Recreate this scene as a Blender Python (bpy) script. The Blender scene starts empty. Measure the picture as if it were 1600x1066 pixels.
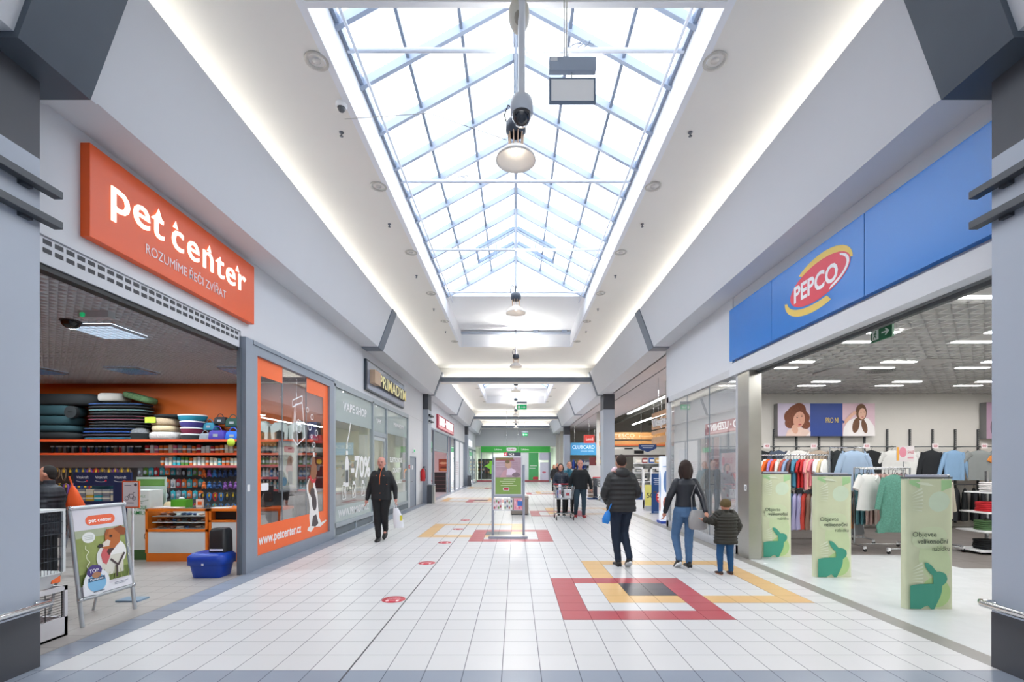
import bpy, math, random
from mathutils import Vector, Matrix
PI = math.pi
SC = bpy.context.scene
COL = SC.collection
random.seed(7)

# ---------------------------------------------------------------- camera, world, exposure
cd = bpy.data.cameras.new('camera'); cam = bpy.data.objects.new('camera', cd); COL.objects.link(cam)
cam.location = (0, 0, 1.6); cam.rotation_euler = (PI/2, 0, 0)
cd.sensor_width = 36; cd.lens = 730/1600*36
cd.shift_x = -6/1600; cd.shift_y = (728-533)/1600; cd.clip_start = .05; cd.clip_end = 300
SC.camera = cam
SC.view_settings.view_transform = 'Standard'; SC.view_settings.look = 'None'
SC.view_settings.gamma = 1; SC.view_settings.use_curve_mapping = False
SC.view_settings.exposure = 0.22
w = bpy.data.worlds.new('world'); SC.world = w; w.use_nodes = True
nt = w.node_tree; bg = nt.nodes['Background']
tc = nt.nodes.new('ShaderNodeTexCoord'); sp = nt.nodes.new('ShaderNodeSeparateXYZ'); rp = nt.nodes.new('ShaderNodeValToRGB')
nt.links.new(tc.outputs['Generated'], sp.inputs[0]); nt.links.new(sp.outputs['Z'], rp.inputs[0]); nt.links.new(rp.outputs[0], bg.inputs[0])
rp.color_ramp.elements[0].color = (.80, .86, .95, 1); rp.color_ramp.elements[1].color = (.90, .95, 1, 1)
bg.inputs[1].default_value = 4.2
SC.cycles.max_bounces = 8; SC.cycles.diffuse_bounces = 4; SC.cycles.glossy_bounces = 4
SC.cycles.transparent_max_bounces = 12; SC.cycles.sample_clamp_indirect = 6; SC.cycles.caustics_reflective = False; SC.cycles.caustics_refractive = False

def area(name, loc, rot, sx, sy, power, colr=(1, 1, 1), portal=False, spread=PI):
    l = bpy.data.lights.new(name, 'AREA'); l.shape = 'RECTANGLE'; l.size = sx; l.size_y = sy; l.energy = power; l.color = colr
    l.spread = spread
    if portal: l.cycles.is_portal = True
    o = bpy.data.objects.new(name, l); o.location = loc; o.rotation_euler = rot; COL.objects.link(o); return o
WARM = (1, .955, .88); NEUT = (1, .98, .95); COOL = (.86, .94, 1)
BAYS = [(4.48, 17.2, 13.5), (21.9, 32.8, 29.5), (38.2, 44.4, 42.2)]
for y0, y1, yg in BAYS:
    area('skylight_portal', (0, (y0+yg)/2, 6.9), (0, 0, 0), 4.2, yg-y0, 1, portal=True)
# cove tubes behind the sloping bulkheads (16 m a bay) and behind the cross beams
for s in (-1, 1):
    for ya, yb in ((-3, 20.2), (21.2, 36.4), (37.4, 45.4)):
        area('cove_tube', (s*3.56, (ya+yb)/2, 5.74), (0, PI - s*.95, 0), .08, yb-ya, 2.4*(yb-ya), WARM)
for y in (20.85, 37.05, 45.75):
    area('cove_tube', (0, y, 5.4), (PI+.1, 0, 0), 6.2, .08, 26, NEUT)
# ceiling fittings: pet shop, clothes shop, supermarket, small shops
for x, y in ((-5.5, 6.3), (-7.3, 8.9), (-5.2, 8.9), (-9.1, 8.9), (-7.6, 5.0)):
    area('pet_panel', (x, y, 3.36), (0, 0, 0), .55, .55, 42, COOL)
for x in (5.08, 6.93, 8.75, 10.6, 12.4):
    for y in (4.95, 6.83, 8.7, 10.7):
        area('shop_panel', (x, y, 3.40), (0, 0, 0), .6, .5, 17, NEUT)
for x, y in ((6, 16), (6, 24), (6, 32), (12, 20), (12, 30), (18, 25)):
    area('market_strip', (x, y, 4.4 if x < 7 else 5.2), (0, 0, 0), .3, 4, 190, NEUT)
for x, y, p in ((-5.8, 12, 90), (-5.8, 15.5, 90), (-6, 25, 130), (-6, 33, 60), (-6, 40, 90)):
    area('shop_light', (x, y, 3.2), (0, 0, 0), .6, 1.8, p, WARM)
area('end_shop_light', (0, 49, 3.0), (0, 0, 0), 5, 1, 220, NEUT)
# the part of the mall behind the photographer: an unseen fill light added for brightness
area('hall_fill', (0, -3.5, 5.6), (0, 0, 0), 6, 3, 420, NEUT)

# ---------------------------------------------------------------- materials
def lin(h):
    if isinstance(h, (tuple, list)): return tuple(h)[:3]
    h = h.lstrip('#'); out = []
    for i in (0, 2, 4):
        c = int(h[i:i+2], 16)/255
        out.append(c/12.92 if c <= .04045 else ((c+.055)/1.055)**2.4)
    return tuple(out)
MATS = {}
def M(name, c='#cccccc', rough=.5, metal=0, emit=0, var=.06, scale=6, spec=.5, bump=0, ec=None, coat=0):
    if name in MATS: return MATS[name]
    m = bpy.data.materials.new(name); m.use_nodes = True; t = m.node_tree; b = t.nodes['Principled BSDF']
    c = lin(c); b.inputs['Roughness'].default_value = rough; b.inputs['Metallic'].default_value = metal
    b.inputs['Specular IOR Level'].default_value = spec
    if coat: b.inputs['Coat Weight'].default_value = coat; b.inputs['Coat Roughness'].default_value = .04
    m.diffuse_color = (*c, 1)
    nz = t.nodes.new('ShaderNodeTexNoise'); nz.inputs['Scale'].default_value = scale
    co = t.nodes.new('ShaderNodeTexCoord'); t.links.new(co.outputs['Object'], nz.inputs['Vector'])
    if var:
        mx = t.nodes.new('ShaderNodeMix'); mx.data_type = 'RGBA'
        mx.inputs[6].default_value = (*[x*(1-var) for x in c], 1); mx.inputs[7].default_value = (*[min(1, x*(1+var)) for x in c], 1)
        t.links.new(nz.outputs['Fac'], mx.inputs[0]); t.links.new(mx.outputs[2], b.inputs['Base Color'])
    else: b.inputs['Base Color'].default_value = (*c, 1)
    if bump:
        bp = t.nodes.new('ShaderNodeBump'); bp.inputs['Strength'].default_value = bump; bp.inputs['Distance'].default_value = .01
        t.links.new(nz.outputs['Fac'], bp.inputs['Height']); t.links.new(bp.outputs[0], b.inputs['Normal'])
    if emit:
        b.inputs['Emission Color'].default_value = (*(lin(ec) if ec else c), 1); b.inputs['Emission Strength'].default_value = emit
    MATS[name] = m; return m
def MC(h, rough=.6, **k): return M(f'c_{h}_{rough}_{k.get("metal",0)}', h, rough, **k)

def glass(name, tint=(1, 1, 1), refl=.12, rough=.0, haze=0, hazec='#d7e0e0'):
    m = bpy.data.materials.new(name); m.use_nodes = True; t = m.node_tree; t.nodes.clear()
    o = t.nodes.new('ShaderNodeOutputMaterial'); tr = t.nodes.new('ShaderNodeBsdfTransparent'); tr.inputs[0].default_value = (*tint, 1)
    g = t.nodes.new('ShaderNodeBsdfGlossy'); g.inputs['Roughness'].default_value = rough
    f = t.nodes.new('ShaderNodeLayerWeight'); pw = t.nodes.new('ShaderNodeMath'); pw.operation = 'POWER'; pw.inputs[1].default_value = 4
    a = t.nodes.new('ShaderNodeMath'); a.operation = 'MULTIPLY_ADD'; a.inputs[1].default_value = .8 if refl else 0; a.inputs[2].default_value = refl; a.use_clamp = True
    t.links.new(f.outputs['Facing'], pw.inputs[0]); t.links.new(pw.outputs[0], a.inputs[0])
    mx = t.nodes.new('ShaderNodeMixShader'); t.links.new(a.outputs[0], mx.inputs[0]); t.links.new(tr.outputs[0], mx.inputs[1]); t.links.new(g.outputs[0], mx.inputs[2])
    last = mx
    if haze:
        d = t.nodes.new('ShaderNodeBsdfDiffuse'); d.inputs[0].default_value = (*lin(hazec), 1)
        nz = t.nodes.new('ShaderNodeTexNoise'); nz.inputs['Scale'].default_value = 2
        ml = t.nodes.new('ShaderNodeMath'); ml.operation = 'MULTIPLY_ADD'; ml.inputs[1].default_value = .06; ml.inputs[2].default_value = haze-.03
        t.links.new(nz.outputs['Fac'], ml.inputs[0])
        m2 = t.nodes.new('ShaderNodeMixShader'); t.links.new(ml.outputs[0], m2.inputs[0]); t.links.new(mx.outputs[0], m2.inputs[1]); t.links.new(d.outputs[0], m2.inputs[2]); last = m2
    t.links.new(last.outputs[0], o.inputs[0]); MATS[name] = m; return m

def tilemat(name, c, grout='#8a8a90', t=.3, ox=-1.307, oy=.05, rough=.27, gw=.007, var=.05, spec=.38):
    """square tiles laid on a grid in world metres, grout between, each tile a shade of its own"""
    m = bpy.data.materials.new(name); m.use_nodes = True; n = m.node_tree; b = n.nodes['Principled BSDF']
    g = n.nodes.new('ShaderNodeNewGeometry'); s = n.nodes.new('ShaderNodeSeparateXYZ'); n.links.new(g.outputs['Position'], s.inputs[0])
    def math(op, a, bb=None, c_=None):
        k = n.nodes.new('ShaderNodeMath'); k.operation = op
        for i, v in enumerate((a, bb, c_)):
            if v is None: continue
            if isinstance(v, (int, float)): k.inputs[i].default_value = v
            else: n.links.new(v, k.inputs[i])
        return k.outputs[0]
    u = math('DIVIDE', math('SUBTRACT', s.outputs['X'], ox), t); v = math('DIVIDE', math('SUBTRACT', s.outputs['Y'], oy), t)
    du = math('ABSOLUTE', math('SUBTRACT', math('FRACT', u), .5)); dv = math('ABSOLUTE', math('SUBTRACT', math('FRACT', v), .5))
    e = math('GREATER_THAN', math('MAXIMUM', du, dv), .5-gw/2/t)
    cb = n.nodes.new('ShaderNodeCombineXYZ'); n.links.new(math('FLOOR', u), cb.inputs[0]); n.links.new(math('FLOOR', v), cb.inputs[1])
    wn = n.nodes.new('ShaderNodeTexWhiteNoise'); n.links.new(cb.outputs[0], wn.inputs[0])
    nz = n.nodes.new('ShaderNodeTexNoise'); nz.inputs['Scale'].default_value = 5; nz.inputs['Detail'].default_value = 4; n.links.new(g.outputs['Position'], nz.inputs['Vector'])
    cc = lin(c)
    mx = n.nodes.new('ShaderNodeMix'); mx.data_type = 'RGBA'; mx.inputs[6].default_value = (*[x*(1-var) for x in cc], 1); mx.inputs[7].default_value = (*[min(1, x*(1+var)) for x in cc], 1)
    n.links.new(math('MULTIPLY_ADD', wn.outputs['Value'], .5, math('MULTIPLY', nz.outputs['Fac'], .5)), mx.inputs[0])
    mg = n.nodes.new('ShaderNodeMix'); mg.data_type = 'RGBA'; n.links.new(e, mg.inputs[0]); n.links.new(mx.outputs[2], mg.inputs[6]); mg.inputs[7].default_value = (*lin(grout), 1)
    n.links.new(mg.outputs[2], b.inputs['Base Color'])
    n.links.new(math('MULTIPLY_ADD', nz.outputs['Fac'], .10, math('MULTIPLY_ADD', e, .4, rough)), b.inputs['Roughness'])
    b.inputs['Specular IOR Level'].default_value = spec
    bp = n.nodes.new('ShaderNodeBump'); bp.inputs['Strength'].default_value = .25; bp.inputs['Distance'].default_value = .002; bp.invert = True
    n.links.new(e, bp.inputs['Height']); n.links.new(bp.outputs[0], b.inputs['Normal'])
    MATS[name] = m; return m

WALL = M('wall_paint', '#d3d6db', .75, var=.015, scale=2)
CEIL = M('ceiling_paint', '#f1efe9', .85, var=.015, scale=2)
GREYB = M('grey_band', '#6f7986', .45, var=.05)
PILL = M('pillar_paint', '#a6afbd', .38, var=.03, scale=2)
PILD = M('pillar_dark', '#46484e', .5, var=.06)
FIN = M('fin_dark', '#343a42', .45)
ALU = M('aluminium', '#a6adb5', .35, metal=.75, var=.04)
ALUD = M('grey_frame', '#8c97a5', .4, metal=.2, var=.03)
STEEL = M('brushed_steel', '#b5b4ae', .28, metal=1, var=.08, scale=3)
CHROME = M('chrome', '#d5d7da', .12, metal=1, var=0)
BLK = M('black_plastic', '#15171a', .45)
WHT = M('white_plastic', '#e9ebee', .45, var=.02)
ORG = M('orange_gloss', '#ee6a24', .3, var=.02)
GLS = glass('clear_glass', refl=.06)
GLT = glass('tiny_glass', refl=.02)

# ---------------------------------------------------------------- mesh building
class MB:
    def __init__(s): s.v = []; s.f = []; s.m = []; s.s = []
    def add(s, vs, fs, m=0, sm=False):
        o = len(s.v); s.v += [tuple(p) for p in vs]
        for f in fs: s.f.append([o+i for i in f]); s.m.append(m); s.s.append(sm)
        return s
    def box(s, x0, x1, y0, y1, z0, z1, m=0):
        v = [(x, y, z) for x in (x0, x1) for y in (y0, y1) for z in (z0, z1)]
        return s.add(v, [(0, 1, 3, 2), (4, 6, 7, 5), (0, 4, 5, 1), (2, 3, 7, 6), (0, 2, 6, 4), (1, 5, 7, 3)], m)
    def cbox(s, c, d, rz=0, m=0, rx=0, ry=0):
        R = Matrix.Rotation(rz, 3, 'Z') @ Matrix.Rotation(ry, 3, 'Y') @ Matrix.Rotation(rx, 3, 'X')
        v = [Vector(c)+R @ Vector((sx*d[0]/2, sy*d[1]/2, sz*d[2]/2)) for sx in (-1, 1) for sy in (-1, 1) for sz in (-1, 1)]
        return s.add(v, [(0, 1, 3, 2), (4, 6, 7, 5), (0, 4, 5, 1), (2, 3, 7, 6), (0, 2, 6, 4), (1, 5, 7, 3)], m)
    def hexa(s, p, m=0):      # 8 points: bottom 4 (ccw), top 4
        return s.add(p, [(3, 2, 1, 0), (4, 5, 6, 7), (0, 1, 5, 4), (1, 2, 6, 5), (2, 3, 7, 6), (3, 0, 4, 7)], m)
    def prismY(s, prof, y0, y1, m=0):   # prof: closed list of (x,z)
        n = len(prof); v = [(x, y0, z) for x, z in prof]+[(x, y1, z) for x, z in prof]
        f = [(i, (i+1) % n, n+(i+1) % n, n+i) for i in range(n)]+[tuple(range(n))[::-1], tuple(range(n, 2*n))]
        return s.add(v, f, m)
    def extr(s, pts, O, U, V, d, m=0):  # polygon in a plane, thickness d along U x V
        O, U, V = Vector(O), Vector(U), Vector(V); N = U.cross(V).normalized(); n = len(pts)
        a = [O+U*p[0]+V*p[1] for p in pts]; b = [q+N*d for q in a]
        f = [(i, (i+1) % n, n+(i+1) % n, n+i) for i in range(n)]+[tuple(range(n))[::-1], tuple(range(n, 2*n))]
        return s.add(a+b, f, m)
    def tube(s, P, r, m=0, k=8, cap=True):
        P = [Vector(p) for p in P]; R = r if isinstance(r, (list, tuple)) else [r]*len(P); vs = []; prev = None
        for i, p in enumerate(P):
            d = (P[min(i+1, len(P)-1)]-P[max(i-1, 0)]).normalized()
            if prev is None:
                u = d.orthogonal().normalized()
            else:
                u = (prev-d*prev.dot(d)); u = u.normalized() if u.length > 1e-6 else d.orthogonal().normalized()
            prev = u; w_ = d.cross(u)
            vs += [p+(u*math.cos(2*PI*j/k)+w_*math.sin(2*PI*j/k))*R[i] for j in range(k)]
        fs = [(i*k+j, i*k+(j+1) % k, (i+1)*k+(j+1) % k, (i+1)*k+j) for i in range(len(P)-1) for j in range(k)]
        s.add(vs, fs, m, True)
        if cap: s.add(vs[:k], [tuple(range(k))[::-1]], m); s.add(vs[-k:], [tuple(range(k))], m)
        return s
    def ring(s, rings, m=0, k=16, cap=True, sm=True):   # rings: (cx,cy,z,rx,ry[,pw])
        vs = []
        for r in rings:
            pw = r[5] if len(r) > 5 else 1
            for j in range(k):
                c, q = math.cos(2*PI*j/k), math.sin(2*PI*j/k)
                c = math.copysign(abs(c)**pw, c); q = math.copysign(abs(q)**pw, q)
                vs.append((r[0]+r[3]*c, r[1]+r[4]*q, r[2]))
        n = len(rings)
        fs = [(i*k+j, i*k+(j+1) % k, (i+1)*k+(j+1) % k, (i+1)*k+j) for i in range(n-1) for j in range(k)]
        s.add(vs, fs, m, sm)
        if cap: s.add(vs[:k], [tuple(range(k))[::-1]], m, sm); s.add(vs[-k:], [tuple(range(k))], m, sm)
        return s
    def lathe(s, prof, c=(0, 0, 0), m=0, k=20, cap=False):
        return s.ring([(c[0], c[1], c[2]+z, r, r) for r, z in prof], m, k, cap)
    def ball(s, c, r, m=0, k=12, n=7, R=None):
        r = (r, r, r) if isinstance(r, (int, float)) else r; vs = []
        for i in range(n+1):
            a = PI*i/n
            for j in range(k):
                b = 2*PI*j/k; p = Vector((math.sin(a)*math.cos(b)*r[0], math.sin(a)*math.sin(b)*r[1], math.cos(a)*r[2]))
                if R: p = R @ p
                vs.append(Vector(c)+p)
        return s.add(vs, [(i*k+j, (i+1)*k+j, (i+1)*k+(j+1) % k, i*k+(j+1) % k) for i in range(n) for j in range(k)], m, True)
    def build(s, name, mats, parent=None, loc=None, rz=0, bevel=0):
        me = bpy.data.meshes.new(name); me.from_pydata([tuple(v) for v in s.v], [], s.f)
        if not isinstance(mats, (list, tuple)): mats = [mats]
        for m in mats: me.materials.append(m)
        me.polygons.foreach_set('material_index', s.m); me.polygons.foreach_set('use_smooth', s.s); me.update()
        o = bpy.data.objects.new(name, me); COL.objects.link(o)
        if parent: o.parent = parent
        if loc is not None: o.location = loc
        if rz: o.rotation_euler[2] = rz
        if bevel:
            b = o.modifiers.new('bevel', 'BEVEL'); b.width = bevel; b.segments = 2; b.limit_method = 'ANGLE'
        return o
def tag(o, label=None, cat=None, group=None, kind=None):
    if label: o['label'] = label
    if cat: o['category'] = cat
    if group: o['group'] = group
    if kind: o['kind'] = kind
    return o
def thing(name, label, cat, loc=(0, 0, 0), rz=0, group=None):
    o = bpy.data.objects.new(name, None); o.empty_display_size = .1; COL.objects.link(o)
    o.location = loc; o.rotation_euler = (0, 0, rz); return tag(o, label, cat, group)
def struct(name, mb, mats, parent=None):
    o = mb.build(name, mats, parent); o['kind'] = 'structure'; return o
def dup(root, loc, rz=0, label=None, group=None, mats=None, scale=None):
    r = root.copy(); COL.objects.link(r); r.location = loc; r.rotation_euler = (0, 0, rz)
    if label: r['label'] = label
    if group: r['group'] = group
    if scale is not None: r.scale = scale if isinstance(scale, tuple) else (scale,)*3
    tgt = [r] if r.type == 'MESH' else []
    for ch in root.children:
        c = ch.copy(); COL.objects.link(c); c.parent = r; tgt.append(c)
        for g in ch.children:
            d = g.copy(); COL.objects.link(d); d.parent = c
    if mats:
        for c in tgt:
            for i, sl in enumerate(c.material_slots):
                if i in mats and (c.type == 'MESH') and (c is r or c.name.split('.')[0] in ('cloth', 'bed_body', 'bag_body', 'mat_body')):
                    sl.link = 'OBJECT'; sl.material = mats[i]
    return r
ORD = ['first', 'second', 'third', 'fourth', 'fifth', 'sixth', 'seventh', 'eighth', 'ninth', 'tenth', 'eleventh', 'twelfth']
X3, Y3, Z3 = Vector((1, 0, 0)), Vector((0, 1, 0)), Vector((0, 0, 1))
def text(name, body, O, U, V, W=None, H=.1, mat=None, d=.004, parent=None, bold=0, shear=0, space=1):
    """letters of height about H along U from O; W squeezes or stretches the line to that width"""
    cu = bpy.data.curves.new('t', 'FONT'); cu.body = body; cu.size = 1; cu.offset = bold; cu.shear = shear; cu.space_character = space
    cu.resolution_u = 3; cu.extrude = .001
    ob = bpy.data.objects.new('t', cu); COL.objects.link(ob)
    dg = bpy.context.evaluated_depsgraph_get(); me = bpy.data.meshes.new_from_object(ob.evaluated_get(dg)); me.name = name
    bpy.data.objects.remove(ob); bpy.data.curves.remove(cu)
    xs = [v.co.x for v in me.vertices]; x0, x1 = min(xs), max(xs)
    k = H/.70; kx = (W/(x1-x0)) if W else k
    O, U, V = Vector(O), Vector(U), Vector(V); N = U.cross(V)
    for v in me.vertices:
        v.co = O+U*((v.co.x-x0)*kx)+V*(v.co.y*k)+N*(d if v.co.z > 0 else 0)
    me.materials.clear(); me.materials.append(mat); me.update()
    o = bpy.data.objects.new(name, me); COL.objects.link(o)
    if parent: o.parent = parent
    return o
class Art:
    """flat print: shapes laid over one another on a plane, in metres along U,V from O"""
    def __init__(s, O, U, V): s.b = MB(); s.mats = []; s.O, s.U, s.V = Vector(O), Vector(U), Vector(V); s.N = s.U.cross(s.V); s.k = 0
    def mi(s, m):
        if isinstance(m, str): m = MC(m, .5)
        if m not in s.mats: s.mats.append(m)
        return s.mats.index(m)
    def poly(s, pts, m, lift=True):
        if lift: s.k += 1
        s.b.extr(pts, s.O+s.N*(.0006*s.k), s.U, s.V, .0005, s.mi(m)); return s
    def rect(s, x0, y0, x1, y1, m, lift=True): return s.poly([(x0, y0), (x1, y0), (x1, y1), (x0, y1)], m, lift)
    def ell(s, cx, cy, rx, ry, m, rot=0, k=24, a0=0, a1=2*PI, lift=True):
        c, q = math.cos(rot), math.sin(rot); n = k if a1-a0 < 2*PI else k
        pts = []
        for j in range(n+(1 if a1-a0 < 2*PI-.01 else 0)):
            a = a0+(a1-a0)*j/n; x, y = rx*math.cos(a), ry*math.sin(a); pts.append((cx+x*c-y*q, cy+x*q+y*c))
        return s.poly(pts, m, lift)
    def rrect(s, x0, y0, x1, y1, r, m):
        pts = []
        for cx, cy, a in ((x1-r, y1-r, 0), (x0+r, y1-r, PI/2), (x0+r, y0+r, PI), (x1-r, y0+r, 3*PI/2)):
            pts += [(cx+r*math.cos(a+PI/2*i/5), cy+r*math.sin(a+PI/2*i/5)) for i in range(6)]
        return s.poly(pts, m)
    def line(s, pts, w_, m):
        s.k += 1; i_ = s.mi(m)
        for a, b in zip(pts, pts[1:]):
            a, b = Vector(a), Vector(b); d = (b-a); n = Vector((-d.y, d.x)).normalized()*w_/2
            s.b.extr([a-n, b-n, b+n, a+n], s.O+s.N*(.0006*s.k), s.U, s.V, .0005, i_)
        return s
    def txt(s, body, x, y, W, H, m, bold=0):   # adds the letters to the print itself
        s.k += 1; me = text('t', body, s.O+s.U*x+s.V*y+s.N*(.0006*s.k), s.U, s.V, W, H, BLK, .0005, bold=bold)
        s.b.add([v.co.copy() for v in me.data.vertices], [list(p.vertices) for p in me.data.polygons], s.mi(m)); bpy.data.objects.remove(me); return s
    def build(s, name, parent=None): return s.b.build(name, s.mats, parent)
# ================================================================ the setting
T_WHITE = tilemat('mall_tile', '#cfcfd0', '#77787e')
T_GREY = tilemat('grey_tile', '#8b94a3', '#5c626d')
T_RED = tilemat('red_tile', '#b0525a', '#8a4048')
T_SAND = tilemat('sand_tile', '#d8b27a', '#a98c64')
T_DARK = tilemat('charcoal_tile', '#47474f', '#35353b')
T_PET = tilemat('pet_tile', '#a9a49f', '#8d8984', ox=-4.02, oy=.2, rough=.3)
T_SHOP = tilemat('shop_tile', '#d0d3d4', '#b3b6b8', t=.6, ox=3.99, oy=.15, rough=.2)
T_CARP = tilemat('shop_grey_floor', '#77716d', '#6b6663', t=.6, ox=3.99, oy=.0, rough=.35)
T_MARK = tilemat('market_tile', '#bcbcc2', '#9c9ca3', t=.3, ox=3.99, rough=.25)
T_STRIP = M('stone_strip', '#8a8782', .35, var=.06, scale=12)
def slab(name, x0, x1, y0, y1, m, z=0, t=.05): return struct(name, MB().box(x0, x1, y0, y1, z-t, z), m)
slab('floor', -3.707, 3.793, 3.65, 46.8, T_WHITE)
slab('floor', -4.007, 3.99, -6, 3.65, T_GREY)
slab('floor', -4.007, -3.707, 3.65, 46.8, T_GREY)
slab('floor', 3.793, 3.99, 3.65, 46.8, T_STRIP)
slab('floor', -12, -4.007, 2.9, 10.6, T_PET)
slab('floor', -12, -4.007, 10.6, 20.9, M('vape_floor', '#8a6f66', .4, var=.1))
slab('floor', -12, -4.007, 20.9, 46.8, M('butcher_floor', '#a89aa2', .3))
slab('floor', 3.99, 15, 2.9, 8.4, T_SHOP)
slab('floor', 3.99, 15, 8.4, 12.35, T_CARP)
slab('floor', 6.97, 15, 7.27, 8.4, T_CARP, .002, .002)
slab('floor', 3.99, 30, 12.35, 46.8, T_MARK)
slab('floor', -4, 4, 46.8, 56, T_MARK)
# coloured tile figures set in the floor
n_in = 0
def inlay(x0, x1, y0, y1, m, z=.0012):
    global n_in; n_in += 1; struct('trim_%d' % n_in, MB().box(x0, x1, y0, y1, -.01, z), m)
def ringin(x0, x1, y0, y1, m, z=.0012, w=.3):
    global n_in; n_in += 1; b = MB()
    b.box(x0, x1, y0, y0+w, -.01, z); b.box(x0, x1, y1-w, y1, -.01, z); b.box(x0, x0+w, y0+w, y1-w, -.01, z); b.box(x1-w, x1, y0+w, y1-w, -.01, z)
    struct('trim_%d' % n_in, b, m)
def figure(a, y, flip=False):
    f = (lambda u0, u1: (a+u0, a+u1)) if not flip else (lambda u0, u1: (a-u1, a-u0))
    ringin(*f(.6, 3.0), y+.6, y+3.0, T_SAND)
    ringin(*f(0, 1.8), y, y+1.8, T_RED, .0018)
    inlay(*f(.9, 1.5), y+.9, y+1.5, T_DARK, .0024)
    # the sand ring is hidden under the red ring's far corner
    inlay(*f(.3, .6), y+.3, y+1.5, T_WHITE, .0015); inlay(*f(.6, 1.5), y+.3, y+.6, T_WHITE, .0015)
figure(.493, 4.85); figure(.793, 9.85, True); figure(.493, 14.75); figure(-.4, 20.3, True); figure(.6, 26); figure(-.4, 32.3, True)
DARKG = M('joint', '#4b4b50', .6)
n_in += 1; struct('trim_%d' % n_in, MB().box(-1.313, -1.301, -2, 18.9, -.01, .0028), DARKG)
n_in += 1; struct('trim_%d' % n_in, MB().box(-3.7, 3.79, 18.9, 18.925, -.01, .0028), DARKG)

# ---- ceiling of the mall with its rooflight openings
cb = MB(); ys = -6
for y0, y1, yg in BAYS:
    cb.box(-3.9, 3.9, ys, y0, 6.0, 6.08); cb.box(-3.9, -2.03, y0, y1, 6.0, 6.08); cb.box(2.03, 3.9, y0, y1, 6.0, 6.08); ys = y1
cb.box(-3.9, 3.9, ys, 47, 6.0, 6.08)
struct('ceiling', cb, CEIL)
ci = 0
SKYG = glass('roof_glass', tint=(.97, .98, 1), refl=.0, haze=.06, hazec='#ffffff')
RAFT = M('rafter_paint', '#9eabbf', .4, var=.03)
for bi, (y0, y1, yg) in enumerate(BAYS):
    b = MB()
    for s in (-1, 1): b.box(s*2.0 if s > 0 else -2.08, 2.08 if s > 0 else -2.0, y0-.1, y1+.05, 5.99, 6.56)
    b.box(-2, 2, y0-.06, y0+.002, 5.99, 8); b.box(-2.0, 2.0, y1-.002, y1+.06, 5.99, 6.56)
    b.box(-2, 2, yg+.02, y1, 6.50, 6.58)
    b.add([(-2, yg, 6.5), (2, yg, 6.5), (0, yg, 7.62), (-2, yg+.05, 6.5), (2, yg+.05, 6.5), (0, yg+.05, 7.62)], [(0, 1, 2), (3, 5, 4), (0, 2, 5, 3), (1, 4, 5, 2)])
    struct('wall_rooflight', b, M('well_paint', '#f3f6fb', .8, var=.01))
    wdw = struct('window_%d' % (bi+1), MB().add([(-2, y0, 6.58), (0, y0, 7.68), (0, yg, 7.68), (-2, yg, 6.58)], [(0, 1, 2, 3)]).add([(2, y0, 6.58), (0, y0, 7.68), (0, yg, 7.68), (2, yg, 6.58)], [(0, 1, 2, 3)]), SKYG)
    r = MB(); n = int((yg-y0)/.83); off = 5.18-4.48 if bi == 0 else .7
    yy = y0+off-.83
    while yy < yg+.1:
        if yy > y0:
            for s in (-1, 1):
                v = [(s*2.0, yy-.03, 6.44), (s*2.0, yy+.03, 6.44), (0, yy+.03, 7.54), (0, yy-.03, 7.54), (s*2.0, yy-.03, 6.56), (s*2.0, yy+.03, 6.56), (0, yy+.03, 7.66), (0, yy-.03, 7.66)]
                r.hexa(v)
        yy += .83
    r.build('glazing_bar', RAFT, wdw)
    r = MB()
    for s in (-1, 1):
        for u in (.31, .65):
            x = s*2*(1-u); z = 6.5+1.1*u; r.box(x-.02, x+.02, y0, yg, z-.02, z+.06)
        x = s*1.97; r.box(x-.02, x+.02, y0, yg, 6.48, 6.56)
    r.box(-.035, .035, y0, yg, 7.45, 7.66)
    r.build('glazing_bar', M('purlin_paint', '#7d8a9e', .4), wdw)
# opening vent panes near the gable of the first rooflight
b = MB()
for s in (-1, 1):
    for yy in (11.65, 12.4):
        b.hexa([(s*.98, yy-.03, 6.98), (s*.98, yy+.03, 6.98), (s*.05, yy+.03, 7.49), (s*.05, yy-.03, 7.49), (s*.98, yy-.03, 7.06), (s*.98, yy+.03, 7.06), (s*.05, yy+.03, 7.57), (s*.05, yy-.03, 7.57)])
    b.box(s*.98-.025, s*.98+.025, 11.65, 12.4, 6.97, 7.06)
    b.tube([(s*.5, 12.0, 7.0), (s*.5, 12.0, 7.3)], .012); b.tube([(s*.56, 12.0, 6.98), (s*.56, 12.0, 7.28)], .012)
b.build('vent_frame', M('vent_paint', '#7f93b0', .4), bpy.data.objects['window_1'])

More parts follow.
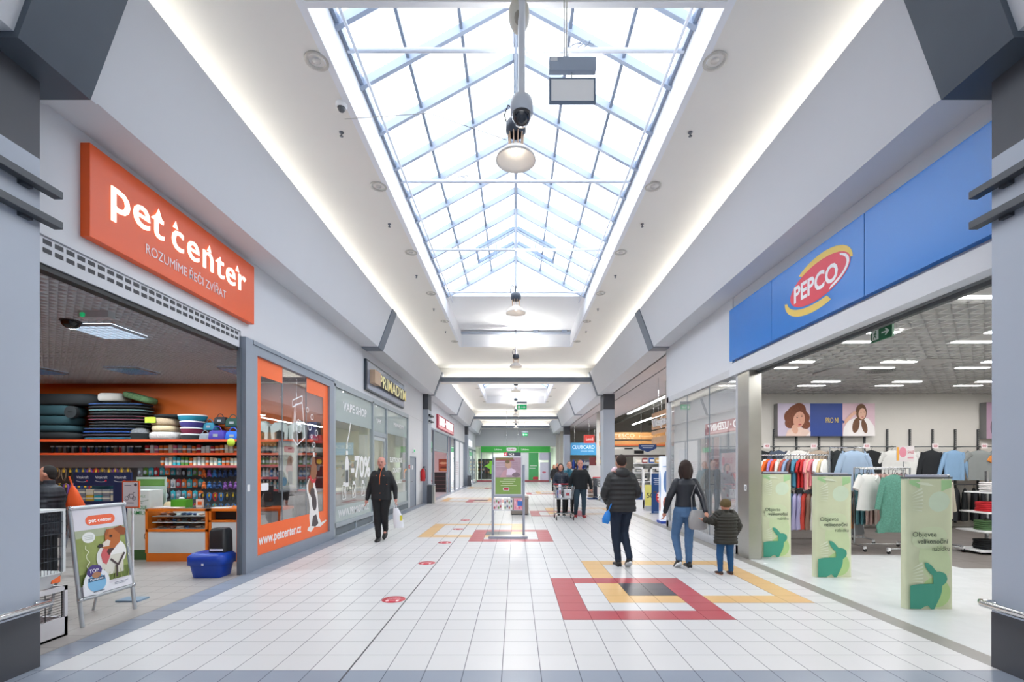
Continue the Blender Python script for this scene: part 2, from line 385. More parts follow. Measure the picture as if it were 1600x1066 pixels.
# ---- sloping bulkheads, grey bands, cross beams
for s, side in ((-1, 'left'), (1, 'right')):
    P = [(4.2, 4.70), (3.58, 4.70), (3.22, 5.68), (3.27, 5.68), (3.42, 5.30), (3.86, 5.30), (3.86, 6.08), (4.2, 6.08)]
    struct('wall_'+side, MB().prismY([(s*x, z) for x, z in P], -6, 46.8), WALL)
    for ya, yb in ((3.33, 3.90), (12.15, 12.56), (20.35, 20.62), (28.3, 28.6), (36.6, 36.9), (44.9, 45.1)):
        Q = [(4.02, 4.70), (4.02, 4.68), (3.565, 4.68), (3.195, 5.68), (3.23, 5.69), (3.59, 4.71)]
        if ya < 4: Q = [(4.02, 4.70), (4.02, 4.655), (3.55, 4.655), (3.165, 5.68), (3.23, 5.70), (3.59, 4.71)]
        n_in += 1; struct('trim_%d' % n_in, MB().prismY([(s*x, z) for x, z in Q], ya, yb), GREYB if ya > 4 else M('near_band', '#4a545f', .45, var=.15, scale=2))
    n_in += 1; struct('trim_%d' % n_in, MB().prismY([(s*x, z) for x, z in [(4.02, 4.70), (4.02, 4.67), (3.56, 4.67), (3.18, 5.68), (3.23, 5.70), (3.59, 4.71)]], 3.9, 3.97), WALL)
for i, y in enumerate((20.4, 36.6, 45.3)):
    n_in += 1; struct('trim_%d' % n_in, MB().box(-3.30, 3.30, y, y+.14, 5.28, 5.475), GREYB)
    b = MB().box(-3.30, 3.30, y+.14, y+.6, 5.28, 5.31).box(-3.86, 3.86, y+.6, y+.66, 5.28, 6.04)
    for x in (-2, -1, 0, 1, 2): b.box(x-.05, x+.05, y+.03, y+.12, 5.47, 5.50)
    struct('ceiling', b, CEIL)

# ---- walls over the shop fronts
struct('wall_left', MB().box(-4.2, -4.02, 3.5, 6.83, 3.57, 4.72).box(-4.2, -4.02, 6.83, 20.2, 3.50, 4.72).box(-4.2, -4.02, 20.2, 36.7, 3.42, 4.72).box(-4.2, -4.02, 36.7, 46.8, 3.1, 4.72), WALL)
struct('wall_right', MB().box(4.02, 4.2, 3.5, 8.62, 3.42, 4.72).box(4.0, 4.2, 8.62, 12.42, 3.40, 4.72).box(3.94, 4.10, 3.5, 8.62, 3.24, 3.46), WALL)
struct('ceiling', MB().box(4.15, 4.70, 12.42, 46.8, 4.70, 4.80).box(4.78, 6.6, 12.42, 46.8, 4.72, 4.80), M('soffit_paint', '#cfc8c8', .7))
n_in += 1; struct('trim_%d' % n_in, MB().box(4.68, 4.80, 12.42, 46.8, 4.74, 4.9), BLK)
# white wall with the service door, between the vape shop and the next pillar
struct('wall_left', MB().box(-4.15, -4.03, 17.4, 17.78, 0, 3.5).box(-4.15, -4.03, 18.85, 20.2, 0, 3.5).box(-4.15, -4.03, 17.78, 18.85, 1.95, 3.5), WALL)
d = struct('door_1', MB().box(-4.10, -4.05, 17.80, 18.83, .0, 1.93), M('door_grey', '#8f98a6', .4))
MB().box(-4.05, -4.02, 17.78, 17.84, 0, 1.95).box(-4.05, -4.02, 18.79, 18.85, 0, 1.95).box(-4.05, -4.02, 17.78, 18.85, 1.91, 1.97).build('door_frame', ALUD, d)
MB().tube([(-4.05, 17.92, 1.0), (-3.99, 17.92, 1.0), (-3.99, 18.05, 1.0)], .012).build('door_handle', CHROME, d)
MB().box(-4.05, -4.045, 18.2, 18.42, 1.45, 1.62).build('notice', M('paper', '#eef0f2', .6), d)
# end wall of the mall
struct('wall_end', MB().box(-4.1, 4.1, 46.8, 46.9, 3.52, 6.0), WALL)
struct('wall_right', MB().box(4.25, 4.4, 38.2, 46.8, 0, 4.7).box(3.99, 4.4, 46.0, 46.8, 0, 4.7), M('beige_wall', '#c9c7c0', .7))
# enclosure behind the photographer
struct('wall_back', MB().box(-4.6, 4.6, -6.1, -6.0, 0, 6.1), WALL)

# ---- pillars, their fins, the bumper rails
def pillar(s, y0, y1, wd=.48, near=False):
    xa, xb = (3.79, 3.79+wd); x0, x1 = (xa, xb) if s > 0 else (-xb, -xa)
    p = struct('wall_pillar', MB().box(x0, x1, y0, y1, .44, 4.04), PILL)
    struct('dark_head', MB().box(x0, x1, y0, y1, 4.04, 4.70), PILD, p); 
    if near: struct('dark_base', MB().box(x0-.002, x1+.002, y0, y1+.002, 0, .44), PILD, p)
    else: struct('base', MB().box(x0, x1, y0, y1, 0, .44), PILL, p)
    return p
for s in (-1, 1):
    pillar(s, -6, 3.72, .8, True); pillar(s, 20.2, 20.95); pillar(s, 36.7, 37.4)
def fin(s, y0, y1, z, label):
    o = MB().box(*sorted((s*3.69, s*3.765)), y0, y1, z-.03, z+.03)
    t = thing('wall_fin', label, 'trim bar', (0, 0, 0), 0, 'dark horizontal bars on the pillars')
    o.build('bar', FIN, t, bevel=.004); b = MB()
    for y in (y1-.22, y1-.7): b.box(*sorted((s*3.75, s*3.80)), y-.04, y+.04, z-.05, z-.01)
    b.build('bracket', FIN, t)
for s, nm in ((-1, 'pet shop'), (1, 'blue clothes shop')):
    fin(s, .6, 3.81, 3.80, f'upper dark bar wrapping the pillar beside the {nm} front'); fin(s, .6, 3.81, 3.555, f'lower dark bar wrapping the pillar beside the {nm} front')
for z, n in ((3.80, 'upper'), (3.555, 'lower')): fin(-1, 20.15, 21.05, z, f'{n} short dark bar on the pillar before the red butcher sign')
for s, nm in ((-1, 'pet shop'), (1, 'clothes shop')):
    t = thing('bumper_rail', f'round steel bumper rail on the grey pillar beside the {nm}', 'rail')
    MB().tube([(s*3.79, 3.70, .51), (s*3.72, 3.74, .51), (s*3.69, 3.70, .51), (s*3.69, -1, .51)], .026, k=12).build('tube', CHROME, t)
    MB().tube([(s*3.79, 3.3, .51), (s*3.69, 3.3, .51)], .014).build('bracket', CHROME, t)

# ---- egg-crate shop ceilings
def grid(name, x0, x1, y0, y1, z, p, h, m, th=.012, tp=None):
    b = MB(); n = int((x1-x0)/p)
    for i in range(n+1):
        x = x0+i*p
        if tp: b.hexa([(x-th/2, y0, z), (x+th/2, y0, z), (x+th/2, y1, z), (x-th/2, y1, z), (x-tp, y0, z+h), (x+tp, y0, z+h), (x+tp, y1, z+h), (x-tp, y1, z+h)])
        else: b.box(x-th/2, x+th/2, y0, y1, z, z+h)
    for i in range(int((y1-y0)/p)+1):
        y = y0+i*p
        if tp: b.hexa([(x0, y-th/2, z), (x1, y-th/2, z), (x1, y+th/2, z), (x0, y+th/2, z), (x0, y-tp, z+h), (x1, y-tp, z+h), (x1, y+tp, z+h), (x0, y+tp, z+h)])
        else: b.box(x0, x1, y-th/2, y+th/2, z, z+h)
    return struct(name, b, m)
grid('ceiling', -11.9, -4.22, 3.0, 10.4, 3.43, .1, .07, M('pet_grid', '#c4c7ca', .4, metal=.1), .012, .028)
struct('ceiling', MB().box(-12, -4.2, 2.9, 10.5, 3.56, 3.6), M('plenum', '#55585c', .9))
grid('ceiling', 4.22, 14.8, 3.0, 12.3, 3.49, .2, .07, M('shop_grid', '#c2c1be', .5), .03, .045)
struct('ceiling', MB().box(4.2, 15, 2.9, 12.4, 3.66, 3.7), M('plenum2', '#5a5a5a', .9))
b = MB()
for i in range(18): b.box(4.22+i*.6-.014, 4.22+i*.6+.014, 3, 12.3, 3.483, 3.49)
for i in range(16): b.box(4.22, 14.8, 3.02+i*.6-.014, 3.02+i*.6+.014, 3.483, 3.49)
n_in += 1; struct('trim_%d' % n_in, b, M('t_bar', '#c4c4c2', .4))
# ---- shop walls
OWALL = M('orange_wall', '#c05a16', .6, var=.03)
struct('wall_pet', MB().box(-12, -4.2, 10.42, 10.5, 0, 3.5), OWALL)
struct('wall_pet', MB().box(-12, -11.9, 2.9, 10.5, 0, 3.5).box(-12, -4.6, 2.8, 2.9, 0, 3.5), OWALL)
SWALL = M('shop_wall', '#dbd8d2', .8, var=.02)
struct('wall_shop', MB().box(4.2, 15, 12.32, 12.40, 0, 3.7).box(14.9, 15, 2.9, 12.4, 0, 3.7).box(4.6, 15, 2.8, 2.9, 0, 3.7), SWALL)
struct('wall_vape', MB().box(-8, -4.2, 10.5, 10.56, 0, 3.6).box(-8.1, -8, 10.5, 17.5, 0, 3.6).box(-8, -4.2, 17.4, 17.46, 0, 3.6), M('vape_wall', '#b3ad90', .7))
struct('ceiling', MB().box(-8.1, -4.2, 10.5, 17.5, 3.45, 3.5), M('vape_ceiling', '#c9ccc8', .7))
struct('wall_butcher', MB().box(-8, -4.2, 30, 30.06, 0, 3.5).box(-8.1, -8, 20.9, 46.8, 0, 3.5).box(-8, -4.15, 20.9, 20.96, 0, 3.5), M('pink_wall', '#d9bcc0', .6))
struct('ceiling', MB().box(-8.1, -4.2, 20.9, 46.8, 3.45, 3.5), CEIL)
struct('wall_end_shop', MB().box(-4, 4, 50, 50.1, 0, 3.6).box(-4.1, -4, 46.8, 50, 0, 3.6).box(4, 4.1, 46.8, 50, 0, 3.6), M('pharmacy_wall', '#d5dfd2', .7))
struct('ceiling', MB().box(-4.1, 4.1, 46.9, 50, 3.5, 3.55), CEIL)
# supermarket hall
MKW = M('market_wall', '#bdb9ae', .8)
struct('wall_market', MB().box(4, 30, 42, 42.1, 0, 7).box(26, 26.1, 12.4, 42, 0, 7).box(15, 26, 12.32, 12.4, 0, 7).box(4.2, 15, 12.42, 12.45, 3.6, 7), MKW)
struct('ceiling', MB().box(4.7, 26, 12.4, 42, 6.4, 6.5), M('market_roof', '#77766f', .8))
b = MB()
for y in (15, 18, 21, 24, 27, 30, 33, 36, 39): b.box(6.6, 26, y-.1, y+.1, 6.0, 6.3)
for x in (8.5, 12, 16): b.box(x-.08, x+.08, 12.5, 42, 5.2, 5.4)
b.box(6.5, 6.62, 12.45, 42, 4.72, 6.4)
struct('ceiling', b, M('truss', '#96958e', .6))
MK = M('market_lamp', '#ffffff', .5, emit=5)
for i, (x, y0, y1) in enumerate(((7.2, 13.5, 30), (9.5, 20, 38))):
    o = MB().box(x-.06, x+.06, y0, y1, 4.9, 4.98).build('strip_light', MK); tag(o, f'long white strip light hung under the supermarket roof, {"the one closer to the mall" if i == 0 else "the one deeper in the store"}', 'strip light', 'market strip lights')
for i, (x, y) in enumerate(((5.62, 17.2), (4.75, 27))):
    o = MB().box(x-.09, x+.09, y-.09, y+.09, 0, 6.4).build('wall_post', M('post_paint', '#c8c8c4', .5)); o['kind'] = 'structure'
# ================================================================ rooflight furniture, lamps, signs overhead
ROD = M('white_rod', '#d3dae5', .4, var=.02)
HOUS = M('lamp_housing', '#3c4552', .4)
for i, y in enumerate((5.51, 8.05, 10.6, 13.2, 23.6, 26.4, 29.3)):
    o = MB().tube([(-1.985, y, 6.5), (1.985, y, 6.5)], .028).build('tie_rod', ROD)
    tag(o, f'thin white tie rod, {ORD[i]} one beyond the domed camera across the rooflights', 'tie rod', 'tie rods across the rooflight')
for s, nm in ((-1, 'pet shop'), (1, 'clothes shop')):
    o = MB().tube([(s*1.87, 4.5, 6.46), (s*1.87, 13.9, 6.46)], .02).build('conduit', ROD)
    tag(o, f'thin white conduit running lengthwise in the rooflight on the {nm} side', 'conduit')
# loose cable on the rods
for x, y in ((.75, 5.51), (-.95, 8.05)):
    p = [(x+.22*math.cos(a*1.9)*(.4+.06*a), y+.02*math.sin(a*3), 6.55+.05*math.sin(a*2.3)) for a in [k*.5 for k in range(14)]]
    o = MB().tube(p, .006, k=5).build('loose_cable', M('cable_grey', '#8d98a8', .5)); tag(o, f'small coil of loose cable lying on the {"first" if y < 6 else "second"} rooflight tie rod', 'cable')
# pendant lamps on the centre line
BELL = M('lamp_reflector', '#f4f0ea', .3, emit=.0, ec='#fff4e6')
GLOW = M('lamp_bulb', '#fff6e8', .3, emit=6, ec='#fff0dc')
def pendant(first=True):
    t = thing('pendant_lamp', 'x', 'pendant lamp', (0, 0, 0), 0, 'bell shaped pendant lamps down the mall')
    b = MB().lathe([(0.001, .44), (.10, .44), (.115, .41), (.115, .33), (.08, .29)], m=0); b.tube([(0, 0, .44), (0, 0, .62)], .02); b.build('housing', HOUS, t)
    b = MB()
    for k in range(10):
        a = 2*PI*k/10; b.tube([(.085*math.cos(a), .085*math.sin(a), .31), (.075*math.cos(a), .075*math.sin(a), .15)], .008, k=5)
    b.build('cage', M('lamp_cage', '#c9ac92', .4), t)
    MB().lathe([(.07, .17), (.09, .14), (.16, .095), (.215, .04), (.228, .0), (.218, .0), (.205, .035), (.15, .085), (.085, .125), (.07, .15)], k=28).build('reflector', BELL, t)
    MB().ball((0, 0, .12), (.035, .035, .06)).build('bulb', GLOW, t)
    MB().tube([(.02, 0, .58), (-.09, 0, .63), (-.13, 0, .52), (-.09, 0, .38)], .008, k=5).build('lead', BLK, t)
    return t
EXTRA = {5.3: 'lit pendant lamp hanging just under the domed camera', 10.6: 'pendant lamp in front of the white gable wall of the rooflight', 16.4: 'pendant lamp hanging before the first grey cross beam'}
p0 = pendant()
for i, y in enumerate((5.3, 10.6, 16.4, 21.8, 27, 32.3, 37.6, 42.9)):
    lab = EXTRA.get(y, f'small distant pendant lamp, {ORD[max(0, i-3)]} one beyond the first cross beam')
    o = p0 if i == 0 else dup(p0, (0, 0, 0))
    o.location = (0, y, 5.06); o['label'] = lab
    top = 6.0 if y in (21.8, 37.6) or 17.2 < y < 21.9 or 32.8 < y < 38.2 else 6.5
    if y in (16.4,): top = 6.5
    if y == 5.3: top = 7.45
    if y == 10.6: top = 6.5
    MB().tube([(0, 0, .62), (0, 0, top-5.06)], .009 if y > 6 else .016, k=6).build('rod', M('lamp_rod', '#9aa3b0', .4), o)
    l = bpy.data.lights.new('pendant_light', 'SPOT'); l.energy = 150 if y < 20 else 230; l.color = (1, .96, .9); l.shadow_soft_size = .02; l.spot_size = math.radians(168); l.spot_blend = .5
    lo = bpy.data.objects.new('pendant_light', l); lo.location = (0, y, 5.05); COL.objects.link(lo)
    l2 = l.copy(); l2.energy = 50 if y < 6 else 130 if y < 20 else 200; lo = bpy.data.objects.new('ceiling_fill_spot', l2); lo.rotation_euler = (PI, 0, 0); lo.location = (.045, y, 5.515); COL.objects.link(lo)  # hidden upward spot added over each housing to brighten the ceiling
# camera on the white pole
t = thing('dome_camera', 'white dome camera on a long white pole with dark glass ball', 'camera', (.053, 4.3, 4.80))
MB().tube([(0, 0, .17), (0, 0, 1.2)], .034, k=16).build('pole', M('pole_white', '#d5dae2', .35), t)
MB().lathe([(.001, .20), (.05, .20), (.095, .17), (.105, .13), (.105, .04), (.09, .03)], k=28).build('housing', M('cam_white', '#cdd3dc', .4), t)
MB().lathe([(.088, .045), (.092, .03), (.086, .0), (.06, -.05), (.001, -.075)], k=24).build('dome', M('cam_dome', '#22262e', .05, coat=1), t)
t = thing('ceiling_speaker', 'pale oval speaker behind the white pole at the rooflight edge', 'speaker', (.03, 4.38, 5.72))
MB().ball((0, 0, .1), (.10, .10, .16), k=20, n=12).build('body', M('speaker_beige', '#c9c7bd', .5), t)
MB().ball((0, -.055, .03), (.05, .05, .07)).build('cone', M('speaker_dark', '#8d897f', .5), t)
MB().tube([(0, 0, .24), (0, 0, .30)], .02).build('stem', ROD, t)
# back of the hanging exit sign
t = thing('hanging_sign', 'blank back of a grey sign box hung on two rods from the ceiling', 'sign', (.53, 4.3, 0))
MB().box(-.225, .205, -.03, .03, 5.22, 5.345).build('sign_box', M('sign_back', '#a5b2c4', .4), t, bevel=.004)
MB().box(-.225, .205, -.012, .012, 4.93, 5.165).build('panel_frame', M('sign_frame', '#6d7d92', .4), t, bevel=.003)
MB().box(-.205, .185, -.016, -.012, 4.95, 5.145).build('panel', M('sign_panel', '#ffffff', .3), t)
MB().box(-.02, -.01, -.005, .005, 5.16, 5.23).build('link', CHROME, t)
for x in (-.085, -.062): MB().tube([(x, 0, 5.34), (x, 0, 6.0)], .008).build('rod', CHROME, t)
MB().box(-.215, -.15, -.034, -.03, 5.30, 5.335).build('sticker', WHT, t)
# green exit signs further down the mall
def pictogram(t, x0, z0, w_, h, y, flip=1):
    a = Art((x0, y, z0), X3, Z3); a.rect(0, 0, w_, h, GREENX); a.rect(w_*.08, h*.2, w_*.3, h*.8, '#f2fff6'); a.line([(w_*.4, h*.5), (w_*.85, h*.5)], h*.12, '#f2fff6'); a.poly([(w_*.7, h*.25), (w_*.92, h*.5), (w_*.7, h*.75)], '#f2fff6')
    return a.build('sign_face', t)
GREENX = M('exit_green', '#1fa566', .4, emit=.5, ec='#1fa566')
for i, (px, y, z) in enumerate(((815, 21.5, 4.22), (839, 37.9, 4.05))):
    x = (815-806)*22.5/730 if i == 0 else .75
    t = thing('exit_sign', ['green lit exit sign hung on a rod below the first cross beam', 'small green lit exit sign hung before the end wall of the mall'][i], 'exit sign', (x+.0, y, 0))
    MB().box(-.24, .24, -.03, .03, z+.24, z+.34).build('sign_box', M('exit_box', '#8e9aa8', .4), t)
    MB().box(-.22, .22, -.012, .012, z-.04, z+.20).build('panel', M('exit_plate', '#2aa870', .4), t); pictogram(t, -.21, z-.03, .42, .22, -.0125)
    MB().tube([(-.05, 0, z+.3), (-.05, 0, 6.0)], .008).build('rod', CHROME, t)
# ceiling downlights, sensors, small dome
p = thing('downlight', 'round recessed downlight in the ceiling strip beside the rooflight', 'downlight', (0, 0, 0), 0, 'recessed ceiling downlights')
MB().lathe([(.125, 0), (.125, -.012), (.095, -.012), (.09, 0), (.07, .04), (.001, .045)], k=24).build('trim', M('downlight_trim', '#c3c1bb', .35, metal=.3), p)
MB().lathe([(.001, -.004), (.045, -.004), (.045, .03)], k=16).build('bulb', M('downlight_bulb', '#dcdad5', .2), p)
dl = [(s*2.16, y) for s in (-1, 1) for y in (5.07, 7.35, 9.62, 11.9, 14.2, 16.5, 23.5, 26.5, 29.5, 32)]
for i, (x, y) in enumerate(dl):
    o = p if i == 0 else dup(p, (0, 0, 0)); o.location = (x, y, 5.995); o['label'] = f'round recessed downlight, {ORD[i % 10]} of the line on the {"pet" if x < 0 else "clothes"} shop side'
sp_ = None
for s in (-1, 1):
    for y in (6.16, 8.5, 10.8, 13.1, 15.3):
        if sp_ is None:
            sp_ = thing('sprinkler', 'tiny dark sprinkler head in the ceiling between the downlights', 'sprinkler', (0, 0, 0), 0, 'ceiling sprinkler heads')
            MB().lathe([(.03, 0), (.03, -.01), (.01, -.015), (.01, -.05), (.025, -.055), (.001, -.06)], k=10).build('body', M('sprinkler', '#6a6f78', .4), sp_)
            o = sp_
        else: o = dup(sp_, (0, 0, 0))
        o.location = (s*2.30, y, 6.0); o['label'] = f'tiny dark sprinkler head, {ORD[int((y-6)/2.3)]} of the line on the {"pet" if s < 0 else "clothes"} shop side'
t = thing('ceiling_camera', 'small white ball camera on the ceiling close to the first downlight', 'camera', (-2.12, 5.68, 6.0))
MB().lathe([(.07, 0), (.07, -.03), (.05, -.05)], k=16).build('base', WHT, t); MB().ball((0, 0, -.055), .045).build('eye', M('camera_eye', '#55585c', .2), t)
# ledge lamps by the gable wall
for x in (.72, 1.75):
    t = thing('ledge_spotlight', f'grey spotlight on the gable wall ledge, {"nearer the pendant lamp" if x < 1 else "nearer the clothes shop side"}', 'spotlight', (x, 16.9, 6.42))
    MB().box(-.09, .09, -.05, .05, 0, .12).build('body', M('spot_grey', '#a8b6cc', .4), t); MB().tube([(0, 0, .1), (.03, 0, .32)], .014).build('stem', HOUS, t)
n_in += 1; struct('trim_%d' % n_in, MB().box(-1.98, 1.98, 16.85, 17.0, 6.38, 6.43), M('ledge', '#aeb9cc', .5))
# thin tension wires
o = MB().tube([(-2.16, 5.9, 5.98), (-.95, 5.1, 5.45), (-.1, 4.9, 5.02)], .004, k=5).build('tension_wire', M('wire', '#a7a6a2', .5)); tag(o, 'thin slanting wire from the ceiling to the lamp by the domed camera', 'wire')

# ================================================================ orange pet shop front
t = thing('pet_shop_sign', 'large orange box sign with glowing white letters over the pet shop', 'shop sign')
MB().box(-4.02, -3.93, 4.31, 7.02, 3.72, 4.585).build('sign_box', M('pet_sign', '#e4560f', .35, var=.02), t, bevel=.004)
LW = M('glow_letters', '#fff9ee', .4, emit=1.0, ec='#fff3dc')
text('letters', 'pet', (-3.928, 4.53, 4.10), Y3, Z3, .68, .34, LW, .012, t, bold=.006, space=1.05)
text('letters', 'center', (-3.928, 5.33, 4.10), Y3, Z3, 1.45, .34, LW, .012, t, bold=.004, space=1.12)
text('letters', 'ROZUMÍME ŘEČI ZVÍŘAT', (-3.929, 4.96, 3.86), Y3, Z3, 1.37, .105, M('sign_white', '#f1dfe2', .5), .004, t)
# little animal ears and tails on the letters
b = Art((-3.916, 0, 0), Y3, Z3)
for y in (5.33, 5.92, 6.52): b.poly([(y, 4.33), (y+.05, 4.42), (y+.09, 4.33)], LW)
b.poly([(5.08, 4.34), (5.18, 4.30), (5.12, 4.42)], LW)
b.build('animal_shapes', t)
# roller shutter case
t = thing('shutter_case', 'long white slotted roller shutter case over the pet shop opening', 'shutter case')
MB().box(-4.20, -4.04, 3.74, 6.83, 3.335, 3.565).build('case', M('shutter_white', '#c9ccd2', .5), t)
b = MB(); y = 3.78
while y < 6.74:
    for z in (3.43, 3.505): b.box(-4.042, -4.037, y, y+.075, z, z+.04)
    y += .105
b.build('slot_grille', M('slot_dark', '#3b3d42', .6), t)
MB().box(-4.16, -4.06, 3.5, 6.83, 3.285, 3.335).build('bottom_bar', BLK, t)
t = thing('front_post', 'grey metal post at the edge of the pet shop opening', 'post')
MB().box(-4.08, -4.03, 6.83, 6.87, 0, 3.33).build('shutter_guide', M('guide_dark', '#5a626c', .5), t)
MB().box(-4.10, -3.97, 6.87, 7.06, 0, 3.5).build('post', ALUD, t)
MB().box(-3.97, -3.955, 6.9, 6.95, 1.22, 1.32).build('switch', WHT, t)
# orange framed shop window
t = thing('shop_window', 'tall pet shop window with an orange border and grey metal frame', 'shop window')
MB().box(-4.10, -3.98, 7.06, 7.2, 0, 3.5).box(-4.10, -3.98, 10.0, 10.24, 0, 3.5).box(-4.10, -3.98, 7.2, 10.0, 3.30, 3.5).box(-4.10, -3.98, 7.2, 10.0, 0, .20).box(-4.05, -3.96, 7.06, 10.24, 3.44, 3.5).build('frame', ALUD, t)
MB().box(-4.036, -4.028, 7.2, 10.0, .2, 3.3).build('glass', glass('window_glass', refl=.2), t)
for y in (8.06, 8.98): MB().box(-4.04, -4.024, y-.006, y+.006, .66, 3.3).build('glass_joint', M('joint_grey', '#7c858d', .4), t)
OF = M('orange_film', '#f26a2c', .35, var=.02)
a = Art((-4.026, 0, 0), Y3, Z3)
a.rect(7.2, .20, 10.0, .66, OF); a.rect(7.2, .66, 7.37, 3.3, OF); a.rect(9.76, .66, 10.0, 3.3, OF, False)
a.rect(7.37, 3.02, 8.06, 3.3, OF, False); a.rect(8.98, 3.02, 9.76, 3.3, OF, False)
a.build('orange_border', t)
text('web_address', 'www.petcenter.cz', (-4.022, 7.30, .36), Y3, Z3, 1.45, .16, WHT, .001, t, bold=.02)
# the standing dog on the glass
a = Art((-4.024, 0, 0), Y3, Z3); Wh, Br, Bk = '#eceae8', '#8a5a3c', '#4a4044'
a.poly([(9.02, .36), (9.18, .30), (9.34, .40), (9.62, .36), (9.92, .46), (9.90, .50), (9.66, .46), (9.55, .62), (9.50, .95), (9.48, 1.2), (9.40, 1.36), (9.30, 1.62), (9.12, 1.62), (8.98, 1.46), (9.0, 1.3), (9.08, 1.1), (9.12, .9), (9.10, .66), (9.14, .46), (9.04, .42)], Wh)
a.poly([(9.2, .44), (9.38, .40), (9.52, .46), (9.42, .70), (9.27, .68)], Bk)
a.ell(9.32, 1.02, .11, .22, Bk, rot=.15); a.ell(9.16, 1.42, .11, .2, Br, rot=-.1); a.ell(9.24, 1.26, .1, .13, Bk)
a.poly([(9.14, 1.60), (9.16, 1.84), (9.22, 2.02), (9.26, 2.20), (9.32, 2.20), (9.36, 2.0), (9.46, 1.88), (9.44, 1.74), (9.36, 1.58)], Br)
a.poly([(9.42, 1.90), (9.60, 1.96), (9.56, 1.80), (9.44, 1.80)], Bk); a.poly([(9.15, 1.88), (9.05, 1.92), (9.12, 1.80)], Bk)
a.poly([(9.26, 2.16), (9.28, 2.26), (9.33, 2.26), (9.33, 2.14)], Wh); a.poly([(9.08, 1.66), (9.2, 1.5), (9.36, 1.5), (9.40, 1.60), (9.22, 1.58), (9.14, 1.70)], '#c8323c')
o = a.build('dog_sticker', t); o.scale = (1, 1, .80); o.location = (0, 0, .06)
a = Art((-4.024, 0, 0), Y3, Z3)
a.line([(8.52, 2.72), (8.42, 2.10), (8.60, 1.98), (8.92, 2.14), (8.80, 2.78), (8.52, 2.72)], .018, WHT); a.line([(8.42, 2.66), (8.80, 2.80), (8.80, 2.92), (8.42, 2.78), (8.42, 2.66)], .018, WHT); a.line([(8.50, 2.64), (8.62, 2.02)], .018, WHT)
for x, z, r in ((9.02, 2.68, .05), (9.22, 2.56, .055), (9.12, 2.36, .07), (9.42, 2.26, .06), (9.2, 2.18, .035), (9.3, 2.02, .05)):
    pts = [(x+r*math.cos(k*PI/4), z+r*math.sin(k*PI/4)) for k in range(9)]; a.line(pts, .014, WHT)
for dx, dz, r in ((0, 0, .085), (-.09, .09, .03), (-.03, .13, .03), (.04, .12, .03), (.1, .07, .03)): a.line([(8.66+dx+r*math.cos(k*PI/4), 2.3+dz+r*math.sin(k*PI/4)) for k in range(9)], .016, WHT)
a.build('bag_sticker', t)
a = Art((-4.024, 0, 0), Y3, Z3); a.rrect(7.38, 1.20, 7.60, 1.32, .02, WHT); a.build('notice_sticker', t)

# ================================================================ vape shop front
t = thing('vape_shop_facade', 'grey framed glass front of the vape shop with frosted bands', 'shop front')
fr = MB()
for y in (10.24, 13.05, 14.42, 17.28): fr.box(-4.09, -3.99, y, y+.11, 0, 3.42)
fr.box(-4.09, -3.99, 10.24, 17.4, 3.36, 3.5).box(-4.09, -3.99, 10.3, 13.05, .22, .32).box(-4.09, -3.99, 14.5, 17.3, .22, .32).box(-4.08, -4.0, 13.1, 14.42, 2.45, 2.58).box(-4.09, -3.99, 10.3, 17.3, 0, .04)
for y in (11.7, 15.9): fr.box(-4.09, -4.0, y-.03, y+.03, 0, .24)
fr.build('frame', M('vape_frame', '#9ea8b0', .4, metal=.2), t)
VG = glass('vape_glass', tint=(.86, .90, .88), refl=.20, haze=.12, hazec='#cfd8d6'); FRO = glass('frosted_band', tint=(.8, .85, .85), refl=.12, haze=.6, hazec='#c3cfcf')  # haze in the clear panes paints in pale reflections; the bands are frosted
MB().box(-4.045, -4.035, 10.35, 13.05, .32, 3.36).build('glass', VG, t)
MB().box(-4.045, -4.035, 14.53, 17.28, .32, 3.36).build('glass', VG, t)
MB().box(-4.045, -4.035, 13.16, 14.42, 2.58, 3.36).build('glass', FRO, t)
for y0, y1 in ((10.35, 13.05), (14.53, 17.28)):
    MB().box(-4.034, -4.031, y0, y1, 2.62, 3.36).build('frosted_band', FRO, t); MB().box(-4.034, -4.031, y0, y1, .32, .68).build('frosted_band', FRO, t)
for y0, y1 in ((10.38, 11.67), (11.73, 13.02), (14.56, 15.87), (15.93, 17.26)): MB().box(-4.05, -4.02, y0, y1, .05, .21).build('vent_panel', M('vent_grey', '#6c757c', .6), t)
dd = MB().box(-4.06, -4.02, 13.18, 13.28, .04, 2.44).box(-4.06, -4.02, 14.3, 14.4, .04, 2.44).box(-4.06, -4.02, 13.28, 14.3, 2.34, 2.44).box(-4.06, -4.02, 13.28, 14.3, .04, .2).build('door', M('vape_door', '#b4bdc2', .4), t)
MB().box(-4.045, -4.035, 13.28, 14.3, .2, 2.34).build('door_glass', VG, dd); MB().tube([(-3.98, 13.4, .9), (-3.98, 13.4, 1.3)], .015).build('door_handle', CHROME, dd)
for body, y, z, W, H in (('VAPE SHOP', 10.9, 2.9, 1.7, .2), ('-70%', 11.42, 1.32, 1.5, .52), ('WWW.PRIMADYM.CZ', 10.6, .42, 2.2, .17), ('PRIMADYM', 15.4, 2.9, 1.4, .13), ('ELEKTRONICKÉ', 14.95, 1.72, 1.6, .15), ('CIGARETY', 15.3, 1.38, 1.1, .15), ('LIQUIDY', 15.6, 1.0, 1.0, .12), ('VAPE', 13.5, 2.85, .5, .12)):
    text('window_lettering', body, (-4.028, y, z), Y3, Z3, W, H, WHT, .001, t, bold=.02 if H < .4 else .03)
a = Art((-4.029, 0, 0), Y3, Z3); W_ = WHT
a.rect(11.02, 1.1, 11.26, 1.70, W_); a.poly([(11.02, 1.7), (11.26, 1.7), (11.19, 1.84), (11.09, 1.84)], W_); a.rect(11.08, 1.86, 11.20, 1.96, W_)
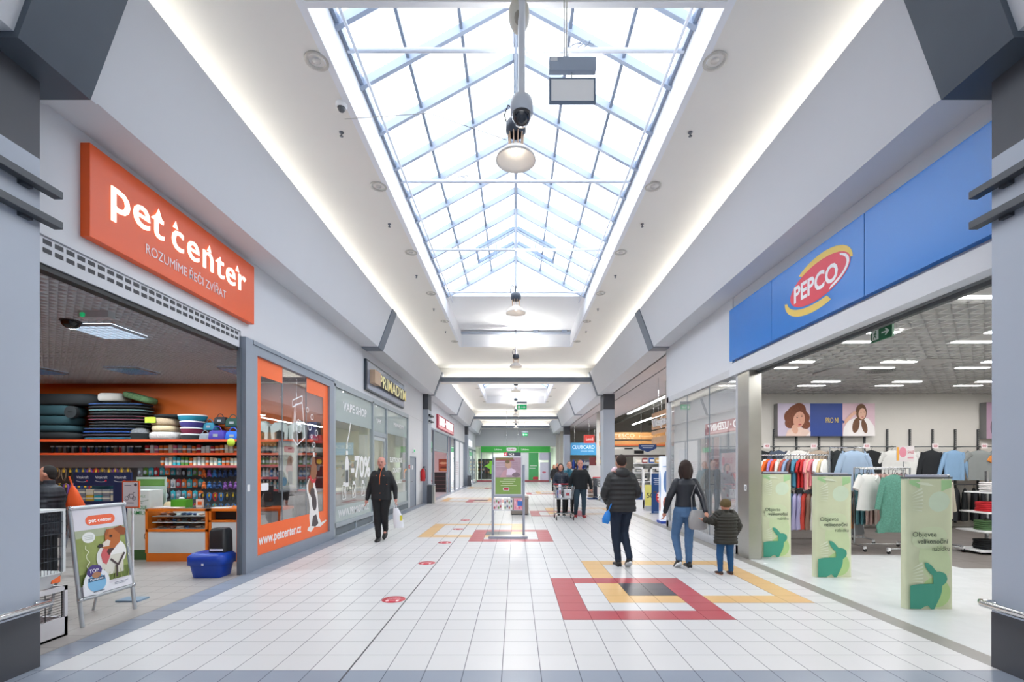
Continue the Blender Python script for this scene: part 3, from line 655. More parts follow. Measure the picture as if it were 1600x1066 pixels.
a.rect(11.05, 1.2, 11.23, 1.5, '#4a4f52')
a.line([(11.14, 2.05), (11.17, 2.2), (11.26, 2.32), (11.33, 2.5), (11.38, 2.64)], .05, W_); a.line([(11.14, 2.0), (11.15, 2.12)], .07, W_)
for i in range(3):
    y = 10.85+.66*i; a.line([(y, .82), (y+.22, .82), (y+.22, 1.14), (y, 1.14), (y, .82)], .02, W_); a.rect(y+.04, 1.15, y+.18, 1.22, W_); a.line([(y+.05, .86), (y+.17, 1.08)], .03, W_)
a.line([(17.1+.28*math.cos(x), 1.25+.22*math.sin(x)) for x in [PI*.4+k*.3 for k in range(9)]], .05, '#e8a04a')
a.build('window_drawings', t)
# PRIMADYM sign
t = thing('vape_shop_sign', 'dark framed sign with pale gold block letters above the vape shop', 'shop sign')
MB().box(-4.02, -3.95, 12.35, 16.5, 3.62, 4.44).build('sign_frame', M('sign_dark', '#2f3944', .4), t)
MB().box(-3.95, -3.944, 12.42, 16.43, 3.66, 4.40).build('sign_panel', M('sign_slate', '#828a9c', .25), t)
MB().box(-3.944, -3.80, 12.62, 13.15, 3.84, 4.20).build('wood_cube', M('sign_wood', '#c5aa90', .5), t)
MB().box(-3.944, -3.86, 13.2, 16.38, 3.86, 4.20).build('letter_case', M('letter_case', '#2c2820', .5), t)
text('letters', 'PRIMADYM', (-3.859, 13.22, 3.86), Y3, Z3, 3.13, .34, M('gold', '#efe6b0', .4, emit=.15, ec='#efe6b0'), .01, t, bold=.012)

# ---------------------------------------------------------------- extinguisher, bin
t = thing('fire_extinguisher', 'red fire extinguisher hung on the white wall before the pillar', 'fire extinguisher', (-3.93, 19.75, .95))
MB().lathe([(.001, 0), (.09, 0), (.10, .03), (.10, .42), (.05, .52), (.03, .54), (.001, .54)], k=16).build('cylinder', M('red_gloss', '#c01c24', .3), t)
MB().tube([(0, 0, .54), (0, 0, .60), (.1, 0, .60)], .02).build('valve', BLK, t); MB().tube([(.03, 0, .58), (.13, 0, .45), (.11, 0, .1)], .012).build('hose', BLK, t)
t = thing('litter_bin', 'dark litter bin with steel side at the foot of the pillar', 'litter bin', (-3.62, 19.9, 0))
MB().box(-.13, .07, -.17, .17, 0, .78).build('body', M('bin_dark', '#444850', .4), t, bevel=.01); MB().box(.07, .17, -.15, .15, 0, .76).build('steel_side', STEEL, t); MB().box(-.13, .17, -.17, .17, .78, .82).build('lid', ALU, t)
t = thing('litter_bin', 'small dark litter bin before the covered shop windows by the second pillar', 'litter bin', (-3.55, 36.2, 0))
MB().box(-.17, .1, -.17, .17, 0, .85).build('body', MATS['bin_dark'], t); MB().box(-.17, .1, -.17, .17, .85, .9).build('lid', ALU, t)
b = thing('fire_alarm', 'tiny red fire alarm box beside the grey service door', 'fire alarm', (-4.02, 17.62, 1.5)); MB().box(-.01, .03, -.06, .06, 0, .13).build('box', MATS['red_gloss'], b); MB().box(.03, .034, -.03, .03, .03, .1).build('button', WHT, b)
b = thing('exit_light', 'small green exit light over the grey service door', 'exit light', (-4.02, 18.3, 2.12)); MB().box(-.01, .05, -.12, .12, 0, .14).build('box', WHT, b); MB().box(.05, .054, -.1, .1, .02, .12).build('green_face', GREENX, b)

# ================================================================ butcher shop front (beyond the pillar)
t = thing('butcher_shop_sign', 'red and white box sign with block letters beyond the pillar', 'shop sign')
MB().box(-4.02, -3.93, 23.6, 29.6, 3.52, 4.22).build('sign_box', M('butcher_red', '#b3384f', .4), t)
MB().box(-3.93, -3.925, 23.8, 29.4, 3.56, 3.68).build('strip', M('butcher_pink', '#f2b0b0', .4), t)
text('letters', 'MASO · UZENINY', (-3.925, 24.0, 3.72), Y3, Z3, 5.2, .42, M('butcher_letters', '#ffffff', .4, emit=.6), .02, t, bold=.02)
t = thing('butcher_shop_facade', 'glass and grey metal front with a half lowered shutter under the butcher sign', 'shop front')
fr = MB()
for y in (21.0, 22.8, 27.6, 28.7, 30.7): fr.box(-4.09, -4.0, y, y+.14, 0, 3.42)
fr.box(-4.09, -4.0, 21, 30.8, 3.34, 3.42); fr.build('frame', ALUD, t)
MB().box(-4.05, -4.04, 21.1, 22.8, .05, 3.34).build('glass', GLS, t); MB().box(-4.05, -4.04, 28.8, 30.7, .05, 3.34).build('glass', GLS, t)
s_ = MB(); z = 2.42
while z < 3.34: s_.cbox((-4.06, 25.2, z+.03), (.03, 4.8, .056), ry=.2); z += .06
s_.build('shutter', M('shutter_grey', '#8f959d', .45, metal=.3), t); MB().box(-4.09, -4.03, 22.9, 27.6, 2.34, 2.42).build('shutter_edge', ALU, t)
for y in (21.2, 29.0): MB().box(-4.035, -4.03, y, y+1.3, 2.45, 2.75).build('green_sticker', M('pale_green', '#5fb183', .5), t)
t = thing('butcher_counter', 'black tiled snack counter with a red end inside the butcher shop', 'counter', (-4.75, 28.4, 0))
MB().box(-.25, .5, 0, .6, 0, 1.16).build('black_front', M('black_tile', '#211f22', .3), t); MB().box(-.55, -.25, 0, .6, 0, 1.16).build('red_front', M('red_front', '#c81f24', .4), t); MB().box(-.56, .55, -.03, .62, 1.16, 1.2).build('worktop', BLK, t)
b = MB()
for k in range(4): b.box(-.55, .5, -.004, 0, .22+.24*k, .228+.24*k)
b.build('tile_joint', M('joint_red', '#a36f72', .5), t)
t = thing('food_picture', 'large colour picture of sausages and sliced meat on the pink back wall', 'picture', (-4.95, 29.98, 1.25))
a = Art((0, 0, 0), X3, Z3); a.rect(0, 0, .62, .78, '#a4402c'); 
for k in range(5): a.ell(.31+.06*math.sin(k*2), .1+.14*k, .26, .075, ('#c9784a', '#7a2f1c', '#b0503a', '#e0a080', '#9c4a2c')[k])
a.build('print', t)
# windows covered in white paper
t = thing('covered_shop_facade', 'empty shop front whose glass is covered with white sheets', 'shop front')
MB().box(-4.1, -4.0, 30.9, 31.05, 0, 3.4).box(-4.1, -4.0, 35.8, 36.7, 0, 3.4).box(-4.1, -4.0, 33.3, 33.42, 0, 3.4).box(-4.1, -4, 30.9, 36.7, 3.3, 3.42).build('frame', ALUD, t)
MB().box(-4.06, -4.04, 31.05, 33.3, .05, 3.3).build('white_sheet', M('paper_white', '#e6e9f0', .7), t); MB().box(-4.06, -4.04, 33.42, 35.8, .05, 3.3).build('white_sheet', MATS['paper_white'], t)
b = MB()
for k in range(7): b.box(-4.039, -4.036, 31.3, 32.9-.2*(k % 3), 1.0+.14*k, 1.03+.14*k)
b.build('lettering', M('pale_ink', '#b59aa4', .6), t)
# last shop on that side
t = thing('jewellery_shop_facade', 'grey shop front with a dark doorway beyond the second pillar', 'shop front')
MB().box(-4.09, -4.0, 37.4, 38.3, 0, 3.1).box(-4.09, -4.0, 39.8, 40.2, 0, 3.1).box(-4.09, -4.0, 43.6, 43.9, 0, 3.1).box(-4.09, -4.0, 37.4, 46.8, 3.0, 3.12).build('frame', ALUD, t)
MB().box(-4.06, -4.02, 38.3, 39.8, 0, 2.6).build('dark_door', M('navy_door', '#1d2430', .4), t); MB().box(-4.05, -4.04, 40.2, 43.6, .3, 3.0).build('glass', VG, t); MB().box(-4.05, -4.04, 43.9, 46.7, 0, 3.0).build('glass', VG, t)
MB().box(-4.034, -4.03, 40.4, 43.4, 2.5, 2.8).build('green_sticker', MATS['pale_green'], t)
t = thing('white_shop_sign', 'small glowing white sign above the dark doorway', 'shop sign'); MB().box(-4.02, -3.94, 38.2, 42.0, 3.3, 3.8).build('sign_box', M('white_lit', '#eef2fa', .4, emit=.6), t); MB().box(-3.94, -3.935, 38.2, 38.9, 3.3, 3.8).build('dark_end', BLK, t)

# ================================================================ pharmacy at the end
t = thing('pharmacy_facade', 'green banded pharmacy front closing the far end of the mall', 'shop front', (0, 46.72, 0))
PG = M('pharmacy_green', '#3aa845', .5, emit=.12, ec='#3aa845')
MB().box(-3.5, 3.42, -.1, .05, 2.93, 3.53).build('green_band', PG, t)
for x in (-2.14, .55): text('lettering', 'Lékárna', (x, -.104, 3.14), X3, Z3, .75, .17, WHT, .004, t, bold=.02)
a = Art((0, -.106, 0), X3, Z3); a.rrect(-.92, 3.05, .05, 3.42, .14, WHT); a.txt('Dr.Max', -.75, 3.16, .62, .14, '#c86a90', .02); a.build('white_logo', t)
MB().box(-3.5, -3.4, -.05, .05, 0, 2.93).box(-2.35, -2.25, -.05, .05, 0, 2.93).box(3.25, 3.5, -.05, .05, 0, 2.93).box(-.7, -.6, -.05, .05, 0, 2.93).build('frame', ALUD, t)
MB().box(-3.4, -2.35, -.02, 0, .2, 2.93).build('glass', GLS, t); MB().box(-2.25, -.7, -.02, 0, .2, 2.93).build('glass', GLS, t)
MB().box(-3.9, 3.3, -.12, .05, 0, .17).build('red_sill', M('red_sill', '#a85a62', .5), t)
MB().box(-.6, 1.28, -.03, .0, .17, 2.93).build('white_panel', M('ph_white', '#e6ebf0', .5), t); MB().box(1.28, 2.28, -.04, .0, .17, 2.9).build('green_panel', M('ph_green', '#4aa763', .5), t)
MB().box(2.4, 3.25, -.04, 0, .17, 1.95).build('white_poster', M('ph_poster', '#dcdcf0', .5), t); MB().box(2.35, 3.25, -.04, 0, 2.15, 2.9).build('lilac_panel', M('ph_lilac', '#cfcee2', .5), t)
a = Art((0, -.045, 0), X3, Z3); a.line([(1.4, 1.6), (2.1, 1.6)], .06, WHT); a.line([(1.35, 1.35), (1.95, 1.35)], .06, WHT); a.rrect(1.7, .22, 2.25, .5, .1, '#c33a4a'); a.ell(2.82, .95, .2, .08, '#c8607a'); a.build('print', t)
t = thing('pharmacy_shelving', 'dark product shelving with a green header inside the end pharmacy', 'shelving', (0, 46.72, 0))
for z in (1.1, 1.45, 1.8, 2.1, .8): 
    MB().box(-3.9, -2.3, 1.0, 1.5, z-.0, z+.035).build('shelf', M('ph_shelf', '#4a564a', .5), t)
MB().box(-3.9, -2.0, 1.55, 1.6, .2, 2.3).build('shelf_back', M('ph_dark', '#5c645c', .6), t); MB().box(-2.3, -.75, 1.1, 1.2, 1.95, 2.45).build('green_header', M('ph_head', '#4b8a48', .5), t)
a = Art((-2.95, -.03, 1.55), X3, Z3); a.poly([(-.1, 0), (.35, -.3), (.35, -.75), (.6, -.75), (.6, .55), (.3, .55), (.3, .3), (-.2, .0), (-.35, -.15)], '#8fe04c'); a.build('green_shape', t)
packs = ['#8c5a5a', '#d8d8d0', '#6a8a5c', '#3c4c50', '#c9a860']
pk = MB().box(-.06, .06, -.05, .05, 0, .2).build('medicine_box', MC('#d8d8d0')); pk.location = (-3.8, 47.9, .84); tag(pk, 'tiny medicine box on the dark shelves inside the end pharmacy', 'medicine box', 'medicine boxes in the end pharmacy'); first = True
for z in (.84, 1.14, 1.49, 1.84):
    for k in range(9):
        if first: first = False; continue
        dup(pk, (-3.8+.17*k, 47.9, z), mats={0: MC(random.choice(packs))})
t = thing('toilet_sign', 'dark hanging sign with a red arrow and WC before the pharmacy', 'sign', (-.62, 36, 0))
MB().box(-.3, 1.0, -.05, .05, 2.35, 2.62).build('panel', M('wc_dark', '#3f4556', .4), t)
a = Art((-.3, -.052, 2.35), X3, Z3); a.rect(0, 0, .27, .27, '#d8385a'); a.poly([(.05, .135), (.18, .04), (.18, .23)], '#ffffff'); a.txt('WC 8', .36, .06, .42, .14, '#ffffff', .03); a.build('print', t)
for x in (-.1, .8): MB().tube([(x, 0, 2.6), (x, 0, 6.0)], .01).build('rod', CHROME, t)
# ================================================================ inside the pet shop
rnd = random.Random(3)
CN = {'#1d2226': 'black', '#d9dadb': 'white', '#b3262c': 'red', '#2f6fb5': 'blue', '#e2b93b': 'yellow', '#5c8f3a': 'green', '#3aa7b5': 'turquoise', '#d86a2a': 'orange', '#7a4a94': 'purple', '#c96a8a': 'pink', '#6e5a48': 'brown', '#8a9098': 'grey', '#e4d9bf': 'cream', '#24406e': 'navy'}
PRD = M('price_red', '#b9585a', .5); FR = M('shelf_orange', '#d9562a', .5); SHG = M('shelf_grey', '#6f7276', .6)
def shelf_unit(name, label, x0, x1, levels, top=None, back_z=2.15, y0=9.85, y1=10.38):
    t = thing(name, label, 'shelving')
    MB().box(x0, x1, y1-.03, y1, 0, back_z).build('back_panel', M('peg_back', '#5a5c5e', .7), t)
    for z, ya in levels:
        MB().box(x0, x1, ya, y1-.03, z-.03, z).build('shelf', WHT if z < 1.7 else SHG, t)
        MB().box(x0, x1, ya-.012, ya, z-.045, z+.003).build('price_strip', FR if z > 1.7 else PRD, t)
    for x in (x0, (x0+x1)/2, x1-.03): MB().box(x, x+.03, y1-.08, y1-.03, 0, back_z).build('upright', SHG, t)
    return t
S1 = shelf_unit('wall_shelving', 'long dark wall shelving with orange edged top shelf stacked with pet beds', -10.6, -5.62, [(2.15, 9.8), (1.873, 9.95)])
MB().box(-7.5, -5.62, 9.98, 10.35, 1.58, 1.607).build('shelf', WHT, S1); MB().box(-7.5, -5.62, 9.968, 9.98, 1.56, 1.61).build('price_strip', MATS['price_red'], S1)
MB().box(-10.6, -7.5, 10.28, 10.34, 1.56, 1.84).build('grey_header', M('grey_header', '#a3a5a6', .6), S1)
S2 = shelf_unit('wall_shelving', 'wall shelving with bottles seen through the orange framed window', -5.6, -4.24, [(2.15, 9.8), (1.873, 9.95), (1.62, 9.95), (1.36, 9.95), (1.1, 9.95)])
# --- product kinds (slot 0 takes the colour)
def pk_box(w_, d_, h, band='#e8e8e6'):
    return MB().box(-w_/2, w_/2, -d_/2, d_/2, 0, h).box(-w_/2-.001, w_/2+.001, -d_/2-.001, d_/2, h*.35, h*.62, 1), [MC('#d9dadb'), MC(band)]
def pk_bottle(r, h):
    return MB().lathe([(.001, 0), (r, .004), (r, h*.68), (r*.45, h*.8), (r*.45, h*.84)], k=12).lathe([(r*.5, h*.83), (r*.5, h), (.001, h)], m=1, k=10).lathe([(r*1.02, h*.2), (r*1.02, h*.5)], m=2, k=12), [MC('#d9dadb'), WHT, MC('#b8c4cc')]
def pk_jar(r, h):
    return MB().lathe([(.001, 0), (r, .004), (r, h*.8), (r*.9, h*.82)], k=12).lathe([(r*1.03, h*.8), (r*1.03, h), (.001, h)], m=1, k=12), [MC('#1d2226'), MC('#b9bdc0')]
def pk_card(w_, h):   # hanging pack: card, blister, hook hole tab
    b = MB().box(-w_/2, w_/2, -.004, .0, -h, 0).box(-.012, .012, -.004, 0, 0, .02)
    b.ball((0, -.02, -h*.6), (w_*.38, .022, h*.3), 1, 8, 5); b.tube([(0, .12, .012), (0, -.03, .012)], .003, 2, 4); return b, [MC('#1d2226'), MC('#8a9098'), CHROME]
def pk_leash(r):
    b = MB(); pts = [(r*.5*math.cos(a), -.03-.008*math.sin(2*a), -r*1.1-r*math.sin(a)) for a in [2*PI*k/14 for k in range(15)]]
    b.tube(pts, .011, 0, 6, False); pts = [(x*.75+.01, y-.015, z*1.05) for x, y, z in pts]; b.tube(pts, .009, 0, 6, False)
    b.box(-.02, .02, -.04, -.03, -.09, 0, 1); b.tube([(0, .12, .0), (0, -.05, .0)], .003, 2, 4); return b, [MC('#2f6fb5'), MC('#e2b93b'), CHROME]
def pk_toy():
    b = MB().ball((0, -.04, -.05), (.035, .03, .035), 0, 8, 6).ball((0, -.04, -.12), (.05, .035, .05), 0, 8, 6).tube([(0, -.04, 0), (0, -.04, -.03)], .006, 1, 5)
    b.ball((-.035, -.04, -.165), (.02, .02, .025), 0, 6, 5).ball((.035, -.04, -.165), (.02, .02, .025), 0, 6, 5); b.tube([(0, .12, .0), (0, -.06, .0)], .003, 2, 4); return b, [MC('#b3262c'), MC('#e2b93b'), CHROME]
def row(name, kindlabel, where, group, proto, pos, pal, cat, jit=.0, rz=0):
    first = None
    for i, p in enumerate(pos):
        h = rnd.choice(pal); lab = f'{CN.get(h, "pale")} {kindlabel} {where}'
        if first is None:
            b, ms = proto; first = b.build(name, ms); first.location = p
            first.material_slots[0].link = 'OBJECT'; first.material_slots[0].material = MC(h); tag(first, lab, cat, group)
        else: dup(first, p, rnd.uniform(-rz, rz), lab, group, {0: MC(h)}, scale=(1, 1, rnd.uniform(.85, 1.08)) if jit else None)
def rng(a, b, s): 
    out = []
    while a < b-1e-6: out.append(a); a += s
    return out
DK = ['#1d2226', '#1d2226', '#6e5a48', '#8a9098', '#24406e', '#b3262c']
LT = ['#d9dadb', '#d9dadb', '#e4d9bf', '#b3262c', '#d86a2a', '#8a9098', '#c96a8a']
row('pet_jar', 'lidded jar', 'in the row under the bed shelf', 'jars under the bed shelf', pk_jar(.034, .15), [(x, 10.03+.03*(i % 2), 1.876) for i, x in enumerate(rng(-9.95, -8.0, .085))], DK, 'jar')
row('pet_box', 'small medicine box', 'in the row under the bed shelf', 'boxes under the bed shelf', pk_box(.075, .09, .16), [(x, 10.05, 1.876) for x in rng(-7.9, -5.8, .1)], LT, 'box', 1)
row('pet_carton', 'slim carton', 'on the white shelf above the hanging toys', 'cartons on the white shelf', pk_box(.06, .09, .17, '#cfe0dc'), [(x, 10.08, 1.61) for x in rng(-7.6, -5.8, .088)], ['#d9dadb', '#d9dadb', '#e4d9bf', '#3aa7b5', '#5c8f3a', '#d86a2a'], 'carton', 1)
hp = []
row('hanging_pack', 'hanging toy pack', 'on the pegs over the glass counter', 'toy packs on the pegs', pk_card(.10, .17), [(x, 10.20, z) for z in (1.55, 1.30, 1.05) for x in rng(-8.2, -6.85, .12)], ['#1d2226', '#5c8f3a', '#3aa7b5', '#d9dadb', '#8a9098', '#b3262c', '#d86a2a'], 'pet toy', 1)
row('dog_toy', 'rubber dog toy', 'hanging on the pegs by the front post', 'rubber toys on the pegs', pk_toy(), [(x, 10.20, z) for z in (1.53, 1.27) for x in rng(-6.78, -5.8, .115)], ['#24406e', '#b3262c', '#2f6fb5', '#7a4a94', '#d86a2a', '#8a9098'], 'dog toy', 1)
row('coiled_leash', 'coiled dog leash', 'hanging low on the pegs behind the counter', 'leashes behind the counter', pk_leash(.085), [(x, 10.16, z) for z in (1.02,) for x in rng(-6.78, -5.8, .13)]+[(x, 10.2, .78) for x in rng(-7.4, -5.8, .14)], ['#2f6fb5', '#b3262c', '#1d2226', '#3aa7b5'], 'dog leash')
row('dog_leash', 'looped leash', 'hung in the dark corner under the mattress stack', 'leashes in the dark corner', pk_leash(.12), [(x+(.05 if z < 1.5 else 0), 10.18, z) for z in (1.55, 1.22) for x in rng(-10.1, -8.3, .14)], ['#1d2226', '#24406e', '#b3262c', '#1d2226', '#6e5a48', '#7a4a94'], 'dog leash', 1)
BT = pk_bottle(.032, .19)
for nm, z, pal in (('top', 1.876, ['#3aa7b5', '#24406e', '#d9dadb']), ('second', 1.623, ['#5c8f3a', '#5c8f3a', '#d9dadb']), ('third', 1.363, ['#d9dadb', '#8a9098', '#2f6fb5']), ('lowest', 1.103, ['#3aa7b5', '#d9dadb', '#e4d9bf'])):
    row('shampoo_bottle', 'bottle', f'on the {nm} bottle shelf behind the orange framed window', f'bottles on the {nm} window shelf', BT if nm == 'top' else pk_bottle(.032, .19), [(x, 10.05, z) for x in rng(-5.5, -4.3, .08)], pal, 'bottle')
# --- beds, mats and carriers on the top shelf
def pillow(w_, d_, h, m=0, z=0, k=24, pw=.55):
    return [(0, 0, z+h*t, w_/2*s, d_/2*s, pw) for t, s in ((0, .5), (.02, .86), (.2, .98), (.5, 1), (.8, .98), (.98, .86), (1, .5))]
def matt(w_, d_, h):
    b = MB().ring(pillow(w_, d_, h), 0, 24); b.ring([(0, 0, h*.42, w_/2*1.008, d_/2*1.008, .55), (0, 0, h*.58, w_/2*1.008, d_/2*1.008, .55)], 1, 24, False); return b
t0 = matt(1.22, .5, .06).build('dog_mat', [M('mat_black', '#14181c', .85, bump=.3), MC('#2f6fb5', .7)])
tag(t0, 'thin dark dog mat, lowest of the tall stack', 'dog mat', 'thin dog mats stacked on the top shelf')
edge = [('#2f5fa8', 'blue edged'), ('#6a5a80', 'lilac edged'), ('#2a64c8', 'bright blue edged'), ('#274f9a', 'deep blue edged'), ('#2a2d30', 'all black'), ('#3a3338', 'brown edged'), ('#8a2f4a', 'crimson edged'), ('#7a2b40', 'wine edged'), ('#2a2d30', 'plain black'), ('#7fb0b0', 'pale green edged'), ('#33373a', 'charcoal edged'), ('#2f5fa8', 'topmost blue edged')]
t0.location = (-8.58, 10.08, 2.152)
for i, (h, nm) in enumerate(edge[1:], 1):
    o = dup(t0, (-8.58+(.08 if i > 3 else -.02)+rnd.uniform(-.02, .02), 10.08, 2.152+.066*i), rnd.uniform(-.02, .02), f'{nm} thin dog mat, {i} mats up in the tall stack', t0['group']); o.material_slots[1].link = 'OBJECT'; o.material_slots[1].material = MC(h, .7)
o = t0; o.material_slots[1].link = 'OBJECT'; o.material_slots[1].material = MC('#2f8fb5', .7)
TEALD = M('teal_cloth', '#1c3a40', .85, bump=.4); DKC = M('dark_cloth', '#15191b', .85, bump=.4)
for i, (x, z, w_, h, m, lab) in enumerate(((-9.82, 2.152, 1.1, .16, DKC, 'black padded dog bed at the bottom of the big pile'), (-9.80, 2.315, 1.05, .14, TEALD, 'dark teal dog bed second in the big pile'), (-9.88, 2.457, 1.0, .20, TEALD, 'thick teal dog bed in the middle of the big pile'), (-9.84, 2.66, 1.0, .22, TEALD, 'teal dog bed under the topmost black one'), (-9.62, 2.885, 1.55, .24, DKC, 'large black dog bed on top of the pile under the ceiling'))):
    o = MB().ring(pillow(w_, .52, h), 0, 28).build('dog_bed', m); o.location = (x, 10.06, z); tag(o, lab, 'dog bed', 'large dog beds in the dark pile')
o = MB().tube([(0, -.04, 0), (0, .04, 0)], .13, 0, 20).lathe([(.06, 0), (.07, .005)], (0, 0, 0)).build('rolled_bed', DKC); o.location = (-9.27, 9.76, 2.72); tag(o, 'round end of a rolled black dog bed against the mat stack', 'dog bed')
o = MB().ring(pillow(.55, .4, .18), 0, 20).build('dog_bed', M('bed_greywhite', '#b9b6ae', .9, bump=.5)); o.location = (-8.62, 10.05, 2.965); tag(o, 'off white cushion lying on top of the mat stack', 'dog bed')
o = MB().ring(pillow(.6, .4, .13), 0, 20).build('dog_bed', M('bed_flower', '#4d6a45', .9, var=.9, scale=25)); o.location = (-8.05, 10.0, 2.99); o.rotation_euler = (0, .28, 0); tag(o, 'green flowered cushion drooping beside the off white one', 'dog bed')
for i, (z, w_, h, c, lab) in enumerate(((2.152, .62, .17, '#c9c6c2', 'fluffy white round bed at the bottom of the fluffy stack'), (2.325, .50, .13, '#cdbb98', 'fluffy cream round bed in the middle of the fluffy stack'), (2.458, .54, .16, '#b9a285', 'fluffy beige round bed at the top of the fluffy stack'), (2.62, .66, .07, '#15191b', 'flat black bed with pale piping over the fluffy stack'))):
    o = MB().ring([(a, b_, c_, d, e, .9) for a, b_, c_, d, e, *_ in pillow(w_, .46, h)], 0, 24).build('cat_bed', M('fluff'+c, c, .95, bump=.9, scale=30, var=.1)); o.location = (-7.52+(.12 if i == 3 else 0), 10.05, z); tag(o, lab, 'cat bed', 'fluffy beds on the top shelf')
o = MB().box(-.11, .11, -.01, .01, -.06, .06).build('price_card', M('lime_card', '#b7d23c', .5)); o.location = (-7.66, 9.79, 2.56); tag(o, 'yellow green price card pinned to the fluffy bed stack', 'price card')
for i, (c, lab, w_) in enumerate((('#3a3f42', 'dark grey rimmed round bed, bottom of the rimmed stack', .40), ('#7a2440', 'wine red rimmed round bed in the rimmed stack', .42), ('#413a80', 'violet rimmed round bed in the rimmed stack', .46), ('#1f7f96', 'teal rimmed round bed on top of the rimmed stack', .56))):
    t = thing('cat_bed', lab, 'cat bed', (-6.95, 10.05, 2.152+.136*i), 0, 'rimmed round beds'); MB().ring([(0, 0, 0, w_*.42, .2), (0, 0, .03, w_*.48, .22), (0, 0, .10, w_*.52, .23)], 0, 24).build('bed_body', MC(c, .8), t); MB().ring([(0, 0, .10, w_*.52, .23), (0, 0, .118, w_*.53, .235), (0, 0, .13, w_*.48, .21)], 0, 24).build('white_rim', MC('#d6d8da', .9), t)
def carrier(c, lab, loc, s=1):
    t = thing('pet_carrier', lab, 'pet carrier', loc, 0, 'soft pet carriers on the top shelf'); t.scale = (s, s, s)
    MB().ring([(0, 0, 0, .17, .12, .4), (0, 0, .03, .18, .13, .4), (0, 0, .16, .165, .11, .4), (0, 0, .2, .14, .08, .5)], 0, 20).build('bag_body', MC(c, .7), t)
    MB().tube([(.09*math.cos(a), -.06, .17+.12*math.sin(a)) for a in [PI*k/8 for k in range(9)]], .011, 0, 6).build('strap', MC(c, .7), t)
    MB().box(-.05, .05, -.128, -.115, .06, .12).build('pocket', MC('#9aa0a6'), t); return t
for c, lab, loc, s in (('#2b7f99', 'teal soft carrier leaning at the back of the carrier group', (-6.60, 10.12, 2.37), .8), ('#8d949c', 'grey soft carrier with pale pockets beside the rimmed bed stack', (-6.62, 10.0, 2.152), .7), ('#43379a', 'purple soft carrier in the middle of the top shelf group', (-6.34, 9.98, 2.152), 1.0)):
    carrier(c, lab, loc, s)
for c, lab, loc, s in (('#1f63c8', 'bright blue soft carrier at the end of the top shelf', (-6.0, 9.97, 2.152), .9), ('#24262b', 'black soft carrier stacked behind the purple one', (-6.36, 10.1, 2.50), .75), ('#1f4a40', 'dark green soft carrier stacked above the blue one', (-6.08, 10.1, 2.44), .9), ('#a02a5c', 'magenta soft carrier beside the dark green one', (-5.8, 10.08, 2.40), .7), ('#c7cdd2', 'pale patterned carrier by the front post', (-5.74, 9.97, 2.152), .6)):
    carrier(c, lab, loc, s)
o = MB().lathe([(.001, -.006), (.085, -.006), (.085, .006), (.001, .006)], k=20).build('price_tag', M('lime_card', '#b7d23c')); o.rotation_euler = (PI/2, 0, 0); o.location = (-5.95, 9.76, 2.09); tag(o, 'round lime green price tag hanging from the edge of the top shelf', 'price tag')
t = thing('cat_bed', 'black cap shaped bed with white dotted top between mats and fluffy beds', 'cat bed', (-8.02, 9.98, 2.152)); MB().ring([(0, 0, 0, .2, .15), (0, 0, .14, .2, .15)], 0, 20).build('bed_body', DKC, t); MB().ring([(0, 0, .14, .2, .15), (0, 0, .22, .16, .12), (0, 0, .26, .06, .05)], 0, 20).build('lid', M('dotted', '#6e7073', .8, var=.9, scale=40), t)
# cat houses behind the window
for i, x in enumerate((-5.42, -5.0, -4.62)):
    t = thing('cat_house', ['pale cat house closest to the window frame post', 'pale cat house in the middle above the bottle shelves', 'pale cat house beside the navy box'][i], 'cat house', (x+.02, 10.02, 2.152), 0, 'pale cat houses on the shelf behind the window')
    a = MB(); a.extr([(-.17, 0), (-.10, 0), (-.11, .15), (0, .2), (.11, .15), (.10, 0), (.17, 0), (.19, .28), (.1, .36), (-.1, .36), (-.19, .28)], (0, -.18, 0), X3, Z3, -.36); a.build('shell', M('cat_house', '#b9c4bf', .6), t)
    MB().box(-.12, .12, .12, .14, 0, .2).build('dark_back', BLK, t); MB().ball((0, 0, .36), (.12, .1, .05)).build('roof_pad', M('roof_pad', '#9aa8a2', .8), t)
o = MB().box(-.1, .1, -.1, .1, 0, .38).build('navy_box', M('navy', '#2b3a74', .5)); o.location = (-4.32, 10.0, 2.152); tag(o, 'tall navy box at the end of the cat house shelf', 'box')
# poster hanging inside the window
t = thing('window_poster', 'hanging poster of a person hugging a dog behind the pet shop glass', 'poster'); a = Art((-4.13, 8.18, 1.16), Y3, Z3)
a.rect(0, 0, .66, .86, '#c9d2d6'); a.rect(.03, .03, .63, .83, '#dfe6d8'); a.rrect(.14, .68, .52, .79, .04, '#d0606a'); a.ell(.36, .5, .1, .12, '#c79a84'); a.ell(.34, .38, .14, .1, '#d8b8ae'); a.ell(.42, .55, .07, .06, '#9a6a50'); a.rect(.28, .1, .44, .34, '#8d9a94'); a.ell(.14, .16, .1, .08, '#7fb2d0'); a.rect(.1, .05, .55, .08, '#eef2f4')
a.build('print', t); MB().box(-4.145, -4.131, 8.15, 8.87, 1.13, 2.05).build('frame', ALU, t); 
for y in (8.2, 8.82): MB().tube([(-4.138, y, 2.05), (-4.138, y, 3.40)], .002, k=4).build('wire', CHROME, t)
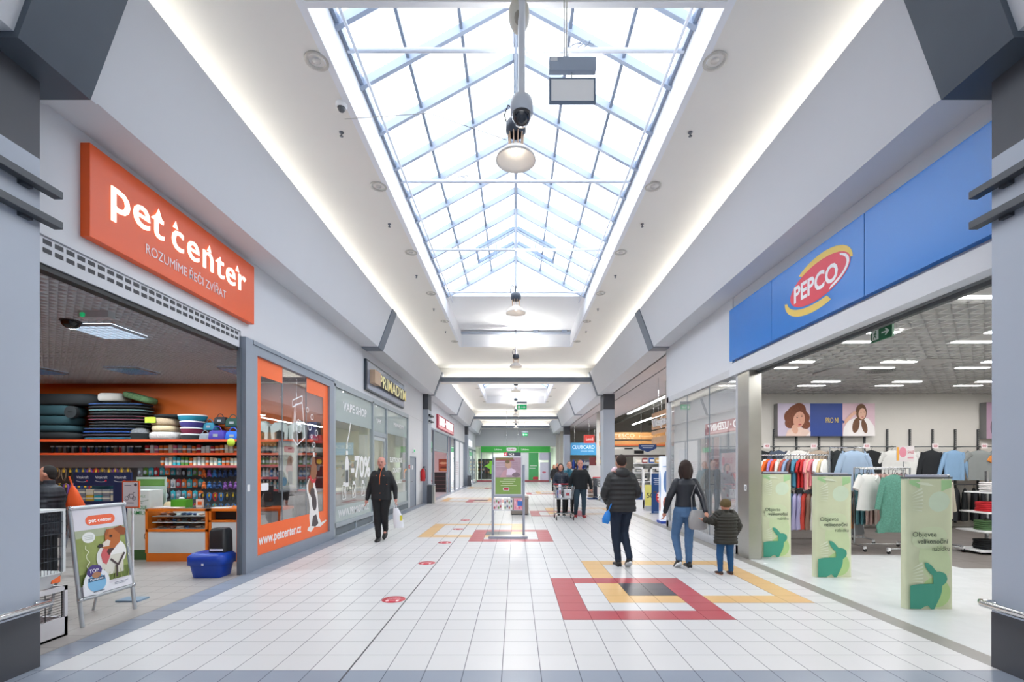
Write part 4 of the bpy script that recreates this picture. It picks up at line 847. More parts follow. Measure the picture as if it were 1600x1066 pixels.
# checkout desk behind the window
t = thing('checkout_desk', 'orange edged checkout desk with white front behind the window', 'desk', (-4.85, 8.7, 0))
MB().box(-.3, .45, 0, .5, .1, .76).build('front', M('counter_white', '#d3dadb', .5), t); MB().box(-.32, .47, -.02, .52, .76, .81).build('worktop', ORG, t); MB().box(-.32, .47, -.02, .5, 0, .1).build('plinth', ORG, t)
for x in (-.32, .43): MB().box(x, x+.04, -.02, 0, .1, .76).build('edge', ORG, t)
t = thing('cash_monitor', 'black till monitor standing on the desk behind the window', 'monitor', (-4.85, 8.95, .812)); MB().box(-.2, .2, -.02, .02, .1, .4).build('screen', BLK, t); MB().box(-.03, .03, -.02, .04, .012, .1).build('stand', BLK, t); MB().box(-.12, .12, -.1, .1, 0, .012).build('base', BLK, t)
# display counter
CO = M('counter_orange', '#e0741c', .4)
t = thing('glass_counter', 'orange framed glass display counter with white lower panel', 'display counter', (-6.17, 7.8, 0))
b = MB().box(0, 1.03, 0, .6, 0, .14); b.box(-.01, .03, -.01, .6, .14, .88).box(.99, 1.03, -.01, .6, .14, .88).box(0, 1.03, -.01, .03, .84, .88).box(0, 1.03, -.01, .03, .50, .54); b.build('orange_frame', CO, t)
MB().box(.03, .99, 0, .02, .14, .50).build('white_panel', MATS['counter_white'], t); MB().box(.03, .99, .57, .6, .14, .88).build('back_panel', MATS['counter_white'], t)
MB().box(.03, .99, .005, .012, .54, .84).build('front_glass', GLT, t); MB().box(.0, 1.03, 0, .6, .88, .89).build('top_glass', GLT, t)
for z in (.64, .74): MB().box(.05, .97, .06, .56, z, z+.012).build('glass_shelf', M('shelf_edge', '#b9c6c6', .3), t)
MB().box(.03, .99, .02, .57, .52, .535).build('floor_board', MATS['counter_white'], t)
snack = MB().ball((0, 0, .022), (.06, .03, .022), 0, 8, 5).build('dog_chew', MC('#6e5a48')); tag(snack, 'brown dog chew lying in the glass counter', 'dog chew', 'dog chews in the glass counter'); snack.location = (-6.05, 7.95, .536); k_ = 0
for z in (.536, .653, .753):
    for i in range(8):
        k_ += 1
        if k_ > 1: dup(snack, (-6.05+.115*i+rnd.uniform(-.02, .02), 7.95+rnd.uniform(-.03, .1), z), rnd.uniform(0, 3), (h := rnd.choice(['#6e5a48', '#8a5a4a', '#d9cfc0', '#3b5a86'])) and {'#6e5a48': 'brown', '#8a5a4a': 'reddish', '#d9cfc0': 'pale', '#3b5a86': 'blue wrapped'}[h]+' dog chew lying in the glass counter', snack['group'], {0: MC(h)})
t = thing('till_cabinet', 'narrow white cabinet with orange frame and dark slot beside the glass counter', 'cabinet', (-5.12, 7.8, 0))
b = MB().box(0, .50, 0, .6, 0, .14).box(0, .04, -.01, .6, .14, .88).box(.46, .5, -.01, .6, .14, .88).box(0, .5, -.01, .6, .84, .88).box(0, .5, -.01, .03, .66, .69); b.build('orange_frame', CO, t)
MB().box(.04, .46, 0, .02, .14, .66).build('white_panel', MATS['counter_white'], t); MB().box(.04, .46, .1, .12, .69, .84).build('dark_slot', BLK, t)
# things on the counter
t = thing('green_box', 'green snack box with a white bow on the glass counter', 'box', (-5.72, 8.0, .892)); MB().box(-.13, .13, -.08, .08, 0, .13).build('box', M('leaf_green', '#4d9a1e', .5), t); MB().ball((0, 0, .15), (.05, .03, .02)).build('bow', WHT, t)
for i, (x, y, rz, c, lab) in enumerate(((-5.95, 7.92, .2, '#e8e6e4', 'white leaflet lying on the glass counter'), (-5.75, 7.86, -.2, '#f0d8d0', 'pinkish leaflet lying by the green box'), (-5.0, 7.95, .1, '#e3e6e8', 'crumpled white sheet on the till cabinet'))):
    o = MB().box(-.14, .14, -.08, .08, 0, .012).build('leaflet', MC(c)); o.location = (x, y, .892 if i < 2 else .882); o.rotation_euler[2] = rz; tag(o, lab, 'leaflet')
t = thing('round_sign', 'small round white sign with orange rim standing on the counter', 'sign', (-6.02, 8.1, .892)); MB().tube([(0, 0, 0), (0, 0, .18)], .006).build('stem', CHROME, t); MB().lathe([(.001, -.006), (.09, -.006), (.09, .006), (.001, .006)], k=20).build('disc', M('disc_cream', '#ead9b0', .5), t).rotation_euler = (PI/2, 0, 0); t.children[-1].location = (0, 0, .25)
MB().box(-.06, .06, -.05, .05, 0, .01).build('base', WHT, t)
t = thing('leaflet_stand', 'small orange and white leaflet stand at the edge of the glass counter', 'leaflet stand', (-5.38, 7.95, .892)); MB().box(-.05, .06, -.02, .02, 0, .14).build('holder', M('leaflet_w', '#e8dcd0', .5), t); MB().box(-.02, .05, -.024, -.02, .04, .1).build('picture', ORG, t)
t = thing('hanging_strip', 'narrow orange and yellow strip of snack packs hanging off the cabinet', 'snack strip', (-4.56, 7.74, .46)); MB().box(-.04, .04, -.01, .01, 0, .42).build('card', ORG, t); 
for k in range(5): MB().box(-.03, .03, -.02, -.01, .03+.075*k, .09+.075*k).build('pack', MC(['#d9c23b', '#b9572c'][k % 2]), t)
MB().box(-.04, .04, 0, .06, .40, .42).build('hook', CHROME, t)
# blue tub and the black carrier on it
t = thing('blue_tub', 'bright blue plastic tub with rim on the floor by the front post', 'tub', (-4.42, 6.80, 0)); BL = M('tub_blue', '#0d3fa8', .35, var=.03)
MB().ring([(0, 0, 0, .20, .15, .35), (0, 0, .01, .205, .155, .35), (0, 0, .18, .235, .185, .35)], 0, 28).build('body', BL, t)
MB().ring([(0, 0, .18, .235, .185, .35), (0, 0, .185, .265, .21, .35), (0, 0, .30, .265, .21, .35), (0, 0, .345, .22, .17, .35), (0, 0, .345, .2, .15, .35)], 0, 28).build('rim', BL, t)
MB().box(-.015, .015, -.215, -.208, .19, .215).build('latch', WHT, t)
t = thing('black_carrier', 'black plastic pet carrier with round side vents standing on the blue tub', 'pet carrier', (-4.33, 6.86, .347)); MB().ring([(0, 0, 0, .13, .11, .4), (0, 0, .30, .125, .105, .4), (0, 0, .34, .1, .08, .5)], 0, 24).build('body', M('carrier_black', '#1d2023', .4), t)
MB().ball((-.128, -.0, .15), (.012, .05, .09)).build('side_vent', M('vent_dark', '#4a4a48', .5), t); MB().box(-.09, .1, -.115, -.108, .02, .05).build('white_trim', WHT, t)
# cardboard stand WHOLE FAMILY and the price post
t = thing('cardboard_stand', 'tall white cardboard stand reading WHOLE FAMILY beside the counter', 'display stand', (-6.42, 7.95, 0))
MB().box(-.19, .19, 0, .3, 0, 1.18).build('column', M('carton_white', '#d3d8d4', .6), t); MB().box(-.195, .195, -.005, .3, 0, .17).build('green_foot', M('deep_green', '#3c5f33', .6), t)
a = Art((-.19, -.001, 0), X3, Z3); a.line([(.02+.034*k, 1.02-.03*math.sin(PI*k/10)) for k in range(11)], .008, '#557a55'); a.txt('MAMMALE', .05, 1.06, .26, .04, '#7fa07f'); a.txt('FOR THE', .1, .95, .16, .025, '#66786a'); a.txt('WHOLE', .06, .86, .27, .06, '#2f8a4a', .01); a.txt('FAMILY', .06, .77, .27, .06, '#2f8a4a', .01); a.ell(.33, .4, .045, .06, '#4d5a50'); a.ell(.33, .4, .03, .045, '#d3d8d4'); a.build('print', t)
t = thing('green_leaflet_box', 'white and green header card rising behind the cardboard stand', 'display card', (-6.50, 8.35, 0)); MB().box(-.28, .24, 0, .03, 0, 1.4).build('card', M('card_mint', '#c3d6cb', .6), t); MB().box(-.26, .22, -.004, 0, 1.24, 1.36).build('green_header', M('head_green', '#6a9a4c', .6), t)
# vitakraft bin
t = thing('snack_display', 'navy display stand with three white brand names in a row', 'display stand', (-7.85, 8.4, 0)); NV = M('vk_navy', '#1d2c54', .5)
MB().box(-.1, .93, 0, .04, 1.24, 1.48).build('header', NV, t); MB().box(-.1, .93, 0, .42, 0, .96).build('base', NV, t); MB().box(-.1, .93, .36, .42, .96, 1.3).build('back_panel', M('vk_teal', '#4a96ae', .5), t); MB().box(.60, .93, .01, .36, .96, 1.24).build('navy_side', NV, t)
a = Art((-.1, -.002, 1.24), X3, Z3)
for i in range(3): a.txt('Vitakraft', .05+.34*i, .13, .22, .05, '#d9dde6', .012); a.line([(.05+.34*i+.022*k, .09-.02*math.sin(PI*k/10)) for k in range(9)], .008, '#d9dde6'); a.ell(.24+.34*i, .09, .02, .016, '#d0344a')
a.build('lettering', t)
row('snack_tub', 'clear lidded snack tub', 'in the navy three name display', 'snack tubs in the navy display', pk_box(.13, .1, .1, '#e7e2d0'), [(-7.88+.15*i, 8.52, .962+.11*j) for j in range(2) for i in range(5)], ['#e2b93b', '#8a9098', '#3aa7b5', '#5c8f3a', '#e4d9bf'], 'snack tub')
o = MB().box(-.13, .13, -.09, .09, 0, .11).box(-.135, .135, -.095, .095, .085, .11, 1).build('snack_tub', [MC('#c9a24a'), MC('#cfe3e8')]); o.location = (-7.66, 8.58, 1.302); tag(o, 'pale lidded tub standing above the middle brand name', 'snack tub')
# low green edged shelf
t = thing('low_rack', 'low rack with bright green shelf edges behind the orange price post', 'rack', (-6.92, 7.6, 0))
for z in (.02, .22, .42, .62): MB().box(-.25, .25, 0, .35, z, z+.05).build('shelf', M('edge_green', '#6a9a4a', .5), t)
MB().box(-.25, .25, .33, .36, 0, .9).build('back_panel', M('rack_dark', '#4a5048', .6), t)
row('food_tin', 'pet food tin', 'on the green edged rack', 'tins on the green edged rack', pk_jar(.045, .11), [(-7.1+.1*i, 7.72, z) for z in (.072, .272, .472) for i in range(5)], ['#6e5a48', '#1d2226', '#d9dadb', '#b3262c'], 'tin')
t = thing('price_post', 'white post holding an orange framed price card with a bicycle drawing', 'price sign', (-4.56, 5.56, 0)); MB().tube([(0, 0, .02), (0, 0, 1.12)], .012).build('post', WHT, t); MB().box(-.13, .13, -.09, .09, 0, .02).build('base', M('base_blue', '#7d97ad', .3), t)
MB().box(-.10, .10, -.03, -.012, 1.10, 1.42).build('frame', M('frame_orange', '#e4622c', .4), t); a = Art((-.088, -.031, 1.115), X3, Z3); a.rect(0, 0, .176, .29, '#e6e7ec')
for x in (.045, .13): a.line([(x+.022*math.cos(k*PI/5), .1+.022*math.sin(k*PI/5)) for k in range(11)], .005, '#444a58')
a.line([(.045, .1), (.075, .15), (.12, .15), (.13, .1), (.085, .1), (.075, .15)], .005, '#444a58'); a.line([(.12, .15), (.125, .17), (.145, .17)], .005, '#444a58'); a.rect(.02, .25, .1, .258, '#888e9a'); a.ell(.15, .26, .018, .018, '#444a58'); a.rect(.05, .04, .13, .05, '#888e9a'); a.build('print', t)
# ceiling fittings of the pet shop
for i, (x, y) in enumerate(((-5.5, 6.3), (-7.3, 8.9), (-5.2, 8.9), (-9.1, 8.9))):
    t = thing('ceiling_light', ['square lit louvre panel in the pet shop ceiling closest to the opening', 'square louvre panel over the dog mats', 'square louvre panel near the front post', 'square louvre panel over the big dog beds'][i], 'ceiling light', (x, y, 3.42))
    MB().box(-.3, .3, -.3, .3, .004, .012).build('diffuser', M('panel_glow', '#eef6ff', .5, emit=2.2 if i == 0 else 1.2, ec='#e6f2ff') if i == 0 else M('panel_blue', '#9ab4d0', .5, emit=.5, ec='#9dbde0'), t)
    b = MB()
    for k in range(7): b.box(-.3+.1*k-.006, -.3+.1*k+.006, -.3, .3, -.03, .004); b.box(-.3, .3, -.3+.1*k-.006, -.3+.1*k+.006, -.03, .004)
    b.build('louvre_grille', CHROME if i else M('louvre', '#c9d2da', .3), t)
t = thing('dome_camera', 'black half dome camera under the pet shop ceiling', 'camera', (-5.62, 5.9, 3.43)); MB().lathe([(.10, 0), (.10, -.02), (.085, -.06), (.05, -.09), (.001, -.10)], k=24).build('dome', M('dome_black', '#0d0f12', .15), t); MB().lathe([(.11, 0), (.11, -.012), (.10, -.012)], k=24).build('ring', BLK, t)
t = thing('emergency_light', 'slim clear emergency light with a green dot on the pet shop ceiling', 'emergency light', (-5.1, 5.55, 3.40)); MB().box(-.06, .30, -.05, .05, -.05, .03).build('body', M('em_clear', '#b9bfc2', .2), t); MB().ball((-.0, -.05, -.02), .03).build('green_lamp', GREENX, t)
# --- cages by the near pillar
WC = M('cage_white', '#d6d9da', .5)
t = thing('wooden_crate', 'white painted wooden pet crate with wire side on the floor by the pillar', 'crate', (-4.24, 3.86, 0))
b = MB(); D, H_, L = .5, .47, .56
b.box(-.03, 0, 0, L, 0, .18).box(-.03, 0, 0, .03, 0, H_).box(-.03, 0, L-.03, L, 0, H_).box(-.03, 0, 0, L, H_-.04, H_).box(-D, -.03, L-.03, L, 0, .18).box(-D, -D+.03, L-.03, L, 0, H_).box(-D, 0, L-.03, L, H_-.04, H_).box(-D, -D+.03, 0, L, 0, .18).box(-D, 0, 0, .03, 0, .18).box(-D, 0, 0, L, 0, .02)
b.build('wooden_frame', M('white_wood', '#cfcdd0', .6, bump=.2), t); b = MB()
for k in range(11): b.tube([(-.015, .03, .2+.024*k), (-.015, L-.03, .2+.024*k)], .0025, k=5)
for k in range(4): b.tube([(-.012, .05+.155*k, .18), (-.012, .05+.155*k, H_-.03)], .004, k=5)
b.build('wire_mesh', BLK, t)
t = thing('bird_cage', 'tall white and dark wire pet cage standing on the wooden crate', 'cage', (-4.24, 3.86, .475))
MB().ring([(-.24, .27, 0, .2, .23, .35), (-.24, .27, .12, .25, .29, .35), (-.24, .27, .13, .26, .3, .35)], 0, 28).build('tray', WC, t); b = MB()
x0, x1, y0, y1, z0, z1 = -.46, -.02, .0, .54, .13, .70
for k in range(19): y = y0+(y1-y0)*k/18; b.tube([(x1, y, z0), (x1, y, z1)], .002, k=4)
for k in range(13): x = x0+(x1-x0)*k/12; b.tube([(x, y1, z0), (x, y1, z1)], .002, k=4)
for z in (.25, .37, .49, .60): b.tube([(x1, y0, z), (x1, y1, z)], .003, k=4); b.tube([(x0, y1, z), (x1, y1, z)], .003, k=4)
b.build('wire_mesh', M('wire_dark', '#3a4048', .4, metal=.5), t); MB().box(x0, x1+.01, y0, y1+.01, z1, z1+.02).box(x1-.01, x1+.01, y1-.012, y1+.01, z0, z1).box(x1-.01, x1+.01, y0, y0+.012, z0, z1).build('frame', WC, t)
MB().box(x0, x0+.01, y0, y1, z0, z1).build('dark_side', M('cage_inside', '#23282c', .6), t); MB().box(x0, x1, y0, y0+.01, z0, z1).build('dark_side', MATS['cage_inside'], t)
MB().tube([(-.4, .3, .3), (-.06, .3, .4)], .01).build('perch', M('perch', '#5a4a3a', .7), t); MB().box(-.02, -.01, .42, .5, .04, .1).build('price_tag', ORG, t)
# --- A-board with the dog poster
t = thing('a_board', 'silver framed pavement board with a brown and white dog poster', 'display board'); AL = M('aboard_alu', '#bcc1c6', .35, metal=.6)
O = Vector((-4.285, 4.62, 0)); U = Vector((.03, .59, 0)).normalized(); V = Vector((-.135, 0, 1.19)).normalized(); W_, Hh = .60, 1.20
N = U.cross(V)
def pl(u, v, n=0): return O+U*u+V*v+N*n
for u in (-.0, W_): MB().tube([pl(u, 0), pl(u, Hh)], .019, k=6).build('leg', AL, t)
for v in (.27, Hh-.02): MB().tube([pl(-.01, v), pl(W_+.01, v)], .022, k=6).build('frame_rail', AL, t)
MB().extr([(0, .27), (W_, .27), (W_, Hh), (0, Hh)], O-N*.012, U, V, .012).build('back_panel', AL, t)
for u in (.06, W_-.05): MB().tube([pl(u, Hh-.03, -.02), (O+U*u+Vector((-.42, 0, 0)))], .013, k=6).build('rear_leg', AL, t)
for u, v in ((0, .27), (W_, .27), (0, Hh-.02), (W_, Hh-.02)): MB().ball(pl(u, v, .012), .024).build('corner_cap', CHROME, t)
a = Art(pl(.025, .29, .001), U, V); PW, PH = .55, .87
a.rect(0, 0, PW, PH, '#dcdae2'); a.rect(0, .10, PW, .66, M('grass_blur', '#8e9a58', .6, var=.35, scale=9))
a.rect(0, .10, PW, .22, M('grass_dark', '#6a7a3c', .6, var=.5, scale=20)); a.rect(0, .58, PW, .66, M('grass_pale', '#a8b094', .6, var=.1))
a.rrect(.12, .70, .45, .80, .05, '#ee6a44'); a.txt('pet center', .155, .73, .26, .04, '#ffffff', .02)
a.ell(.135, .58, .07, .055, '#e8ebe8')
for k in range(3): a.rect(.09, .595-.018*k, .18, .599-.018*k, '#8d9a92')
# dog: chest, head, ear, muzzle, tongue, harness
a.ell(.34, .34, .15, .15, '#dfe0dc'); a.ell(.42, .38, .12, .13, '#e9e8e4'); a.poly([(.22, .16), (.48, .16), (.50, .36), (.26, .36)], '#d6d4c8')
a.poly([(.27, .44), (.24, .38), (.25, .30), (.29, .27), (.33, .33), (.38, .44)], '#c65a5e'); a.poly([(.36, .48), (.31, .40), (.33, .36), (.44, .46)], '#4a2a26')
a.poly([(.23, .47), (.30, .50), (.31, .58), (.35, .64), (.45, .64), (.49, .58), (.47, .48), (.40, .43), (.30, .43)], '#b4652f'); a.poly([(.41, .64), (.50, .66), (.56, .62), (.54, .55), (.49, .56), (.45, .60)], '#8f4a22'); a.poly([(.30, .58), (.33, .64), (.36, .63), (.33, .57)], '#9a5226')
a.poly([(.26, .46), (.34, .46), (.36, .51), (.33, .53), (.27, .50)], '#d9cfc4'); a.ell(.245, .475, .03, .02, '#2a2426'); a.ell(.37, .56, .018, .013, '#23191a')
a.line([(.34, .32), (.42, .24), (.51, .36)], .02, '#4a3a3c'); a.line([(.40, .24), (.39, .12)], .03, '#453a38')
for s in (-1, 1): a.line([(.33+s*.24+s*.02*math.sin(k*2.2), .26+.035*k) for k in range(8)], .006, '#e6ead0')
for k in range(14): a.line([(.02+.038*k, .10), (.03+.038*k+.02*math.sin(k), .2+.03*math.sin(k*2.3))], .006, ['#7d8a44', '#a3a860'][k % 2])
a.poly([(0, 0), (PW, 0), (PW, .10), (.3, .07), (0, .12)], '#e4e4ea'); a.ell(.15, .12, .14, .13, '#e4e7ec'); a.poly([(.05, .22), (.07, .27), (.12, .30), (.2, .28), (.22, .24), (.20, .19), (.08, .18)], '#4a3a7a'); a.txt('TOP', .08, .22, .1, .035, '#f0eef6', .015)
a.ell(.15, .11, .1, .09, '#7fb7dc'); a.poly([(.06, .13), (.24, .13), (.24, .17), (.06, .17)], '#2f5574'); a.txt('Panacea', .08, .14, .14, .022, '#e8eef4', .01); a.ell(.15, .19, .05, .03, '#a87858'); a.rect(.10, .02, .22, .03, '#6a7080'); a.rect(.34, .06, .5, .066, '#8a90a0'); a.rect(.34, .045, .47, .05, '#8a90a0')
a.build('poster_print', t)
# ================================================================ blue clothes shop
t = thing('clothes_shop_sign', 'long glossy blue sign board with a red oval emblem and yellow arcs', 'shop sign'); BLUE = M('sign_blue', '#0f76cc', .22, var=.01)
for y0, y1 in ((3.5, 5.28), (5.29, 7.19), (7.2, 8.62)): MB().box(3.94, 4.02, y0, y1, 3.52, 4.46).build('blue_panel', BLUE, t)
a = Art((3.939, 6.08, 4.01), -Y3, Z3)
def cresc(pts, m): a.poly(pts, m)
YE = M('logo_yellow', '#e6c558', .4)
def arc(cx, cy, rx, ry, a0, a1, rot=0, n=16):
    c, s = math.cos(rot), math.sin(rot); return [(cx+rx*math.cos(q)*c-ry*math.sin(q)*s, cy+rx*math.cos(q)*s+ry*math.sin(q)*c) for q in [a0+(a1-a0)*k/n for k in range(n+1)]]
a.poly(arc(.0, .02, .62, .31, -.05, 2.3, .06)+arc(.0, .0, .575, .235, 2.3, -.05, .06)[1:-1], YE)
a.poly(arc(-.06, -.04, .70, .33, PI-.05, PI+2.0, .04)+arc(-.04, -.02, .66, .25, PI+2.0, PI-.05, .04)[1:-1], YE)
a.ell(-.02, 0, .605, .245, M('logo_red', '#dd2f45', .35), .06, 32)
a.poly(arc(-.02, 0, .585, .225, -1.2, .75, .06)+arc(-.035, .005, .555, .20, .75, -1.2, .06)[1:-1], '#f2f2f4')
a.txt('PEPCO', -.53, -.115, .90, .22, '#f4f4f6', .03)
a.build('emblem', t)
# white trim and shutter case under the sign
t = thing('shutter_case', 'grey roller shutter case along the top of the clothes shop opening', 'shutter case')
MB().box(4.11, 4.20, 3.74, 8.0, 3.22, 3.40).build('case', M('case_grey', '#8b9090', .5, metal=.2), t); MB().box(4.13, 4.19, 3.74, 8.0, 3.18, 3.22).build('bottom_bar', M('case_dark', '#4d5152', .5), t)
t = thing('steel_column', 'brushed steel column between the glass and the clothes shop opening', 'column'); MB().box(3.98, 4.20, 7.98, 8.38, 0, 3.24).build('cladding', STEEL, t, bevel=.006)
MB().box(3.974, 3.98, 8.05, 8.13, 1.17, 1.27).build('switch_plate', WHT, t); MB().box(3.972, 3.974, 8.085, 8.10, 1.19, 1.25).build('switch', BLK, t)
t = thing('display_window', 'tall silver framed clothes shop window beside the steel column', 'shop window')
SF = M('silver_frame', '#c3c6cc', .35, metal=.5)
MB().box(4.0, 4.08, 8.40, 8.5, 0, 3.40).box(4.0, 4.08, 12.25, 12.42, 0, 3.40).box(4.0, 4.08, 8.4, 12.4, 3.26, 3.40).box(4.0, 4.08, 8.4, 12.4, 0, .16).build('frame', SF, t)
MB().box(4.036, 4.044, 8.5, 12.25, .16, 3.26).build('glass', glass('shop_glass', refl=.28, haze=.10, hazec='#e6ecf0'), t)  # white haze paints a bright reflection into the pane
for y in (9.75, 11.0): MB().box(4.03, 4.05, y-.006, y+.006, .16, 3.26).build('glass_joint', MATS['joint_grey'], t)
t = thing('window_poster', 'white and pink sale poster hung in the clothes shop window by the column', 'poster'); MB().box(4.10, 4.12, 8.75, 9.35, .85, 1.85).build('board', WHT, t)
a = Art((4.098, 9.35, .85), -Y3, Z3); a.rect(0, 0, .6, 1.0, '#ece6ea'); a.ell(.12, .84, .07, .09, '#e0708a'); a.ell(.36, .38, .15, .17, '#d7d2d8'); 
for k in range(14): a.ell(.36+.2*math.cos(k*.9), .40+.23*math.sin(k*.9), .035, .03, ['#e08098', '#b8a8bc', '#e4a0b0'][k % 3])
a.txt('SALE', .24, .8, .3, .1, '#e79aac', .01); a.rect(.1, .06, .5, .1, '#cdbac6'); a.build('print', t)
t = thing('window_poster', 'narrow blue and white lit poster hung at the far end of the clothes shop window', 'poster'); MB().box(4.10, 4.12, 11.2, 11.75, .9, 2.0).build('board', WHT, t); a = Art((4.098, 11.75, .9), -Y3, Z3); a.rect(0, 0, .55, 1.1, '#e6edf4'); a.poly([(.05, .1), (.35, .1), (.5, .5), (.3, .8), (.15, .5)], '#6fa5de'); a.rect(.32, .7, .5, .74, '#c09aa8'); a.build('print', t)
for y in (11.3, 11.65): MB().tube([(4.11, y, 2.0), (4.11, y, 3.5)], .003, k=4).build('wire', CHROME, t)
# green easter covers over the door gates
BG1 = M('cover_green', '#cdd4b4', .55, var=.16, scale=2.2)
def cover(x, y, lab, tx):
    t = thing('gate_cover', lab, 'display cover', (x, y, 0), 0, 'printed spring covers in the shop entrance')
    MB().ring([(0, 0, 0, .265, .055, .45), (0, 0, 1.45, .265, .055, .45)], 0, 40, True, False).build('sleeve', BG1, t)
    a = Art((-.235, -.0535, 0), X3, Z3); s = .47/.53
    def P(l): return [(p[0]*s, p[1]) for p in l]
    a.poly(P([(0, 1.44), (.53, 1.44), (.53, 1.36), (.3, 1.28), (0, 1.40)]), M('cov_a', '#a4cf98', .55, var=.1)); a.ell(.33, 1.2, .12, .11, M('cov_b', '#cfe0c9', .55, var=.1), .5)
    a.ell(.28, .54, .17, .24, M('cov_c', '#c6d6ac', .55, var=.08), .3); a.ell(.295, .19, .16, .17, M('cov_d', '#b0d08e', .55, var=.1), .4); a.ell(.22, .8, .2, .12, M('cov_e', '#cdd9b6', .55, var=.06), .2)
    for (cx, cy) in ((.02, 1.28), (.02, .45)):
        for k in range(7): q = .5-.19*k; a.poly([(max(.002, cx), cy-.028*k), (cx+.05+.08*math.cos(q), cy-.028*k+.08*math.sin(q)+.04), (cx+.06+.07*math.cos(q), cy-.028*k+.07*math.sin(q)+.02)], M('cov_leaf', '#dde4cf', .55, var=.03))
    a.poly([(.05, 1.42), (.12, 1.39), (.28, 1.37), (.2, 1.41)], MATS['cov_leaf'])
    RB = [(.18, .525), (.222, .52), (.264, .494), (.30, .455), (.333, .42), (.365, .424), (.395, .418), (.43, .405), (.456, .379), (.464, .341), (.455, .31), (.433, .287), (.40, .264), (.395, .20), (.375, .14), (.35, .095), (.32, .04), (.30, .004), (.256, .004), (.24, .028), (.218, .045), (.17, .03), (.134, .006), (.0, .01), (.0, .264), (.05, .277), (.118, .283), (.287, .287), (.29, .33), (.284, .379), (.25, .40), (.215, .44), (.19, .48)]
    a.poly(P(RB), M('rabbit_teal', '#3e9a84', .5, var=.12, scale=1.5))
    a.txt('Objevte', .03*s, .81, .30*s, .055, '#4e5f4a'); a.txt('velikonoční', .09*s, .735, .385*s, .05, '#3f4f3e', .012); a.txt('nabídku', .275*s, .655, .215*s, .05, '#5f6f58')
    a.build('print', t)
    MB().box(-.27, .27, -.03, .03, 1.455, 1.475).build('top_bar', M('bar_dark', '#55585a', .4), t); MB().box(-.22, .22, -.02, .02, 1.475, 1.50).build('top_plate', M('bar_lilac', '#b9bdd0', .4), t); MB().box(-.24, .24, -.04, .04, 0, .004).build('foot_plate', SF, t)
cover(4.56, 8.22, 'green spring cover with rabbit, standing beside the steel column', 0); cover(4.56, 6.75, 'green spring cover with rabbit, the middle one of three in the entrance', 0); cover(4.62, 5.26, 'green spring cover with rabbit, standing closest to the big grey pillar', 0)
# exit sign and ceiling panels
t = thing('exit_sign', 'green running man exit sign with arrow hung in the clothes shop opening', 'exit sign', (4.36, 5.56, 0)); MB().box(-.012, .012, -.16, .16, 3.10, 3.26).build('panel', M('exit_dark', '#1f6b45', .4), t)
a = Art((-.0125, .16, 3.10), -Y3, Z3); a.rect(.02, .02, .12, .14, '#dfeee6'); a.ell(.075, .12, .012, .012, '#1f6b45'); a.line([(.07, .105), (.065, .07), (.085, .04)], .014, '#1f6b45'); a.line([(.065, .07), (.045, .05), (.04, .03)], .012, '#1f6b45'); a.line([(.045, .085), (.07, .1), (.09, .085)], .01, '#1f6b45'); a.line([(.17, .08), (.27, .08)], .02, '#dfeee6'); a.poly([(.24, .04), (.29, .08), (.24, .12), (.22, .12), (.25, .08), (.22, .04)], '#dfeee6'); a.build('pictogram', t)
MB().box(-.02, .02, -.1, .1, 3.26, 3.30).build('lamp_bar', WHT, t); MB().tube([(0, 0, 3.3), (0, 0, 3.49)], .006).build('rod', CHROME, t)
lp = thing('ceiling_light', 'square panel with two bright strips in the clothes shop ceiling', 'ceiling light', (5.08, 6.83, 3.478), 0, 'two strip panels in the clothes shop ceiling')
MB().box(-.3, .3, -.27, .27, 0, .02).build('panel', M('light_panel', '#b5b3b0', .5), lp)
for y in (-.25, .25): MB().box(-.3, .3, y-.045, y+.045, -.006, 0).build('light_strip', M('strip_glow', '#ffffff', .5, emit=9), lp)
for x in (5.08, 6.93, 8.75, 10.6, 12.4):
    for y in (4.95, 6.83, 8.7, 10.7):
        o = lp if (x, y) == (5.08, 6.83) else dup(lp, (x, y, 3.478)); o['label'] = f'two strip ceiling panel, {ORD[int((y-4.9)/1.88)]} row behind the entrance, {ORD[int((x-5)/1.8)]} from the steel column side'
for x, y in ((6.4, 9.3), (7.5, 8.5)):
    o = MB().box(-.3, .3, -.3, .3, 0, .015).build('blank_panel', MATS['light_panel']); o.location = (x, y, 3.474); tag(o, f'plain grey ceiling panel {"beside the round air vent" if x > 7 else "between the lit panels"} in the clothes shop', 'ceiling panel')
t = thing('air_vent', 'round perforated air vent in the clothes shop ceiling', 'air vent', (7.25, 9.25, 3.47)); MB().lathe([(.001, 0), (.22, 0), (.24, .012)], k=28).build('plate', M('vent_plate', '#a7a6a4', .5), t)
b = MB()
for k in range(5): 
    r = .04+.04*k; b.lathe([(r, -.003), (r+.012, -.003)], k=24)
b.build('slot', M('vent_slot', '#4a4a4a', .6), t)
t = thing('dome_camera', 'little black dome camera at the corner of the clothes shop ceiling', 'camera', (5.75, 11.3, 3.485)); MB().lathe([(.09, 0), (.08, -.06), (.04, -.09), (.001, -.1)], k=18).build('dome', MATS['dome_black'], t)
